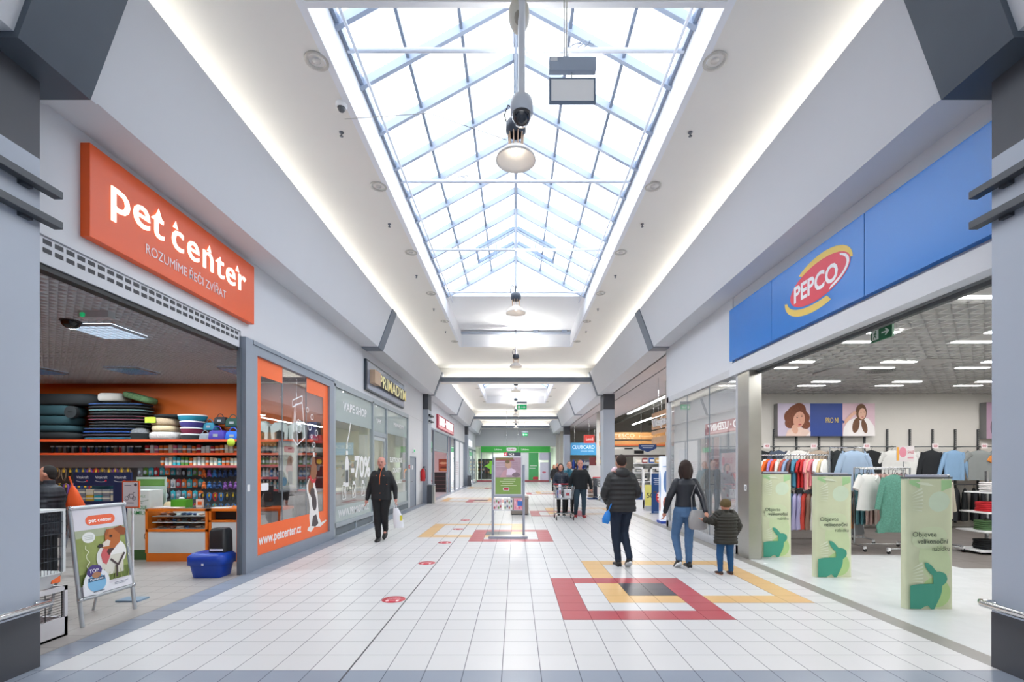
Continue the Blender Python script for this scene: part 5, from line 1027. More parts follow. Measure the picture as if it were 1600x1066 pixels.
# wall banner with two portraits and the word PRO NI
t = thing('wall_banner', 'wide banner with two smiling women and a blue PRO NI field on the back wall', 'banner', (6.80, 12.12, 2.37)); MB().box(0, 2.52, .01, .19, 0, .85).build('box', M('banner_side', '#8b8b8c', .5), t)
a = Art((0, 0.009, 0), X3, Z3); a.rect(0, 0, .84, .85, '#c9bfd4'); a.rect(.84, 0, 1.68, .85, M('banner_blue', '#1c3f8f', .5, var=.03)); a.rect(1.68, 0, 2.52, .85, '#d6b8c4')
HR = M('hair_curly', '#7a4630', .7, var=.45, scale=22)
for cx, cy, r in ((.5, .56, .26), (.36, .5, .2), (.66, .48, .17), (.32, .34, .14), (.72, .3, .12), (.55, .68, .18)): a.ell(cx, cy, r, r, HR)
a.poly([(.2, 0), (.84, 0), (.8, .16), (.6, .22), (.45, .26), (.25, .15)], '#e5c9bc'); a.ell(.55, .43, .15, .21, '#d9a088', -.2); a.ell(.44, .18, .08, .12, '#dba890', .3); a.ell(.57, .30, .045, .018, '#b04a50', .2); a.ell(.50, .48, .022, .01, '#3a2420'); a.ell(.62, .51, .022, .01, '#3a2420'); a.line([(.47, .51), (.53, .525)], .008, '#5a3526'); a.line([(.59, .54), (.65, .54)], .008, '#5a3526'); a.line([(.565, .45), (.575, .38), (.56, .37)], .006, '#c08470')
a.poly([(.84-.12, 0), (.84, 0), (.84, .12)], '#efe3e0'); a.txt('PRO NI', 1.24, .35, .33, .13, '#d8c06a', .015)
a.poly([(1.68, 0), (2.52, 0), (2.5, .25), (2.35, .45), (2.2, .5), (2.0, .48), (1.8, .38), (1.7, .2)], '#ece8e8'); a.ell(2.16, .62, .14, .22, M('hair_brown', '#6e4c36', .7, var=.3, scale=14)); a.ell(2.02, .28, .09, .2, MATS['hair_brown'], -.2); a.ell(2.24, .25, .07, .18, MATS['hair_brown'], .25)
a.ell(2.18, .58, .095, .145, '#dcae98', -.1); a.ell(2.19, .49, .03, .012, '#b45a58'); a.ell(2.15, .61, .016, .008, '#3a2420'); a.ell(2.23, .62, .016, .008, '#3a2420'); a.ell(1.98, .6, .05, .05, '#dcae98'); a.poly([(1.70, .38), (1.9, .6), (1.97, .55), (1.74, .3)], '#dcae98'); a.poly([(1.66, .42), (1.73, .37), (1.68, .32)], MATS['banner_blue']); a.build('print', t)
t = thing('wall_banner', 'dark pink banner beginning beside the big grey pillar on the back wall', 'banner', (12.22, 12.12, 2.3)); MB().box(0, .8, .01, .19, 0, .95).build('box', MATS['banner_side'], t); a = Art((0, .009, 0), X3, Z3); a.rect(0, 0, .8, .95, '#b99ab0'); a.ell(.3, .3, .2, .3, '#5a3a48'); a.build('print', t)
# slotted wall posts and rail
for i in range(15):
    x = 5.0+.597*i; t = thing('slotted_post', 'black slotted upright on the white back wall of the clothes shop', 'wall upright', (x, 12.28, 0), 0, 'slotted uprights on the back wall'); MB().box(-.02, .02, 0, .035, .1, 2.56).build('post', M('post_dark', '#43464a', .5), t)
    b = MB()
    for k in range(12): b.box(-.008, .008, -.004, 0, 1.9+.055*k, 1.93+.055*k)
    b.build('slot', M('slot_pale', '#a8a8a4', .6), t)
for z, lab in ((2.09, 'long grey clothes rail along the back wall above the hung shirts'), (1.12, 'lower clothes rail of the back wall with dark clothes')):
    t = thing('wall_rail', lab, 'clothes rail', (0, 0, z)); MB().tube([(4.9, 12.0, 0), (13.5, 12.0, 0)], .014).build('rail', M('rail_grey', '#7e8386', .35, metal=.7), t)
    for i in range(15): MB().box(4.99+.597*i, 5.01+.597*i, 12.0, 12.28, -.012, .012).build('bracket', MATS['rail_grey'], t)
for i, x in enumerate((6.4, 7.6, 8.95, 10.7, 11.95)):
    o = MB().box(-.08, .08, -.006, .006, -.06, .07).build('price_card', MC('#ece4e6')); a = None; o.location = (x-.0, 11.92, 2.10); tag(o, 'small white card with red price clipped on the back wall rail', 'price card', 'price cards on the back wall rail')
    p = text('price', ['40', '325', '50', '220', '80'][i], (-.05, -.0065, -.02), X3, Z3, .1, .05, MC('#c0455a'), .0005, o, bold=.02)
# --- garments
def cloth(w_, h, dep, flare=1.0, neck=.05, ph=0, amp=.012, nf=5, waist=1.0, k=28, rows=9):
    vs = []; R = []
    zs = [(-.0, neck, .012), (-.025, w_*.30, .02), (-.06, w_*.46, .028)]
    for i in range(rows):
        q = i/(rows-1); ww = w_*.5*((1-q)*1+q*flare)*(1-(1-waist)*math.sin(PI*q)); zs.append((-.10-(h-.10)*q, ww, dep))
    b = MB(); vs = []
    for i, (z, hw, d) in enumerate(zs):
        q = max(0, -z/h)
        for j in range(k):
            a = 2*PI*j/k; x = hw*math.cos(a); s_ = math.sin(a); y = d*math.copysign(abs(s_)**.6, s_)+amp*q*math.sin(nf*2*x/w_*2+ph)+amp*.5*q*math.sin(nf*4.1*x/w_+ph*2)
            vs.append((x, y, z+ (.006*math.sin(3*a+ph) if i == len(zs)-1 else 0)))
    n = len(zs); b.add(vs, [(i*k+j, i*k+(j+1) % k, (i+1)*k+(j+1) % k, (i+1)*k+j)[::-1] for i in range(n-1) for j in range(k)], 0, True)
    b.add(vs[:k], [tuple(range(k))], 0); b.add(vs[-k:], [tuple(range(k))[::-1]], 0); return b
def sleeves(b, w_, L, r=.05, ang=.35, dep=.5):
    for s in (-1, 1):
        P = [(s*w_*.40, 0, -.07), (s*(w_*.46+L*.25*ang), 0, -.07-L*.25), (s*(w_*.48+L*.6*ang), .004, -.07-L*.6), (s*(w_*.48+L*ang), 0, -.07-L)]
        n0 = len(b.v); b.tube(P, [r*1.15, r, r*.9, r*.85], 0, 10)
        for q in range(n0, len(b.v)): x, y, z = b.v[q]; b.v[q] = (x, y*dep, z)
    return b
def hanger(t, w_=.4, c=None):
    b = MB().tube([(-w_/2, 0, -.075), (-.02, 0, .0), (.02, 0, .0), (w_/2, 0, -.075)], .009, 0, 6)
    b.tube([(0, 0, 0), (0, 0, .035), (.025, 0, .05), (.03, 0, .075), (.0, 0, .095), (-.025, 0, .08)], .004, 0, 5); return b.build('hanger', c or BLK, t)
def make(kind, lab, cat='shirt', group=None):
    t = thing(kind, lab, cat, (0, 0, 0), 0, group)
    if kind == 'child_shirt': b = sleeves(cloth(.34, .50, .03, 1.1, ph=rnd.random()*6), .34, .16, .045, .6)
    elif kind == 'short_sleeve_shirt': b = sleeves(cloth(.50, .66, .035, 1.02, ph=2), .50, .2, .075, .6)
    elif kind == 'long_sleeve_shirt': b = sleeves(cloth(.52, .72, .035, 1.05, ph=1), .52, .6, .062, .28)
    elif kind == 'coat': b = sleeves(cloth(.54, .85, .05, 1.1, ph=3), .54, .62, .07, .2)
    elif kind == 'dress': b = sleeves(cloth(.46, 1.04, .05, 1.55, ph=1, amp=.03, nf=9, waist=.85), .46, .55, .062, .22)
    elif kind == 'blouse': b = sleeves(cloth(.40, .66, .04, 1.3, ph=4, amp=.022, nf=8), .40, .2, .08, .5)
    elif kind == 'trousers':
        b = MB()
        for s in (-1, 1): b.ring([(s*.08, 0, -.02, .085, .02, .7), (s*.085, 0, -.3, .09, .028, .7), (s*.09, 0, -.7, .075, .025, .7), (s*.095, 0, -.98, .08, .02, .7)][::-1], 0, 14)
    elif kind == 'skirt': b = cloth(.34, .72, .04, 1.35, neck=.12, ph=2, amp=.02, nf=8)
    b.build('cloth', MC('#d9dadb', .85), t)
    hanger(t, .3 if kind in ('child_shirt', 'trousers', 'skirt') else .4); return t
PROTO = {}
def hang(kind, loc, rz, h, lab, cat, group, s=1, mat=None):
    m = {0: mat or MC(h, .85)}
    if kind not in PROTO:
        t = PROTO[kind] = make(kind, lab, cat, group); t.location = loc; t.rotation_euler = (0, 0, rz); t.scale = (s,)*3
        c = t.children[0]; c.material_slots[0].link = 'OBJECT'; c.material_slots[0].material = m[0]; return t
    o = dup(PROTO[kind], loc, rz, lab, None, m, s); 
    if group: o['group'] = group
    elif 'group' in o: del o['group']
    o['category'] = cat; return o
RK = M('rack_chrome', '#b9bdc0', .25, metal=.9)
def rack(name, lab, x0, x1, y, z, z2=None, dy=.28):
    t = thing(name, lab, 'clothes rack', (0, y, 0)); MB().tube([(x0, 0, z), (x1, 0, z)], .014).build('rail', RK, t)
    if z2: MB().tube([(x0, -.05, z2), (x1, -.05, z2)], .012).build('rail', RK, t)
    for x in (x0, x1):
        MB().tube([(x, 0, .1), (x, 0, z)], .015).build('post', RK, t); MB().tube([(x, -dy, .1), (x, dy, .1)], .014).build('foot', RK, t)
        for yy in (-dy, dy):
            w_ = MB().tube([(x-.012, yy, .036), (x+.012, yy, .036)], .034, k=12).build('wheel', BLK, t); MB().box(x-.018, x+.018, yy-.02, yy+.02, .05, .1).build('fork', WHT, w_)
    MB().tube([(x0, 0, .1), (x1, 0, .1)], .012).build('crossbar', RK, t); return t
rack('clothes_rack', 'chrome rack on wheels with colourful small shirts beside the steel column', 4.80, 6.42, 9.6, 1.82, 1.12)
NM = {'#3f7a3a': 'green', '#223040': 'dark navy', '#b9a7a0': 'dusty', '#22282c': 'black', '#e8e8e4': 'white', '#e3671f': 'orange', '#a58cd0': 'lilac', '#e65a3c': 'coral', '#c5bfae': 'beige', '#b4584a': 'brick', '#8fa6cc': 'pale blue', '#6b4a4a': 'maroon', '#4a8aa8': 'teal', '#c22a2c': 'red', '#e58a94': 'pink', '#efb8a8': 'peach', '#dfe4ec': 'ice white', '#d8c8a0': 'cream', '#eef0ee': 'speckled white'}
cols = list(NM)
for i, h in enumerate(['#3f7a3a', '#223040', '#b9a7a0', '#22282c', '#e8e8e4', '#e3671f', '#a58cd0', '#e65a3c', '#e8e8e4', '#c5bfae', '#b4584a', '#8fa6cc', '#6b4a4a', '#4a8aa8', '#4a8aa8', '#c22a2c', '#c22a2c', '#e58a94', '#efb8a8', '#e58a94', '#dfe4ec', '#dfe4ec', '#d8c8a0', '#eef0ee']):
    hang('child_shirt', (4.88+.064*i, 9.6, 1.735), PI/2-.8+rnd.uniform(-.15, .15), h, f'{NM[h]} small shirt hanging on the rack beside the steel column', 'shirt', 'small shirts on the wheeled rack', rnd.uniform(1.05, 1.25))
NM2 = {'#1f4a66': 'deep blue', '#a9a6cc': 'lilac', '#c4453a': 'red', '#d9dad6': 'white', '#c9a88c': 'tan', '#5b86ac': 'denim blue', '#8a6a5c': 'brown'}
for i in range(15):
    h = ['#5b86ac', '#1f4a66', '#1f4a66', '#1f4a66', '#5b86ac', '#1f4a66', '#1f4a66', '#5b86ac', '#a9a6cc', '#a9a6cc', '#c4453a', '#8a6a5c', '#d9dad6', '#c9a88c', '#c9a88c'][i]
    hang('skirt', (4.95+.095*i, 9.55, 1.03), PI/2-.8+rnd.uniform(-.1, .1), h, f'{NM2[h]} skirt on the lower rail of the wheeled rack', 'skirt', 'skirts on the lower rail', 1.0)
rack('clothes_rack', 'chrome rack on wheels with pink trousers and the green dress', 6.48, 7.55, 8.95, 1.56)
for i in range(12):
    h = ['#4c7d86', '#4c7d86', '#d3b3ad', '#cfaea8', '#d6c2ba', '#c9a49e', '#d3b3ad', '#e0cfc8', '#c9a49e', '#b58a84', '#9a7a80', '#6a5a60'][i]
    hang('trousers', (6.58+.08*i, 8.95, 1.465), PI/2-.8+rnd.uniform(-.1, .1), h, f'{"teal" if i < 2 else "dusty pink" if i < 9 else "dark rose"} trousers on the rack with the green dress', 'trousers', 'trousers on the dress rack')
GD = M('green_pattern', '#5a9080', .85, var=.45, scale=45)
hang('dress', (6.82, 8.42, 1.44), .12, '', 'green patterned long sleeved dress hung facing the entrance', 'dress', None, 1, GD)
for i, (x, y, z) in enumerate(((6.5, 8.62, 1.44), (6.56, 8.7, 1.45))): hang('blouse', (x, y+.05*i, z), .25+.2*i, '#dcdcda', ['frilly white blouse hung in front beside the green dress', 'white blouse hung just behind the frilly one'][i], 'blouse', None, 1.0)
hang('skirt', (6.28, 8.9, 1.08), .5, '#d9803c', 'orange skirt hanging beside the middle rabbit cover', 'skirt', None, .95); hang('skirt', (6.62, 9.1, .98), .4, '#8f9296', 'grey skirt hanging low behind the white blouses', 'skirt', None, 1.0)
t = thing('rack_arm', 'slim chrome stand holding the dress and blouses before the dress rack', 'clothes rack', (0, 0, 0)); MB().tube([(6.35, 8.62, 1.545), (7.0, 8.40, 1.535)], .011).build('rail', RK, t); MB().tube([(6.98, 8.42, .1), (6.98, 8.42, 1.54)], .014).build('post', RK, t); MB().tube([(6.7, 8.42, .1), (7.2, 8.42, .1)], .014).build('foot', RK, t)
for x in (6.72, 7.18): MB().tube([(x-.012, 8.42, .036), (x+.012, 8.42, .036)], .034, k=12).build('wheel', BLK, t); MB().box(x-.02, x+.02, 8.40, 8.44, .05, .12).build('fork', WHT, t)
t = thing('sale_card', 'large pale sale card with a pink oval clipped on the middle rack', 'price card', (7.55, 8.98, 1.60)); MB().tube([(-.1, 0, -.04), (-.1, 0, .08)], .008).build('clip', RK, t); MB().box(-.24, .10, -.01, .0, .08, .38).build('card', MC('#ddd6d8'), t)
a = Art((-.24, -.0105, .08), X3, Z3); a.ell(.12, .18, .07, .10, '#d8879a'); a.rect(0, .02, .05, .28, '#e6a84a'); a.txt('SALE', .21, .16, .12, .05, '#c04a60', .01); a.rect(.21, .06, .32, .09, '#d89aa6'); a.build('print', t)
# facing shirts
ST = rack('clothes_stand', 'chrome stand holding the pale blue denim shirt in front of the back wall', 6.55, 7.25, 9.75, 1.98)
hang('long_sleeve_shirt', (6.92, 9.55, 1.90), .1, '#9fb6d0', 'large pale blue long sleeved shirt hung facing the entrance beside the banner', 'shirt', None, 1.12)
MB().tube([(6.92, 0, 1.98), (6.92, -.2, 1.98)], .01).build('arm', RK, ST)
for i, (k, x, z, h, lab, s) in enumerate((('long_sleeve_shirt', 9.02, 1.99, '#15181b', 'black long sleeved shirt on the back wall beside the pale blue one', 1.05), ('blouse', 9.55, 1.99, '#d9dad8', 'white shirt on the back wall beside the black one', 1.2), ('blouse', 9.98, 1.98, '#e2e3e1', 'second white top on the back wall behind the sale card', 1.1), ('coat', 10.55, 1.99, '#1a1e24', 'dark navy coat on the back wall beside the blue blouse', 1.0), ('long_sleeve_shirt', 11.12, 1.99, '#86a9cc', 'sky blue blouse hung on the back wall between coat and grey top', 1.05), ('short_sleeve_shirt', 11.78, 1.99, '#8b9090', 'grey top with small green letters on the back wall', 1.15), ('short_sleeve_shirt', 12.36, 1.99, '#d98a40', 'bright orange top on the back wall next to the big pillar', 1.1))):
    hang(k, (x, 11.86, z), rnd.uniform(-.12, .12), h, lab, 'shirt', None, s)
for i, (x, h, c) in enumerate(((5.3, '#223040', 'dark navy'), (5.75, '#8a5560', 'wine'), (6.2, '#22282c', 'black'), (6.7, '#4a5568', 'slate'), (7.2, '#e8e8e4', 'white'), (7.7, '#b8a898', 'beige'), (8.2, '#22282c', 'charcoal'), (8.6, '#9fb6d0', 'light blue'))):
    hang('short_sleeve_shirt', (x, 11.9, 1.99), rnd.uniform(-.5, .5), h, f'{c} top half hidden on the back wall behind the wheeled rack', 'shirt', 'tops half hidden on the back wall')
for i in range(36): hang('skirt', (4.95+.235*i, 12.0, 1.02), rnd.uniform(.5, 1.2), ['#15181b', '#1d2126', '#22262c', '#2c2e33'][i % 4], 'black garment on the lower rail of the back wall', 'skirt', 'black garments on the lower back wall rail', 1.15)
QC = M('quilt', '#b9b3a2', .85, bump=.8, scale=14); hang('coat', (8.02, 8.75, 1.32), .35, '', 'quilted beige coat hanging beside the rabbit cover by the pillar', 'coat', None, .85, QC)
rack('clothes_rack', 'low chrome rack holding the quilted coat and dark clothes', 7.75, 8.3, 8.95, 1.42)
for i in range(5): hang('coat', (7.8+.1*i, 8.98, 1.33), PI/2-.4, ['#15181b', '#22262c'][i % 2], 'black coat on the low rack behind the quilted one', 'coat', 'black coats on the low rack', .8)
# shelves with folded stacks by the pillar
t = thing('table_shelf', 'white shelf unit with folded clothes beside the big grey pillar', 'shelving', (8.42, 8.35, 0))
for z, x0 in ((1.12, .12), (.76, .02), (.42, -.04), (.07, -.10)): MB().box(x0, 1.25, 0, .55, z-.025, z).build('shelf', WHT, t)
for x in (.5, 1.2): MB().box(x, x+.04, .50, .54, 0, 1.5).build('post', RK, t)
for x in (.02, 1.1): MB().tube([(x, .1, .022), (x+.03, .1, .022)], .022, k=10).build('wheel', BLK, t)
fm = MB().ring(pillow(.30, .26, .035), 0, 20); fold = fm.build('folded_shirt', MC('#d9dadb')); first = True
for z, x0, hs in ((1.122, .16, (('#d6d2d4', 'white'), ('#c9c2cc', 'pale grey'))), (.762, .08, (('#c01f2a', 'red'), ('#d8c9a0', 'cream'))), (.422, .06, (('#4f7048', 'green'), ('#8fb0d0', 'light blue'))), (.072, .04, (('#15181b', 'black'), ('#202428', 'charcoal')))):
    for j, (h, nm) in enumerate(hs):
        for k in range(5):
            loc = (8.42+x0+.17+.34*j+rnd.uniform(-.01, .01), 8.60, z+.036*k); lab = f'{nm} folded shirt in the stacks on the shelf unit by the pillar'
            if first: first = False; fold.location = loc; tag(fold, lab, 'folded shirt', 'folded shirts on the shelf unit'); fold.material_slots[0].link = 'OBJECT'; fold.material_slots[0].material = MC(h, .85)
            else: dup(fold, loc, rnd.uniform(-.08, .08), lab, 'folded shirts on the shelf unit', {0: MC(h, .85)})
# behind the window: dark tops on a shelf, hung jeans, a basket table
t = thing('window_rack', 'dark rack with jeans and shelf seen through the clothes shop window', 'shelving', (4.5, 10.6, 0)); MB().box(0, .9, 0, .4, 1.80, 1.83).build('shelf', SHG, t)
for x in (0, .86): MB().box(x, x+.04, .36, .4, 0, 2.5).build('post', MATS['post_dark'], t)
MB().tube([(0, .1, 1.7), (.9, .1, 1.7)], .012).build('rail', RK, t)
for i in range(7): hang('trousers', (4.6+.11*i, 10.7, 1.60), PI/2-.6, ['#5d6a78', '#3c4650', '#7c8894'][i % 3], f'{["blue grey", "dark", "faded"][i % 3]} jeans hung behind the clothes shop window', 'jeans', 'jeans behind the window', 1)
for i in range(3):
    o = MB().ring(pillow(.32, .3, .16), 0, 18).build('bag', M('bag_dark', '#262c36', .8, bump=.4)); o.location = (4.68+.3*i, 10.8, 1.832); o.rotation_euler = (0, 0, .3*i); tag(o, 'dark crumpled bag on the shelf behind the clothes shop window', 'bag', 'dark bags behind the window')
t = thing('basket_table', 'small white table with a wicker basket behind the clothes shop window', 'table', (4.5, 9.0, 0)); MB().box(0, .4, 0, .5, .66, .7).build('tabletop', WHT, t)
for x, y in ((.02, .02), (.36, .02), (.02, .46), (.36, .46)): MB().box(x, x+.025, y, y+.025, 0, .66).build('leg', RK, t)
t = thing('wicker_basket', 'wicker basket with a tall handle standing on the small white table', 'basket', (4.7, 9.25, .70)); MB().lathe([(.001, 0), (.13, 0), (.16, .12), (.15, .12)], k=20).build('bowl', M('wicker', '#b09468', .8, bump=.6, scale=40), t); MB().tube([(.15*math.cos(q), 0, .12+.2*math.sin(q)) for q in [PI*k/10 for k in range(11)]], .01).build('handle', MATS['wicker'], t)
# ================================================================ supermarket side
WOOD = M('sign_wood_board', '#c08a50', .5, var=.15, scale=3)
t = thing('supermarket_gantry', 'long orange wooden gantry board over the supermarket entrance', 'sign board', (0, 24, 0))
MB().box(4.3, 11, 0, .1, 2.95, 3.32).box(4.3, 11, 0, .1, 2.62, 2.88).build('board', WOOD, t)
a = Art((4.6, -.002, 2.95), X3, Z3); a.txt('TESCO', .45, .12, 1.05, .17, '#ecdcc0', .0)
for k in range(5): a.rect(.47+.21*k, .04, .62+.21*k, .07, '#ecdcc0')
a.txt('Finanční služby', 1.75, .13, 1.5, .08, '#e4cda4'); a.rect(.3, -.32, 4.5, -.27, '#c4562a'); a.build('lettering', t)
for x in (4.8, 7.5, 10.5): MB().tube([(x, .05, 3.3), (x, .05, 5.15)], .012).build('rod', CHROME, t)
t = thing('welcome_board', 'slatted wooden welcome board with bold white letters beside the white post', 'sign board', (5.0, 0, 0))
MB().box(0, .06, 13.2, 17.2, 3.36, 3.50).box(0, .06, 13.2, 17.2, 2.92, 3.28).box(0, .06, 13.2, 17.2, 2.74, 2.86).box(0, .06, 13.2, 17.2, 2.40, 2.62).build('slat_panel', M('pale_slat', '#cba27c', .5, var=.12, scale=4), t)
text('letters', 'Vítejte v', (-.004, 17.05, 3.0), -Y3, Z3, 2.1, .26, WHT, .05, t, bold=.03)
text('letters', 'TESCO', (-.004, 14.7, 3.0), -Y3, Z3, 1.2, .26, MC('#d0252f'), .05, t, bold=.03)
for y in (14, 16.5): MB().tube([(.03, y, 3.45), (.03, y, 4.72)], .01).build('rod', CHROME, t)
t = thing('loyalty_banner', 'blue loyalty card banner with a red wedge hung inside the supermarket', 'banner', (4.1, 35, 2.4)); MB().box(0, 2.1, 0, .04, 0, .92).build('panel', M('club_blue', '#3a8ec2', .4), t)
a = Art((0, -.001, 0), X3, Z3); a.poly([(1.85, .92), (2.1, .92), (2.1, .2), (2.02, .45)], '#c9492f'); a.txt('CLUBCARD', .14, .47, 1.65, .27, '#dfeef8'); a.txt('výhodné nabídky', .75, .26, 1.0, .1, '#bfe0f2'); a.build('print', t)
for x in (.3, 1.8): MB().tube([(x, .02, .92), (x, .02, 3.0)], .01).build('rod', CHROME, t)
t = thing('red_sign_box', 'red hanging box sign with white lettering left of the wooden gantry', 'sign', (4.35, 29.5, 3.05)); t['label'] = 'red hanging box sign with white lettering at the end of the wooden gantry'
MB().box(0, .62, 0, .5, 0, .5).build('box', M('sign_red', '#dd3f35', .4, emit=.1, ec='#dd3f35'), t); a = Art((0, -.001, 0), X3, Z3); a.txt('Levně', .08, .16, .46, .16, '#ffe9e6', .02); a.build('lettering', t); MB().tube([(.3, .25, .5), (.3, .25, 1.65)], .01).build('rod', CHROME, t)
t = thing('maroon_board', 'dark red display board with a round yellow sign inside the supermarket', 'display board', (5.2, 33, 0)); MB().box(0, 1.0, 0, .05, 0, 2.2).build('board', M('maroon', '#5a1c22', .5), t); MB().lathe([(.001, -.01), (.18, -.01), (.18, .01)], k=20).build('round_sign', M('sun_yellow', '#e2b83a', .5), t).rotation_euler = (PI/2, 0, 0); t.children[-1].location = (.62, -.02, 1.9)
# gantries, shelving walls deep in the store
for i, (x0, x1, y, z) in enumerate(((6.2, 14, 30, 2.3), (6.5, 16, 34, 2.6))):
    t = thing('store_canopy', ['white curved canopy edge over the supermarket tills', 'grey beam with screens over the far supermarket aisles'][i], 'canopy', (0, y, 0)); MB().box(x0, x1, 0, 1.2, z, z+.35).build('fascia', M('canopy_white', '#cfcfc9', .5), t); MB().box(x0, x1, -.02, 0, z-.12, z).build('dark_edge', M('canopy_dark', '#4a3f40', .6), t)
    for x in (x0+.2, x1-.3): MB().box(x, x+.1, .4, .5, 0, z).build('post', M('canopy_post', '#bdbdb8', .5), t)
    MB().box(x0+1.4, x0+2.0, -.03, 0, z+.08, z+.28).build('screen', BLK, t)
t = thing('hanging_arrow', 'navy blue pointed sign hung behind the white post', 'sign', (6.25, 22.2, 0)); MB().extr([(-.42, 2.62), (-.42, 2.42), (0, 2.24), (.42, 2.42), (.42, 2.62)], (0, 0, 0), X3, Z3, .04).build('board', M('navy_sign', '#1d3a72', .5), t); a = Art((-.3, -.042, 2.42), X3, Z3); a.rect(0, .1, .6, .14, '#d4dcec'); a.rect(.06, .02, .54, .05, '#d4dcec'); a.build('lettering', t)
for x in (-.3, .3): MB().tube([(x, 0, 2.6), (x, 0, 4.9)], .008).build('rod', CHROME, t)
# tall shelving behind the gates: rows of goods
gp = [('#c9c9c2', 'pale'), ('#2f5ca8', 'blue'), ('#8a2f34', 'dark red'), ('#5e6468', 'grey'), ('#c9a24a', 'yellow'), ('#3b3f44', 'black')]
goods = MB().box(-.14, .14, -.1, .1, 0, .24).box(-.13, .13, -.101, -.1, .06, .16, 1).build('product_carton', [MC('#c9c9c2'), MC('#e4e4e0')]); goods['category'] = 'carton'; gf = True
for nm, x0, y, lv, n, wn in (('white', 6.6, 25.5, (.25, .75, 1.25, 1.75), 14, 'behind the entrance gates'), ('grey', 4.7, 38, (.3, .8, 1.3, 1.8), 7, 'by the blue loyalty banner')):
    t = thing('store_shelving', f'{nm} supermarket shelving filled with goods {wn}', 'shelving', (x0, y, 0)); L_ = n*.36+.2
    MB().box(-.1, L_, .3, .35, 0, 2.1).build('back_panel', M('sv_'+nm, '#a3a6a5' if nm == 'grey' else '#b4b6b3', .6), t)
    for z in lv: MB().box(-.1, L_, -.15, .3, z-.04, z).build('shelf', WHT, t)
    for z in lv:
        for k in range(n):
            h, c = rnd.choice(gp); loc = (x0+.1+.36*k, y+.08, z+.002); lab = f'{c} carton on the {nm} shelving {wn}'
            if gf: gf = False; goods.location = loc; tag(goods, lab, 'carton', 'cartons on the white shelving'); goods.material_slots[0].link = 'OBJECT'; goods.material_slots[0].material = MC(h)
            else: dup(goods, loc, 0, lab, f'cartons on the {nm} shelving', {0: MC(h)}, (rnd.uniform(.8, 1.1), 1, rnd.uniform(.6, 1.2)))
# blue bottles/balloons at the loyalty banner
for i, x in enumerate((4.25, 4.75, 4.98)):
    o = MB().lathe([(.001, 0), (.13, .05), (.14, .5), (.05, .66), (.05, .74), (.001, .75)], k=14).build('blue_canister', M('canister_blue', '#2748a0', .4)); o.location = (x+.3, 36.8, 1.35); tag(o, f'{["first", "second", "third"][i]} blue canister from the mall, standing high under the loyalty banner', 'canister', 'blue canisters under the banner')
t = thing('white_kiosk', 'white curved kiosk with blue ends under the loyalty banner', 'kiosk', (4.9, 36.4, 0)); MB().box(-.7, 1.4, 0, .9, 0, 1.33).build('body', M('kiosk_white', '#c6c9cc', .5), t); MB().tube([(-.1, .2, 1.75), (1.3, .2, 1.75)], .12, 0, 16).build('roll_canopy', M('roll_white', '#d9dde2', .4), t)
for x in (-.1, .55, 1.2): MB().box(x, x+.05, .1, .3, 1.33, 1.75).build('post', MATS['canister_blue'], t)
# gates
for i, (x, y) in enumerate(((4.62, 17.6), (5.3, 17.6), (5.02, 19.2))):
    t = thing('security_gate', ['white framed glass gate closest to the yellow poster', 'white framed glass gate behind the blue poster', 'white framed gate standing further inside the entrance'][i], 'gate', (x, y, 0), 0, 'white entrance gates'); b = MB().box(-.22, -.16, -.03, .03, 0, 1.55).box(.16, .22, -.03, .03, 0, 1.55).box(-.22, .22, -.03, .03, 1.49, 1.55).box(-.22, .22, -.03, .03, 0, .32)
    b.build('frame', WHT, t); MB().box(-.16, .16, -.004, .004, .32, 1.49).build('glass', GLT, t); MB().box(-.15, .15, -.008, -.004, .32, .6).build('blue_panel', M('gate_blue', '#2a4a86', .5), t)
t = thing('poster_stand', 'tall navy poster stand with a red splash offer inside the supermarket entrance', 'poster stand', (4.52, 15.5, 0)); MB().box(-.005, .42, 0, .06, 0, 1.34).build('board', M('tesco_navy', '#15427e', .45), t)
a = Art((0, -.001, 0), X3, Z3)
for k in range(4): a.rect(.05+.03*(k % 2), 1.16-.06*k, .37-.03*(k % 2), 1.185-.06*k, '#c7d6ec')
a.ell(.27, .55, .14, .2, '#c22632'); a.txt('2+1', .17, .58, .2, .12, '#ffffff', .03); a.rect(.18, .48, .36, .51, '#ffffff'); a.ell(.1, .72, .06, .04, '#4a4450'); a.rect(.05, .05, .3, .08, '#9fb6d8'); a.build('print', t); MB().box(-.03, .45, -.1, .16, 0, .02).build('base', M('foot_grey', '#9aa0a6', .4), t)
t = thing('poster_stand', 'pale yellow poster with a big 5 behind the navy poster stand', 'poster stand', (4.6, 16.6, 0)); MB().box(0, .3, 0, .04, .18, .92).build('board', M('tesco_yellow', '#e6de78', .5), t); text('numeral', '50', (.05, -.002, .46), X3, Z3, .24, .18, MC('#3a3a3a'), .002, t); MB().box(0, .3, -.1, .15, 0, .18).build('base', M('foot_grey2', '#a9adb2', .4), t)
t = thing('lit_column', 'tall white and blue lit advertising column at the end of the clothes shop window', 'advertising column', (4.17, 13.1, 0)); MB().box(-.12, .12, -.12, .12, .06, 1.86).build('body', M('lit_white', '#e8eef6', .4, emit=.35, ec='#eef4ff'), t); MB().box(-.16, .16, -.2, .2, 0, .06).build('base', M('lit_blue', '#2c50b0', .4), t)
a = Art((-.12, -.1215, .06), X3, Z3); a.ell(.12, 1.1, .07, .3, '#7b9fd8'); a.rect(.03, 1.5, .2, 1.53, '#8fb0e0'); a.ell(.12, .5, .08, .18, '#d98a78'); a.rect(.02, .15, .2, .2, '#5f8fe0'); a.ell(.17, 1.66, .025, .035, '#3f66c8'); a.build('print', t)
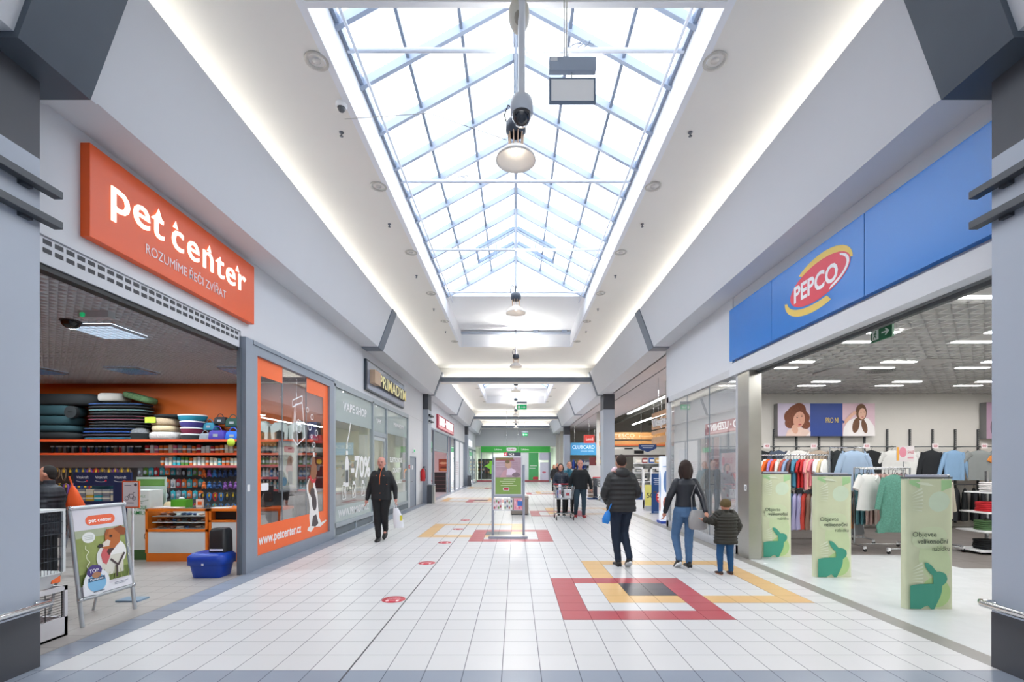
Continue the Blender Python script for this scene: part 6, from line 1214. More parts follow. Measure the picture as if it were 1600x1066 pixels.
a = Art((-.1215, .12, .06), -Y3, Z3); a.ell(.12, 1.0, .08, .4, '#9fbce6'); a.ell(.1, .45, .07, .2, '#e0a090'); a.build('print', t)
# white partition with trolleys and a dark trolley stand beside the column
t = thing('partition_panel', 'plain white partition panel next to the grey column', 'partition', (4.12, 25.0, 0)); MB().box(-.2, .55, 0, .08, .0, 1.62).build('panel', M('partition_white', '#d7d4d4', .6), t); MB().box(-.22, .57, -.1, .18, 0, .05).build('foot', M('foot_dark', '#55585e', .5), t)
t = thing('rug_stand', 'tall blue and brown carpet sample rack on a blue base', 'display rack', (3.72, 22.4, 0)); MB().box(-.28, .2, -.2, .2, 0, .06).build('base', MATS['tesco_navy'], t); MB().box(-.02, .16, -.15, .15, .06, 1.0).build('dark_column', M('rack_dk', '#2b3240', .5), t)
for k in range(9): MB().box(-.26, -.04, -.15, .15, .10+.1*k, .17+.1*k).build('sample', MC(['#9c8878', '#c4b8b0', '#7d6a60'][k % 3]), t)
def trolley(x, y, rz, lab, grp, big=True):
    t = thing('shopping_trolley', lab, 'shopping trolley', (x, y, 0), rz, grp); b = MB()
    for z, e in ((.62, .0), (.98, .06)):
        b.tube([(-.22-e, -.3-e, z), (.22+e, -.3-e, z), (.24+e, .35+e, z), (-.24-e, .35+e, z), (-.22-e, -.3-e, z)], .008, 0, 5)
    for k in range(9):
        x_ = -.22+.055*k; b.tube([(x_, -.3, .62), (x_*1.25, -.36, .98)], .004, 0, 4); b.tube([(x_, .35, .62), (x_*1.25, .41, .98)], .004, 0, 4)
        y_ = -.3+.08*k; b.tube([(-.22, y_, .62), (-.28, y_*1.15, .98)], .004, 0, 4); b.tube([(.22, y_, .62), (.28, y_*1.15, .98)], .004, 0, 4); b.tube([(-.22, y_, .62), (.22, y_, .62)], .004, 0, 4)
    for z in (.74, .86): b.tube([(-.24, -.33, z), (.24, -.33, z), (.26, .38, z), (-.26, .38, z), (-.24, -.33, z)], .004, 0, 4)
    b.build('basket', RK, t); b = MB()
    for s in (-1, 1): b.tube([(s*.24, -.33, .13), (s*.26, .42, .13), (s*.26, .42, .6), (s*.27, .46, 1.02)], .012, 0, 6)
    b.tube([(-.24, -.33, .13), (.24, -.33, .13)], .012, 0, 6); b.tube([(-.26, .42, .13), (.26, .42, .13)], .012, 0, 6)
    b.build('frame', RK, t); MB().tube([(-.28, .47, 1.03), (.28, .47, 1.03)], .018).build('handle', M('trolley_handle', '#b82c36', .4), t)
    for s in (-1, 1):
        for yy in (-.31, .40): MB().tube([(s*.25-.015, yy, .055), (s*.25+.015, yy, .055)], .055, k=12).build('wheel', BLK, t)
    return t
tr = trolley(4.05, 21.9, .25, 'empty supermarket trolley parked first in the row behind the grey column', 'parked trolleys behind the column')
for i in range(1, 4): dup(tr, (4.05+.06*i, 21.9+.32*i, 0), .25, ['', 'empty supermarket trolley parked second behind the grey column', 'empty supermarket trolley parked third behind the grey column', 'last of the empty trolleys parked behind the grey column'][i])

# ================================================================ middle of the mall
t = thing('information_stand', 'free standing silver poster stand with a green and photo poster', 'poster stand', (-.17, 10.45, 0)); PS = M('stand_silver', '#a9b2c2', .35, metal=.4)
for x in (-.345, .345): MB().tube([(x, 0, .05), (x, 0, 1.62)], .028, k=12).build('post', PS, t)
MB().box(-.43, .43, -.22, .22, 0, .012).box(-.42, .42, -.21, .21, .012, .03).build('base_plate', STEEL, t); MB().box(-.43, .43, -.22, -.2, 0, .05).build('base_edge', PS, t)
MB().box(-.315, .315, -.06, -.02, .94, 1.81).build('poster_frame', M('frame_white', '#c9cdd4', .35, metal=.3), t); MB().box(-.33, .33, -.03, .0, .90, .94).build('crossbar', PS, t)
a = Art((-.285, -.0605, .97), X3, Z3); a.rect(0, 0, .57, .81, M('poster_olive', '#83a455', .6, var=.05)); a.rect(0, .37, .57, .81, M('poster_photo', '#b59ba8', .6, var=.25, scale=8)); a.rect(0, .76, .4, .81, '#8d7e4c')
for k in range(4): a.rect(.02, .72-.035*k, .21, .728-.035*k, '#e3d8e0'); a.rect(.38, .70-.04*k, .5, .706-.04*k, '#8d6f80')
a.rect(0, .745, .42, .765, '#a2545e'); a.ell(.29, .66, .07, .09, '#c9a48e'); a.ell(.27, .72, .05, .04, '#7b6a4a'); a.poly([(.22, .42), (.42, .42), (.46, .52), (.36, .58), (.26, .56)], '#e2cfe2'); a.poly([(.1, .37), (.24, .37), (.26, .55), (.18, .52)], '#caa0aa'); a.ell(.46, .43, .09, .05, '#85727c')
for k, (x0, x1) in enumerate(((.18, .45), (.10, .44), (.15, .4), (.12, .47))): a.rect(x0, .325-.045*k, x1, .335-.045*k, '#dbe6bf')
a.rrect(.17, .08, .31, .15, .02, '#e9e2e4'); a.rrect(.185, .09, .295, .14, .02, '#c02f3a'); a.rect(.32, .11, .40, .115, '#dbe6bf'); a.build('poster_print', t)
MB().box(-.33, .33, -.05, -.03, .60, .61).build('leaflet_shelf', PS, t)
for i, (x, h, lab) in enumerate(((-.24, '#e6dfe4', 'leaflet with red and pink pictures'), (.0, '#e2e6e4', 'leaflet with green and grey pictures'), (.22, '#e7a9ba', 'pink leaflet with a blue corner'))):
    o = thing('leaflet', lab+' in the rack of the silver poster stand', 'leaflet', (-.17+x, 10.45-.045, .615), 0, 'leaflets under the green poster'); MB().box(-.095, .095, -.006, .006, 0, .26).build('sheet', MC(h), o)
    a = Art((-.095, -.0065, 0), X3, Z3)
    for k in range(8): a.ell(.03+.045*(k % 4), .05+.12*(k//4)+.03*(k % 2), .018, .03, [['#b8505c', '#d8b0bc', '#6a9a5c'], ['#7fa070', '#5c6a8c', '#b86a5c'], ['#e98aa0', '#f2d0da', '#d86a84']][i][k % 3])
    if i == 2: a.rect(.08, .09, .19, .2, '#3d6fc0')
    a.build('print', o)
t = thing('bench_box', 'square taupe bench block behind the silver poster stand', 'bench', (.13, 15.2, 0)); MB().box(-.30, .28, 0, .6, .03, .52).build('body', M('taupe', '#8e847c', .6, bump=.2), t, bevel=.01); MB().box(-.31, .29, -.01, .61, .52, .60).build('seat', M('taupe_top', '#a39a92', .5), t); MB().box(-.27, .25, .03, .57, 0, .03).build('plinth', BLK, t)
# red distance stickers on the floor
RS = M('sticker_red', '#c03040', .4, var=.03)
for i, (px, py) in enumerate(((615, 937), (667, 880), (695, 848), (716, 827), (727, 813))):
    y = 1168/(py-728); x = (px-806)*y/730
    t = thing('floor_sticker', ['round red floor sticker closest to the camera beside the dark joint', 'second round red floor sticker along the dark joint', 'third round red floor sticker along the dark joint', 'fourth round red floor sticker, beside the sand coloured ring', 'fifth and furthest round red floor sticker'][i], 'floor sticker', (x, y, .0008), 0, 'round red floor stickers')
    MB().lathe([(.001, .001), (.14, .001), (.14, 0)], k=32).build('disc', RS, t); a = Art((-.12, -.12, .0012), X3, Y3)
    a.txt('Dodržujte', .05, .165, .14, .03, '#f2c9ce', .01); a.txt('prosím rozestupy', .04, .125, .16, .025, '#f2c9ce', .01); a.ell(.06, .06, .02, .035, '#f2c9ce'); a.ell(.18, .06, .02, .035, '#f2c9ce'); a.line([(.09, .06), (.15, .06)], .008, '#f2c9ce'); a.build('print', t)
# vape shop furniture seen through the glass
t = thing('vape_shelving', 'brown shelving with small goods seen through the vape shop glass', 'shelving', (-7.9, 10.8, 0)); MB().box(0, .1, 0, 6.2, 0, 2.2).build('back_panel', M('vape_wood', '#6d4f3c', .6, var=.2), t)
for z in (.4, .8, 1.2, 1.6, 2.0): MB().box(.1, .5, 0, 6.2, z-.03, z).build('shelf', M('vape_shelf', '#4c4038', .5), t)
v0 = MB().box(-.06, .06, -.05, .05, 0, .18).build('liquid_box', MC('#5c8f3a')); v0['category'] = 'box'; vf = True
for z in (.402, .802, 1.202, 1.602):
    for k in range(26):
        h = rnd.choice(['#5c8f3a', '#3b4a52', '#b3b6a8', '#8a3f34', '#3a6a5a', '#c9a24a']); nm = {'#5c8f3a': 'green', '#3b4a52': 'slate', '#b3b6a8': 'pale', '#8a3f34': 'rust red', '#3a6a5a': 'sea green', '#c9a24a': 'yellow'}[h]
        loc = (-7.6, 10.95+.23*k, z); lab = f'{nm} little box on the brown vape shop shelves'
        if vf: vf = False; v0.location = loc; tag(v0, lab, 'box', 'boxes in the vape shop'); v0.material_slots[0].link = 'OBJECT'; v0.material_slots[0].material = MC(h)
        else: dup(v0, loc, 0, lab, 'boxes in the vape shop', {0: MC(h)})
t = thing('vape_counter', 'low reddish counter behind the vape shop glass', 'counter', (-5.6, 12.5, 0)); MB().box(0, .6, 0, 3.2, 0, .85).build('body', M('vape_counter', '#7a4a44', .5), t); MB().box(-.03, .63, -.03, 3.23, .85, .9).build('worktop', M('vape_top', '#c9c3b8', .4), t)
# ================================================================ people
def voxel(o, s, it=2, f=.6):
    r = o.modifiers.new('remesh', 'REMESH'); r.mode = 'VOXEL'; r.voxel_size = s; r.use_smooth_shade = True
    m = o.modifiers.new('smooth', 'SMOOTH'); m.iterations = it; m.factor = f
def V(*a): return Vector(a)
def limb(b, P, R, n=6, rip=0, per=.07):
    """tapered limb through joints, radii blended; rip puffs a quilted sleeve"""
    pts = []; rs = []; L = 0
    for i in range(len(P)-1):
        for k in range(n):
            q = k/n; pts.append(P[i].lerp(P[i+1], q)); e = q*q*(3-2*q); rs.append(R[i]*(1-e)+R[i+1]*e)
    pts.append(P[-1]); rs.append(R[-1])
    for _ in range(2): pts = [pts[0]]+[(pts[i-1]+pts[i]*2+pts[i+1])/4 for i in range(1, len(pts)-1)]+[pts[-1]]
    if rip:
        d = 0
        for i in range(1, len(pts)): d += (pts[i]-pts[i-1]).length; rs[i] += rip*math.sin(2*PI*d/per)
    b.tube(pts, rs, 0, 12); b.ball(P[0], R[0]*.98, 0, 12, 8); b.ball(P[-1], R[-1]*.98, 0, 10, 6)
def hand(b, w_, d, side, curl=.4, fwd=V(0, -1, 0), s=1):
    """palm and five fingers hanging from the wrist w_ along d"""
    d = d.normalized(); a = d.cross(fwd).normalized()*side   # a points sideways across the palm
    p = d.cross(a).normalized(); pe = w_+d*.085*s
    b.ring([], 0) if False else None
    M_ = Matrix((a, p, d)).transposed()
    b.ball(w_+d*.048*s, (.038*s, .017*s, .052*s), 0, 12, 8, M_)
    f = fwd.normalized()
    for i, (off, ln) in enumerate(((-.027, .066), (-.009, .076), (.009, .071), (.026, .056))):
        q = pe+f*(-off)*s; c1 = q+d*ln*.5*s; c2 = c1+(d*(1-curl)+a*-curl*side*side).normalized()*ln*.32*s; c3 = c2+(d*(1-curl*1.6)+a*-curl*1.5).normalized()*ln*.3*s
        b.tube([q-d*.01*s, c1, c2, c3], [.0095*s, .009*s, .0085*s, .007*s], 0, 8); b.ball(c3, .0072*s, 0, 8, 5)
    th = w_+d*.03*s+f*.03*s; b.tube([th-f*.01*s, th+(f*.6+d*.8).normalized()*.035*s, th+(f*.35+d).normalized()*.062*s], [.012*s, .0105*s, .0085*s], 0, 8)
def shoe(name, an, yaw, m, sole, par, L=.27, w_=.05, pitch=0):
    """shoe under ankle an (height .09), toe towards the yaw direction"""
    R = Matrix.Rotation(yaw, 4, 'Z') @ Matrix.Rotation(pitch, 4, 'X'); b = MB()
    prof = [(.07, .030, .010, .065), (.05, .040, .0, .085), (.0, .043, .0, .095), (-.06, .044, .0, .078), (-.11, .047, .0, .062), (-.155, .044, .0, .052), (-.185, .028, .005, .038)]
    vs = []; k = 12; sc = L/.27
    for y, hw, z0, z1 in prof:
        for j in range(k):
            a = 2*PI*j/k; vs.append((hw*math.copysign(abs(math.cos(a))**.8, math.cos(a)), y*sc, (z0+z1)/2+(z1-z0)/2*math.copysign(abs(math.sin(a))**.7, math.sin(a))))
    b.add(vs, [(i*k+j, i*k+(j+1) % k, (i+1)*k+(j+1) % k, (i+1)*k+j) for i in range(len(prof)-1) for j in range(k)], 0, True); b.add(vs[:k], [tuple(range(k))[::-1]]); b.add(vs[-k:], [tuple(range(k))])
    b.tube([(0, .005, .07), (0, .012, .12)], [.043, .040], 0, 12)
    o = b.build(name, m, par); o.matrix_local = Matrix.Translation(V(an[0], an[1], an[2]-.09)) @ R
    b = MB(); vs = []
    for z in (-.004, .018):
        for j in range(20):
            a = 2*PI*j/20; vs.append(((.046+.003*math.sin(a))*math.cos(a)*1.02, (-.058+.135*math.sin(a))*sc, z))
    b.add(vs, [tuple(range(20))[::-1], tuple(range(20, 40))]+[(j, (j+1) % 20, 20+(j+1) % 20, 20+j) for j in range(20)]); b.build('sole', sole, o); return o
SKIN = M('skin', '#c98f78', .55, var=.05); SKIN2 = M('skin_pink', '#c28a7c', .55, var=.06)
def person(label, loc, rz, H, J, jm, tm, sm, hm, hair='short', skin=None, jacket=(.20, .135, .82), rip=0, sole=None, face=True, legw=1.0, hoodm=None, female=False, jname='jacket', child=False, collar=True, sl=.062, tail=0):
    """J: joints in metres for a figure 1.75 m tall, facing -Y, x to its own left"""
    t = thing('person', label, 'person', loc, rz); k = H/1.75; t.scale = (k, k, k); skin = skin or SKIN
    D = dict(pel=V(0, 0, .95), che=V(0, 0, 1.26), nk=V(0, 0, 1.46), hd=V(0, -.015, 1.625),
             ls=V(.175, 0, 1.40), rs=V(-.175, 0, 1.40), le=V(.235, .03, 1.12), re=V(-.235, .03, 1.12), lw=V(.25, -.02, .87), rw=V(-.25, -.02, .87),
             lh=V(.09, 0, .93), rh=V(-.09, 0, .93), lk=V(.10, -.02, .50), rk=V(-.10, -.02, .50), la=V(.10, .02, .09), ra=V(-.10, .02, .09), lyaw=.12, ryaw=-.12, lp=0, rp=0, lcurl=.4, rcurl=.4)
    D.update(J); hs = 1.0 if not child else 1.28
    # the body, one continuous skin from head to feet
    b = MB(); h = D['hd']; n_ = D['nk']
    b.ring([(D['pel'].x, D['pel'].y, .86, .13, .10), (D['pel'].x, D['pel'].y, .95, .155, .105), (D['pel'].x, D['pel'].y, 1.06, .13, .095), (D['che'].x, D['che'].y, 1.2, .145, .10), (D['che'].x, D['che'].y, 1.32, .165, .105), (D['che'].x, D['che'].y, 1.41, .15, .08), (n_.x, n_.y, 1.45, .06, .055)], 0, 18)
    b.tube([n_-V(0, 0, .05), n_.lerp(h, .45), h-V(0, -.02, .03)], [.062, .055, .052], 0, 14)
    r = hs
    b.ring([(h.x, h.y-.028*r, h.z-.118*r, .022*r, .026*r), (h.x, h.y-.022*r, h.z-.105*r, .045*r, .055*r), (h.x, h.y-.012*r, h.z-.07*r, .062*r, .078*r), (h.x, h.y-.004*r, h.z-.03*r, .071*r, .088*r), (h.x, h.y+.002*r, h.z+.02*r, .077*r, .096*r), (h.x, h.y+.008*r, h.z+.07*r, .073*r, .092*r), (h.x, h.y+.012*r, h.z+.105*r, .052*r, .068*r), (h.x, h.y+.014*r, h.z+.122*r, .02*r, .03*r)], 0, 20)
    if face:
        b.tube([h+V(0, -.088, .015)*r, h+V(0, -.107, -.022)*r], [.008*r, .015*r], 0, 8); b.ball(h+V(0, -.100, -.026)*r, (.018*r, .013*r, .012*r)); b.ball(h+V(0, -.084, -.058)*r, (.025*r, .012*r, .009*r)); b.ball(h+V(0, -.088, .03)*r, (.05*r, .012*r, .01*r)); b.ball(h+V(0, -.075, -.1)*r, (.022*r, .02*r, .016*r))
    for s in (-1, 1): b.ball(h+V(s*.077, .008, -.012)*r, (.012*r, .022*r, .033*r))
    for s, S, E, W_, c in ((1, 'ls', 'le', 'lw', 'lcurl'), (-1, 'rs', 're', 'rw', 'rcurl')):
        limb(b, [D[S]-V(s*.03, 0, .01), D[E], D[W_]], [.055, .042, .027], 5); hand(b, D[W_], (D[W_]-D[E]), s, D[c], D.get('fwd', V(0, -1, 0)), .95)
    for s, S, E, W_ in ((1, 'lh', 'lk', 'la'), (-1, 'rh', 'rk', 'ra')): limb(b, [D[S], D[E], D[W_]], [.085, .055, .035], 5); b.ball(D[W_]+V(0, -.05, -.05), (.035, .09, .03))
    o = b.build('body', skin, t); voxel(o, .0075 if face else .009, 2, .5)
    # trousers
    b = MB(); p_ = D['pel']
    b.ring([(p_.x, p_.y, .83, .14, .11), (p_.x, p_.y, .92, .172, .122), (p_.x, p_.y, 1.0, .165, .115), (p_.x, p_.y, 1.05, .15, .108)], 0, 18)
    for s, S, E, W_ in ((1, 'lh', 'lk', 'la'), (-1, 'rh', 'rk', 'ra')):
        limb(b, [D[S], D[E], D[W_]+V(0, 0, .01)], [.102*legw, .070*legw, .052*legw], 8, .0025, .11); 
    o = b.build('trousers', tm, t); voxel(o, .010, 3, .5)
    for s, A, yw, pt in ((1, 'la', 'lyaw', 'lp'), (-1, 'ra', 'ryaw', 'rp')): shoe('shoe', D[A], D[yw], sm, sole or WHT, t, pitch=D[pt])
    # jacket
    rx, ry, z0 = jacket; b = MB(); rings = []; c_ = D['che']; Z = [z0+(1.42-z0)*i/22 for i in range(23)]
    for z in Z:
        q = (z-z0)/(1.42-z0); xw = rx*(1.0-.10*math.sin(PI*min(1, q*1.15))*(1.6 if female else .6)); yw = ry*(1-.06*math.sin(PI*q))
        if q > .86: xw *= 1-(q-.86)*1.1; yw *= 1-(q-.86)*1.6
        rr = rip*math.sin(2*PI*z/.075); cc = p_.lerp(c_, q); rings.append((cc.x, cc.y+tail*(1-q), z, xw+rr, yw+rr, .85))
    rings.append((n_.x, n_.y, 1.455, .085, .075)); 
    if collar: rings += [(n_.x, n_.y+.005, 1.49, .073, .070), (n_.x, n_.y+.005, 1.53, .070, .068)]
    b.ring(rings, 0, 26)
    for s, S, E, W_ in ((1, 'ls', 'le', 'lw'), (-1, 'rs', 're', 'rw')): 
        d = (D[W_]-D[E]).normalized(); limb(b, [D[S]-V(s*.035, 0, .005), D[E], D[W_]-d*.015], [sl*1.22, sl*.98, sl*.70], 8, rip, .07)
    o = b.build(jname, jm, t); voxel(o, .0095, 2, .5)
    if hoodm:
        b = MB(); b.ball(n_+V(0, .085, .0), (.115, .06, .085), 0, 14, 9); b.ball(n_+V(0, .04, .04), (.105, .06, .05), 0, 14, 9); o = b.build('hood', hoodm, t); voxel(o, .012)
    # hair
    b = MB()
    if hair == 'short': b.ball(h+V(0, .020, .030)*r, (.082*r, .098*r, .102*r), 0, 20, 14); b.ball(h+V(0, .055, -.03)*r, (.066*r, .05*r, .06*r))
    elif hair == 'crop': b.ball(h+V(0, .022, .028)*r, (.080*r, .092*r, .099*r), 0, 20, 14)
    elif hair == 'bald': 
        for s in (-1, 1): b.ball(h+V(s*.068, .03, -.02)*r, (.014*r, .05*r, .035*r))
        b.ball(h+V(0, .075, -.03)*r, (.055*r, .03*r, .04*r))
    elif hair in ('bob', 'long'):
        b.ball(h+V(0, .022, .034)*r, (.096*r, .106*r, .108*r), 0, 20, 14); zz = -.10 if hair == 'bob' else -.17
        for s in (-1, 1): b.tube([h+V(s*.07, .02, .03)*r, h+V(s*.082, .025, -.05)*r, h+V(s*.07, .035, zz)*r], [.04*r, .042*r, .025*r], 0, 10)
        b.tube([h+V(0, .06, .02)*r, h+V(0, .07, -.06)*r, h+V(0, .07, zz)*r], [.075*r, .07*r, .05*r], 0, 12)
    elif hair == 'cap':
        b.ball(h+V(0, .012, .045)*r, (.092*r, .106*r, .092*r), 0, 20, 14)
    if hair == 'cap':
        b.ring([(h.x, h.y+.005, h.z+.0*r, .094*r, .108*r), (h.x, h.y+.005, h.z+.03*r, .098*r, .112*r), (h.x, h.y+.005, h.z+.06*r, .094*r, .108*r)], 0, 20)
        o = b.build('knitted_cap', hm, t); voxel(o, .008)
    else:
        # hair stays behind the face: cut by a plane in front
        b.v = [(x, max(y, h.y+(-.105 if z > h.z+.085*r else -.06 if z > h.z+.05*r else -.022)*r), z) for x, y, z in b.v]
        o = b.build('hair', hm, t); voxel(o, .007)
    if face:
        for s in (-1, 1):
            e = MB().ball(h+V(s*.030, -.0835, .004)*r, (.0115*r, .007*r, .0065*r), 0, 10, 6).build('eye', M('eye', '#3a2a24', .2), t)
            MB().ball(h+V(s*.031, -.092, .027)*r, (.019*r, .006*r, .004*r), 0, 8, 5).build('eyebrow', hm if hair != 'bald' else M('brow_grey', '#6a5348', .7), t)
        MB().ball(h+V(0, -.0935, -.060)*r, (.021*r, .006*r, .0055*r), 0, 10, 6).build('mouth', M('lips', '#9a5550', .5), t)
    return t
BKC = M('black_cloth', '#14181c', .75, var=.15, bump=.15); BKT = M('black_trousers', '#111317', .8, var=.15)
# 1 the bald man walking past the vape shop, arms down, bag in one hand
p = person('bald man in black jacket with orange zip carrying a white bag past the vape shop', (-2.88, 10.02, 0), .06, 1.79,
    dict(rk=V(-.075, -.05, .50), ra=V(-.045, -.09, .09), lk=V(.07, -.06, .50), la=V(.05, .16, .20), lp=.5, re=V(-.25, .04, 1.12), rw=V(-.29, -.04, .86), le=V(.27, .03, 1.12), lw=V(.30, -.05, .88), ryaw=.0, lyaw=0),
    BKC, BKT, BLK, M('grey_hair', '#77685e', .8), 'bald', SKIN2, (.215, .145, .85), sole=BLK, legw=1.12)
a = MB().tube([(.035, -.10, 1.52), (.015, -.135, 1.44), (-.005, -.150, 1.32), (-.01, -.156, 1.18)], .007, 0, 6).build('orange_zip', M('zip_orange', '#e0703a', .5), p)
for x, z in ((-.07, 1.36), (.08, 1.36), (.14, 1.18), (-.0, 1.0), (.0, .86)): MB().ball((x, -.148, z), (.012, .006, .006)).build('orange_tab', MATS['zip_orange'], p)
MB().ball((0, -.109, 1.58), (.028, .008, .008)).build('moustache', M('moustache', '#6a4a3c', .8), p)
t = thing('plastic_bag', 'white carrier bag with a yellow mark swinging from the bald man\'s hand', 'bag', (-2.575, 9.94, .28)); b = MB().ring([(.09, 0, .0, .10, .04), (.08, 0, .1, .11, .05), (.05, 0, .28, .09, .04), (.02, 0, .42, .05, .025)], 0, 18); b.build('bag_body', M('bag_white', '#e2e4ea', .4, bump=.3), t)
b = MB().tube([(.0, 0, .41), (-.02, .0, .50), (.0, 0, .56), (.03, 0, .50), (.04, 0, .41)], .008, 0, 6); b.build('handle', MATS['bag_white'], t); MB().box(.12, .17, -.048, -.04, .16, .27).build('yellow_mark', MC('#c9c23a'), t)
# 2 man in the quilted jacket seen from behind
JK = M('quilt_black', '#202225', .55, var=.12, bump=.1); NVT = M('navy_trousers', '#16263a', .85, var=.15)
p = person('man in black quilted jacket and navy trousers walking away, seen from behind', (1.68, 7.45, 0), PI+.05, 1.78,
    dict(lk=V(.085, -.03, .50), la=V(.06, .05, .09), rk=V(-.06, -.07, .52), ra=V(-.085, .16, .16), rp=.45, le=V(.27, .02, 1.14), lw=V(.17, -.17, .98), re=V(-.26, .02, 1.14), rw=V(-.15, -.18, 1.04), lyaw=.05, ryaw=-.05),
    JK, NVT, BLK, M('dark_brown_hair', '#2e211c', .85), 'crop', SKIN, (.235, .15, .86), rip=.007, hoodm=JK, face=False, sl=.075)
t = thing('blue_bag', 'bright blue plastic bag carried at the side of the man in the quilted jacket', 'bag', (1.40, 7.32, .70)); t.rotation_euler = (0, .25, 0); MB().ring([(0, 0, 0, .05, .05), (0, 0, .06, .065, .06), (0, 0, .16, .045, .04), (0, 0, .2, .02, .02)], 0, 14).build('bag_body', M('bag_blue', '#1d7bd0', .4), t); MB().tube([(0, 0, .19), (.02, 0, .32)], .01).build('handle', MATS['bag_blue'], t)
t = thing('person', 'small child in turquoise jacket carried by the man in the quilted jacket', 'person', (1.68, 7.80, 1.23)); b = MB().ball((-.02, 0, .24), (.07, .075, .085), 0, 16, 10).ball((.04, .02, .05), (.12, .09, .11)).tube([(.0, 0, .1), (-.01, 0, .2)], .04).ball((-.02, -.01, .21), (.05, .06, .05)); o = b.build('body', SKIN, t); voxel(o, .008)
b = MB().ball((.06, .02, .02), (.15, .11, .12)).tube([(-.02, 0, .08), (-.12, -.03, .06), (-.15, -.02, -.02)], [.05, .045, .035], 0, 10); b.tube([(.1, 0, -.05), (.12, -.04, -.2)], [.06, .05]); o = b.build('turquoise_jacket', M('turq', '#2ba3bb', .6), t); voxel(o, .012); o = MB().ball((-.01, .01, .285), (.078, .08, .07)).build('pink_hat', M('pale_pink', '#dfc3cb', .8), t)
# 3 woman in jeans with the child
JEAN = M('blue_jeans', '#4c6f96', .85, var=.25, scale=9); NJ = M('navy_jacket', '#1a1f29', .5, var=.15)
p = person('woman in dark jacket and blue jeans holding the small child by the hand', (2.66, 7.33, 0), PI-.03, 1.68,
    dict(lk=V(.13, -.12, .52), la=V(.11, .04, .15), lp=.6, rk=V(-.06, -.02, .50), ra=V(-.05, .02, .09), le=V(.27, .02, 1.14), lw=V(.31, -.07, .90), re=V(-.23, .12, 1.16), rw=V(-.22, .30, .94), ryaw=-.0, lyaw=.1),
    NJ, JEAN, BLK, M('brown_hair', '#2b1d18', .8), 'long', SKIN, (.175, .125, 1.0), face=False, female=True, sl=.058)
t = thing('handbag', 'large pale grey shoulder bag hanging at the woman\'s hip', 'handbag', (2.80, 7.19, .62), PI-.1); t.scale = (.85, .85, .9); b = MB().ring([(0, 0, 0, .12, .05, .6), (0, 0, .03, .16, .075, .6), (0, 0, .18, .165, .075, .6), (0, 0, .3, .13, .045, .7), (0, 0, .33, .1, .03, .7)], 0, 24); b.build('bag_body', M('bag_grey', '#9fa0a2', .6, bump=.2), t, ); MB().tube([(-.1, 0, .32), (-.06, .02, .55), (.04, .03, .78), (.12, .02, .55), (.1, 0, .32)], .008, 0, 6).build('strap', M('strap_grey', '#8a8b8e', .6), t); MB().tube([(-.15, -.075, .24), (0, -.08, .12), (.15, -.075, .24)], .004).build('seam', M('bag_seam', '#55575a', .6), t)
# 4 the child
CJ = M('child_puffer', '#26261f', .6, var=.25, bump=.2); CT = M('child_jeans', '#1f4f7c', .85, var=.15)
p = person('small child in black puffer jacket and knitted olive cap holding the woman\'s hand', (3.10, 6.90, 0), PI+.05, 1.10,
    dict(hd=V(0, -.015, 1.60), lk=V(.12, -.05, .50), la=V(.14, .02, .09), rk=V(-.10, .0, .50), ra=V(-.11, .03, .09), le=V(.31, -.02, 1.24), lw=V(.44, -.13, 1.26), re=V(-.28, .04, 1.14), rw=V(-.26, -.1, .92), lyaw=.15, ryaw=-.1),
    CJ, CT, M('child_shoe', '#3a2c2a', .5), M('olive_knit', '#5f5132', .9, bump=.8, scale=40), 'cap', SKIN, (.27, .20, .72), rip=.014, face=False, child=True, sl=.105, legw=1.15, sole=M('orange_sole', '#b07a58', .5))
# 5 couple with the trolley
p = person('dark haired woman in navy padded jacket pushing a silver shopping trolley', (1.44, 14.75, 0), .0, 1.66,
    dict(le=V(.26, .02, 1.14), lw=V(.17, -.24, 1.02), re=V(-.26, .02, 1.14), rw=V(-.17, -.24, 1.02), hd=V(-.03, -.02, 1.625), lk=V(.09, -.05, .5), rk=V(-.09, -.0, .5), la=V(.08, -.02, .09), ra=V(-.08, .08, .09)),
    M('navy_puffer', '#26303f', .5, var=.15), BKT, BLK, M('black_hair', '#121012', .7), 'bob', SKIN, (.205, .145, .88), rip=.004, female=True)
MB().tube([(0, -.135, 1.0), (0, -.145, 1.2), (0, -.12, 1.42)], .006).build('zip', CHROME, p)
MB().tube([(-.03, -.10, 1.40), (0, -.128, 1.32), (.03, -.10, 1.40)], .012).build('neckline', SKIN, p)
tr2 = trolley(1.44, 14.0, 0, 'silver shopping trolley full of white packages pushed by the dark haired woman', None); del_ = tr2.pop('group') if 'group' in tr2 else None
for i, (x, z, w_, d, h, c, lab) in enumerate(((-.13, .64, .07, .2, .40, '#d5d8e6', 'tall white carton standing in the trolley basket'), (.10, .64, .2, .3, .26, '#d3d7dc', 'white package with a red mark in the trolley basket'), (-.15, .64, .1, .16, .22, '#5a6ea8', 'blue and white package at the side of the trolley basket'))):
    o = thing('package', lab, 'package', (1.44+x, 13.92+(.22 if i == 2 else 0), z)); MB().box(-w_/2, w_/2, -d/2, d/2, 0, h).build('box', MC(c), o, bevel=.01); MB().box(-w_*.3, w_*.2, -d/2-.003, -d/2, h*.3, h*.6).build('mark', MC('#b8404c'), o)
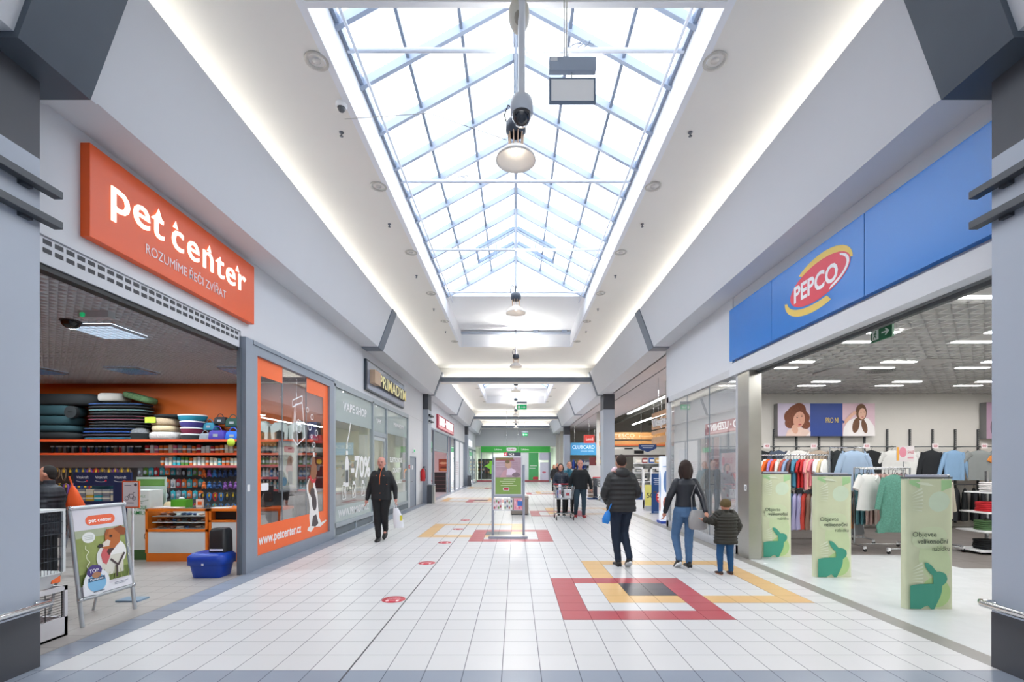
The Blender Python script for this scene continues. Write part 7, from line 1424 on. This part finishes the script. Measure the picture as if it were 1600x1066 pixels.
p = person('broad man in black sweater, blue jeans and red shoes walking beside the trolley', (1.99, 14.45, 0), .0, 1.78,
    dict(le=V(.29, .02, 1.14), lw=V(.33, -.02, .88), re=V(-.29, .02, 1.14), rw=V(-.31, -.02, .88), lk=V(.11, -.03, .5), rk=V(-.12, -.07, .5), la=V(.10, -.04, .09), ra=V(-.13, .08, .09)),
    M('black_sweater', '#13171c', .85, var=.1), M('dark_jeans', '#2a3d4a', .85, var=.2), M('red_shoe', '#9a1f26', .5), M('short_brown', '#4a3a32', .85), 'short', SKIN2, (.235, .165, .86), jname='sweater', legw=1.08, sl=.072, collar=False)
p = person('person in a teal top half hidden behind the broad man with one arm raised', (1.78, 15.6, 0), .15, 1.74,
    dict(re=V(-.28, -.10, 1.20), rw=V(-.06, -.22, 1.50), rcurl=1), M('teal_top', '#2e6e84', .75, var=.1), BKT, BLK, M('hair_grey2', '#4a4644', .85), 'short', SKIN, (.20, .14, .88))
# 6 distant shoppers
p = person('person in black clothes walking away far down the mall by the grey shutters', (2.38, 29.0, 0), .4, 1.66, dict(le=V(.26, -.05, 1.14), lw=V(.22, -.2, 1.0)), BKC, BKT, BLK, M('sandy_hair', '#8a6a4a', .8), 'long', SKIN, female=True)
p = person('person with a dark red scarf beside the far shopper in black', (2.75, 31.0, 0), .2, 1.76, dict(), M('plum', '#4a2430', .8), BKT, BLK, M('auburn', '#5a3226', .8), 'short', SKIN)
# 7 shopper in the pet shop, mostly behind the pillar
p = person('shopper in dark quilted coat standing among the pet shop shelves by the pillar', (-6.55, 6.55, 0), -1.2, 1.60, dict(), M('coat_navy', '#171c26', .6, var=.15), BKT, BLK, M('dark_hair2', '#1d1715', .8), 'short', SKIN, (.25, .18, .7), rip=.008, face=False)
t = thing('orange_bag', 'bright orange cloth bag carried by the shopper in the pet shop', 'bag', (-6.24, 6.62, .95)); MB().ring([(0, 0, 0, .10, .05, .7), (0, 0, .1, .12, .06, .7), (-.03, 0, .3, .05, .03, .7), (-.04, 0, .36, .02, .015)], 0, 18).build('bag_body', M('orange_bag', '#e0561a', .7, bump=.3), t); MB().tube([(-.04, 0, .35), (-.07, -.02, .5)], .01).build('strap', MATS['orange_bag'], t)
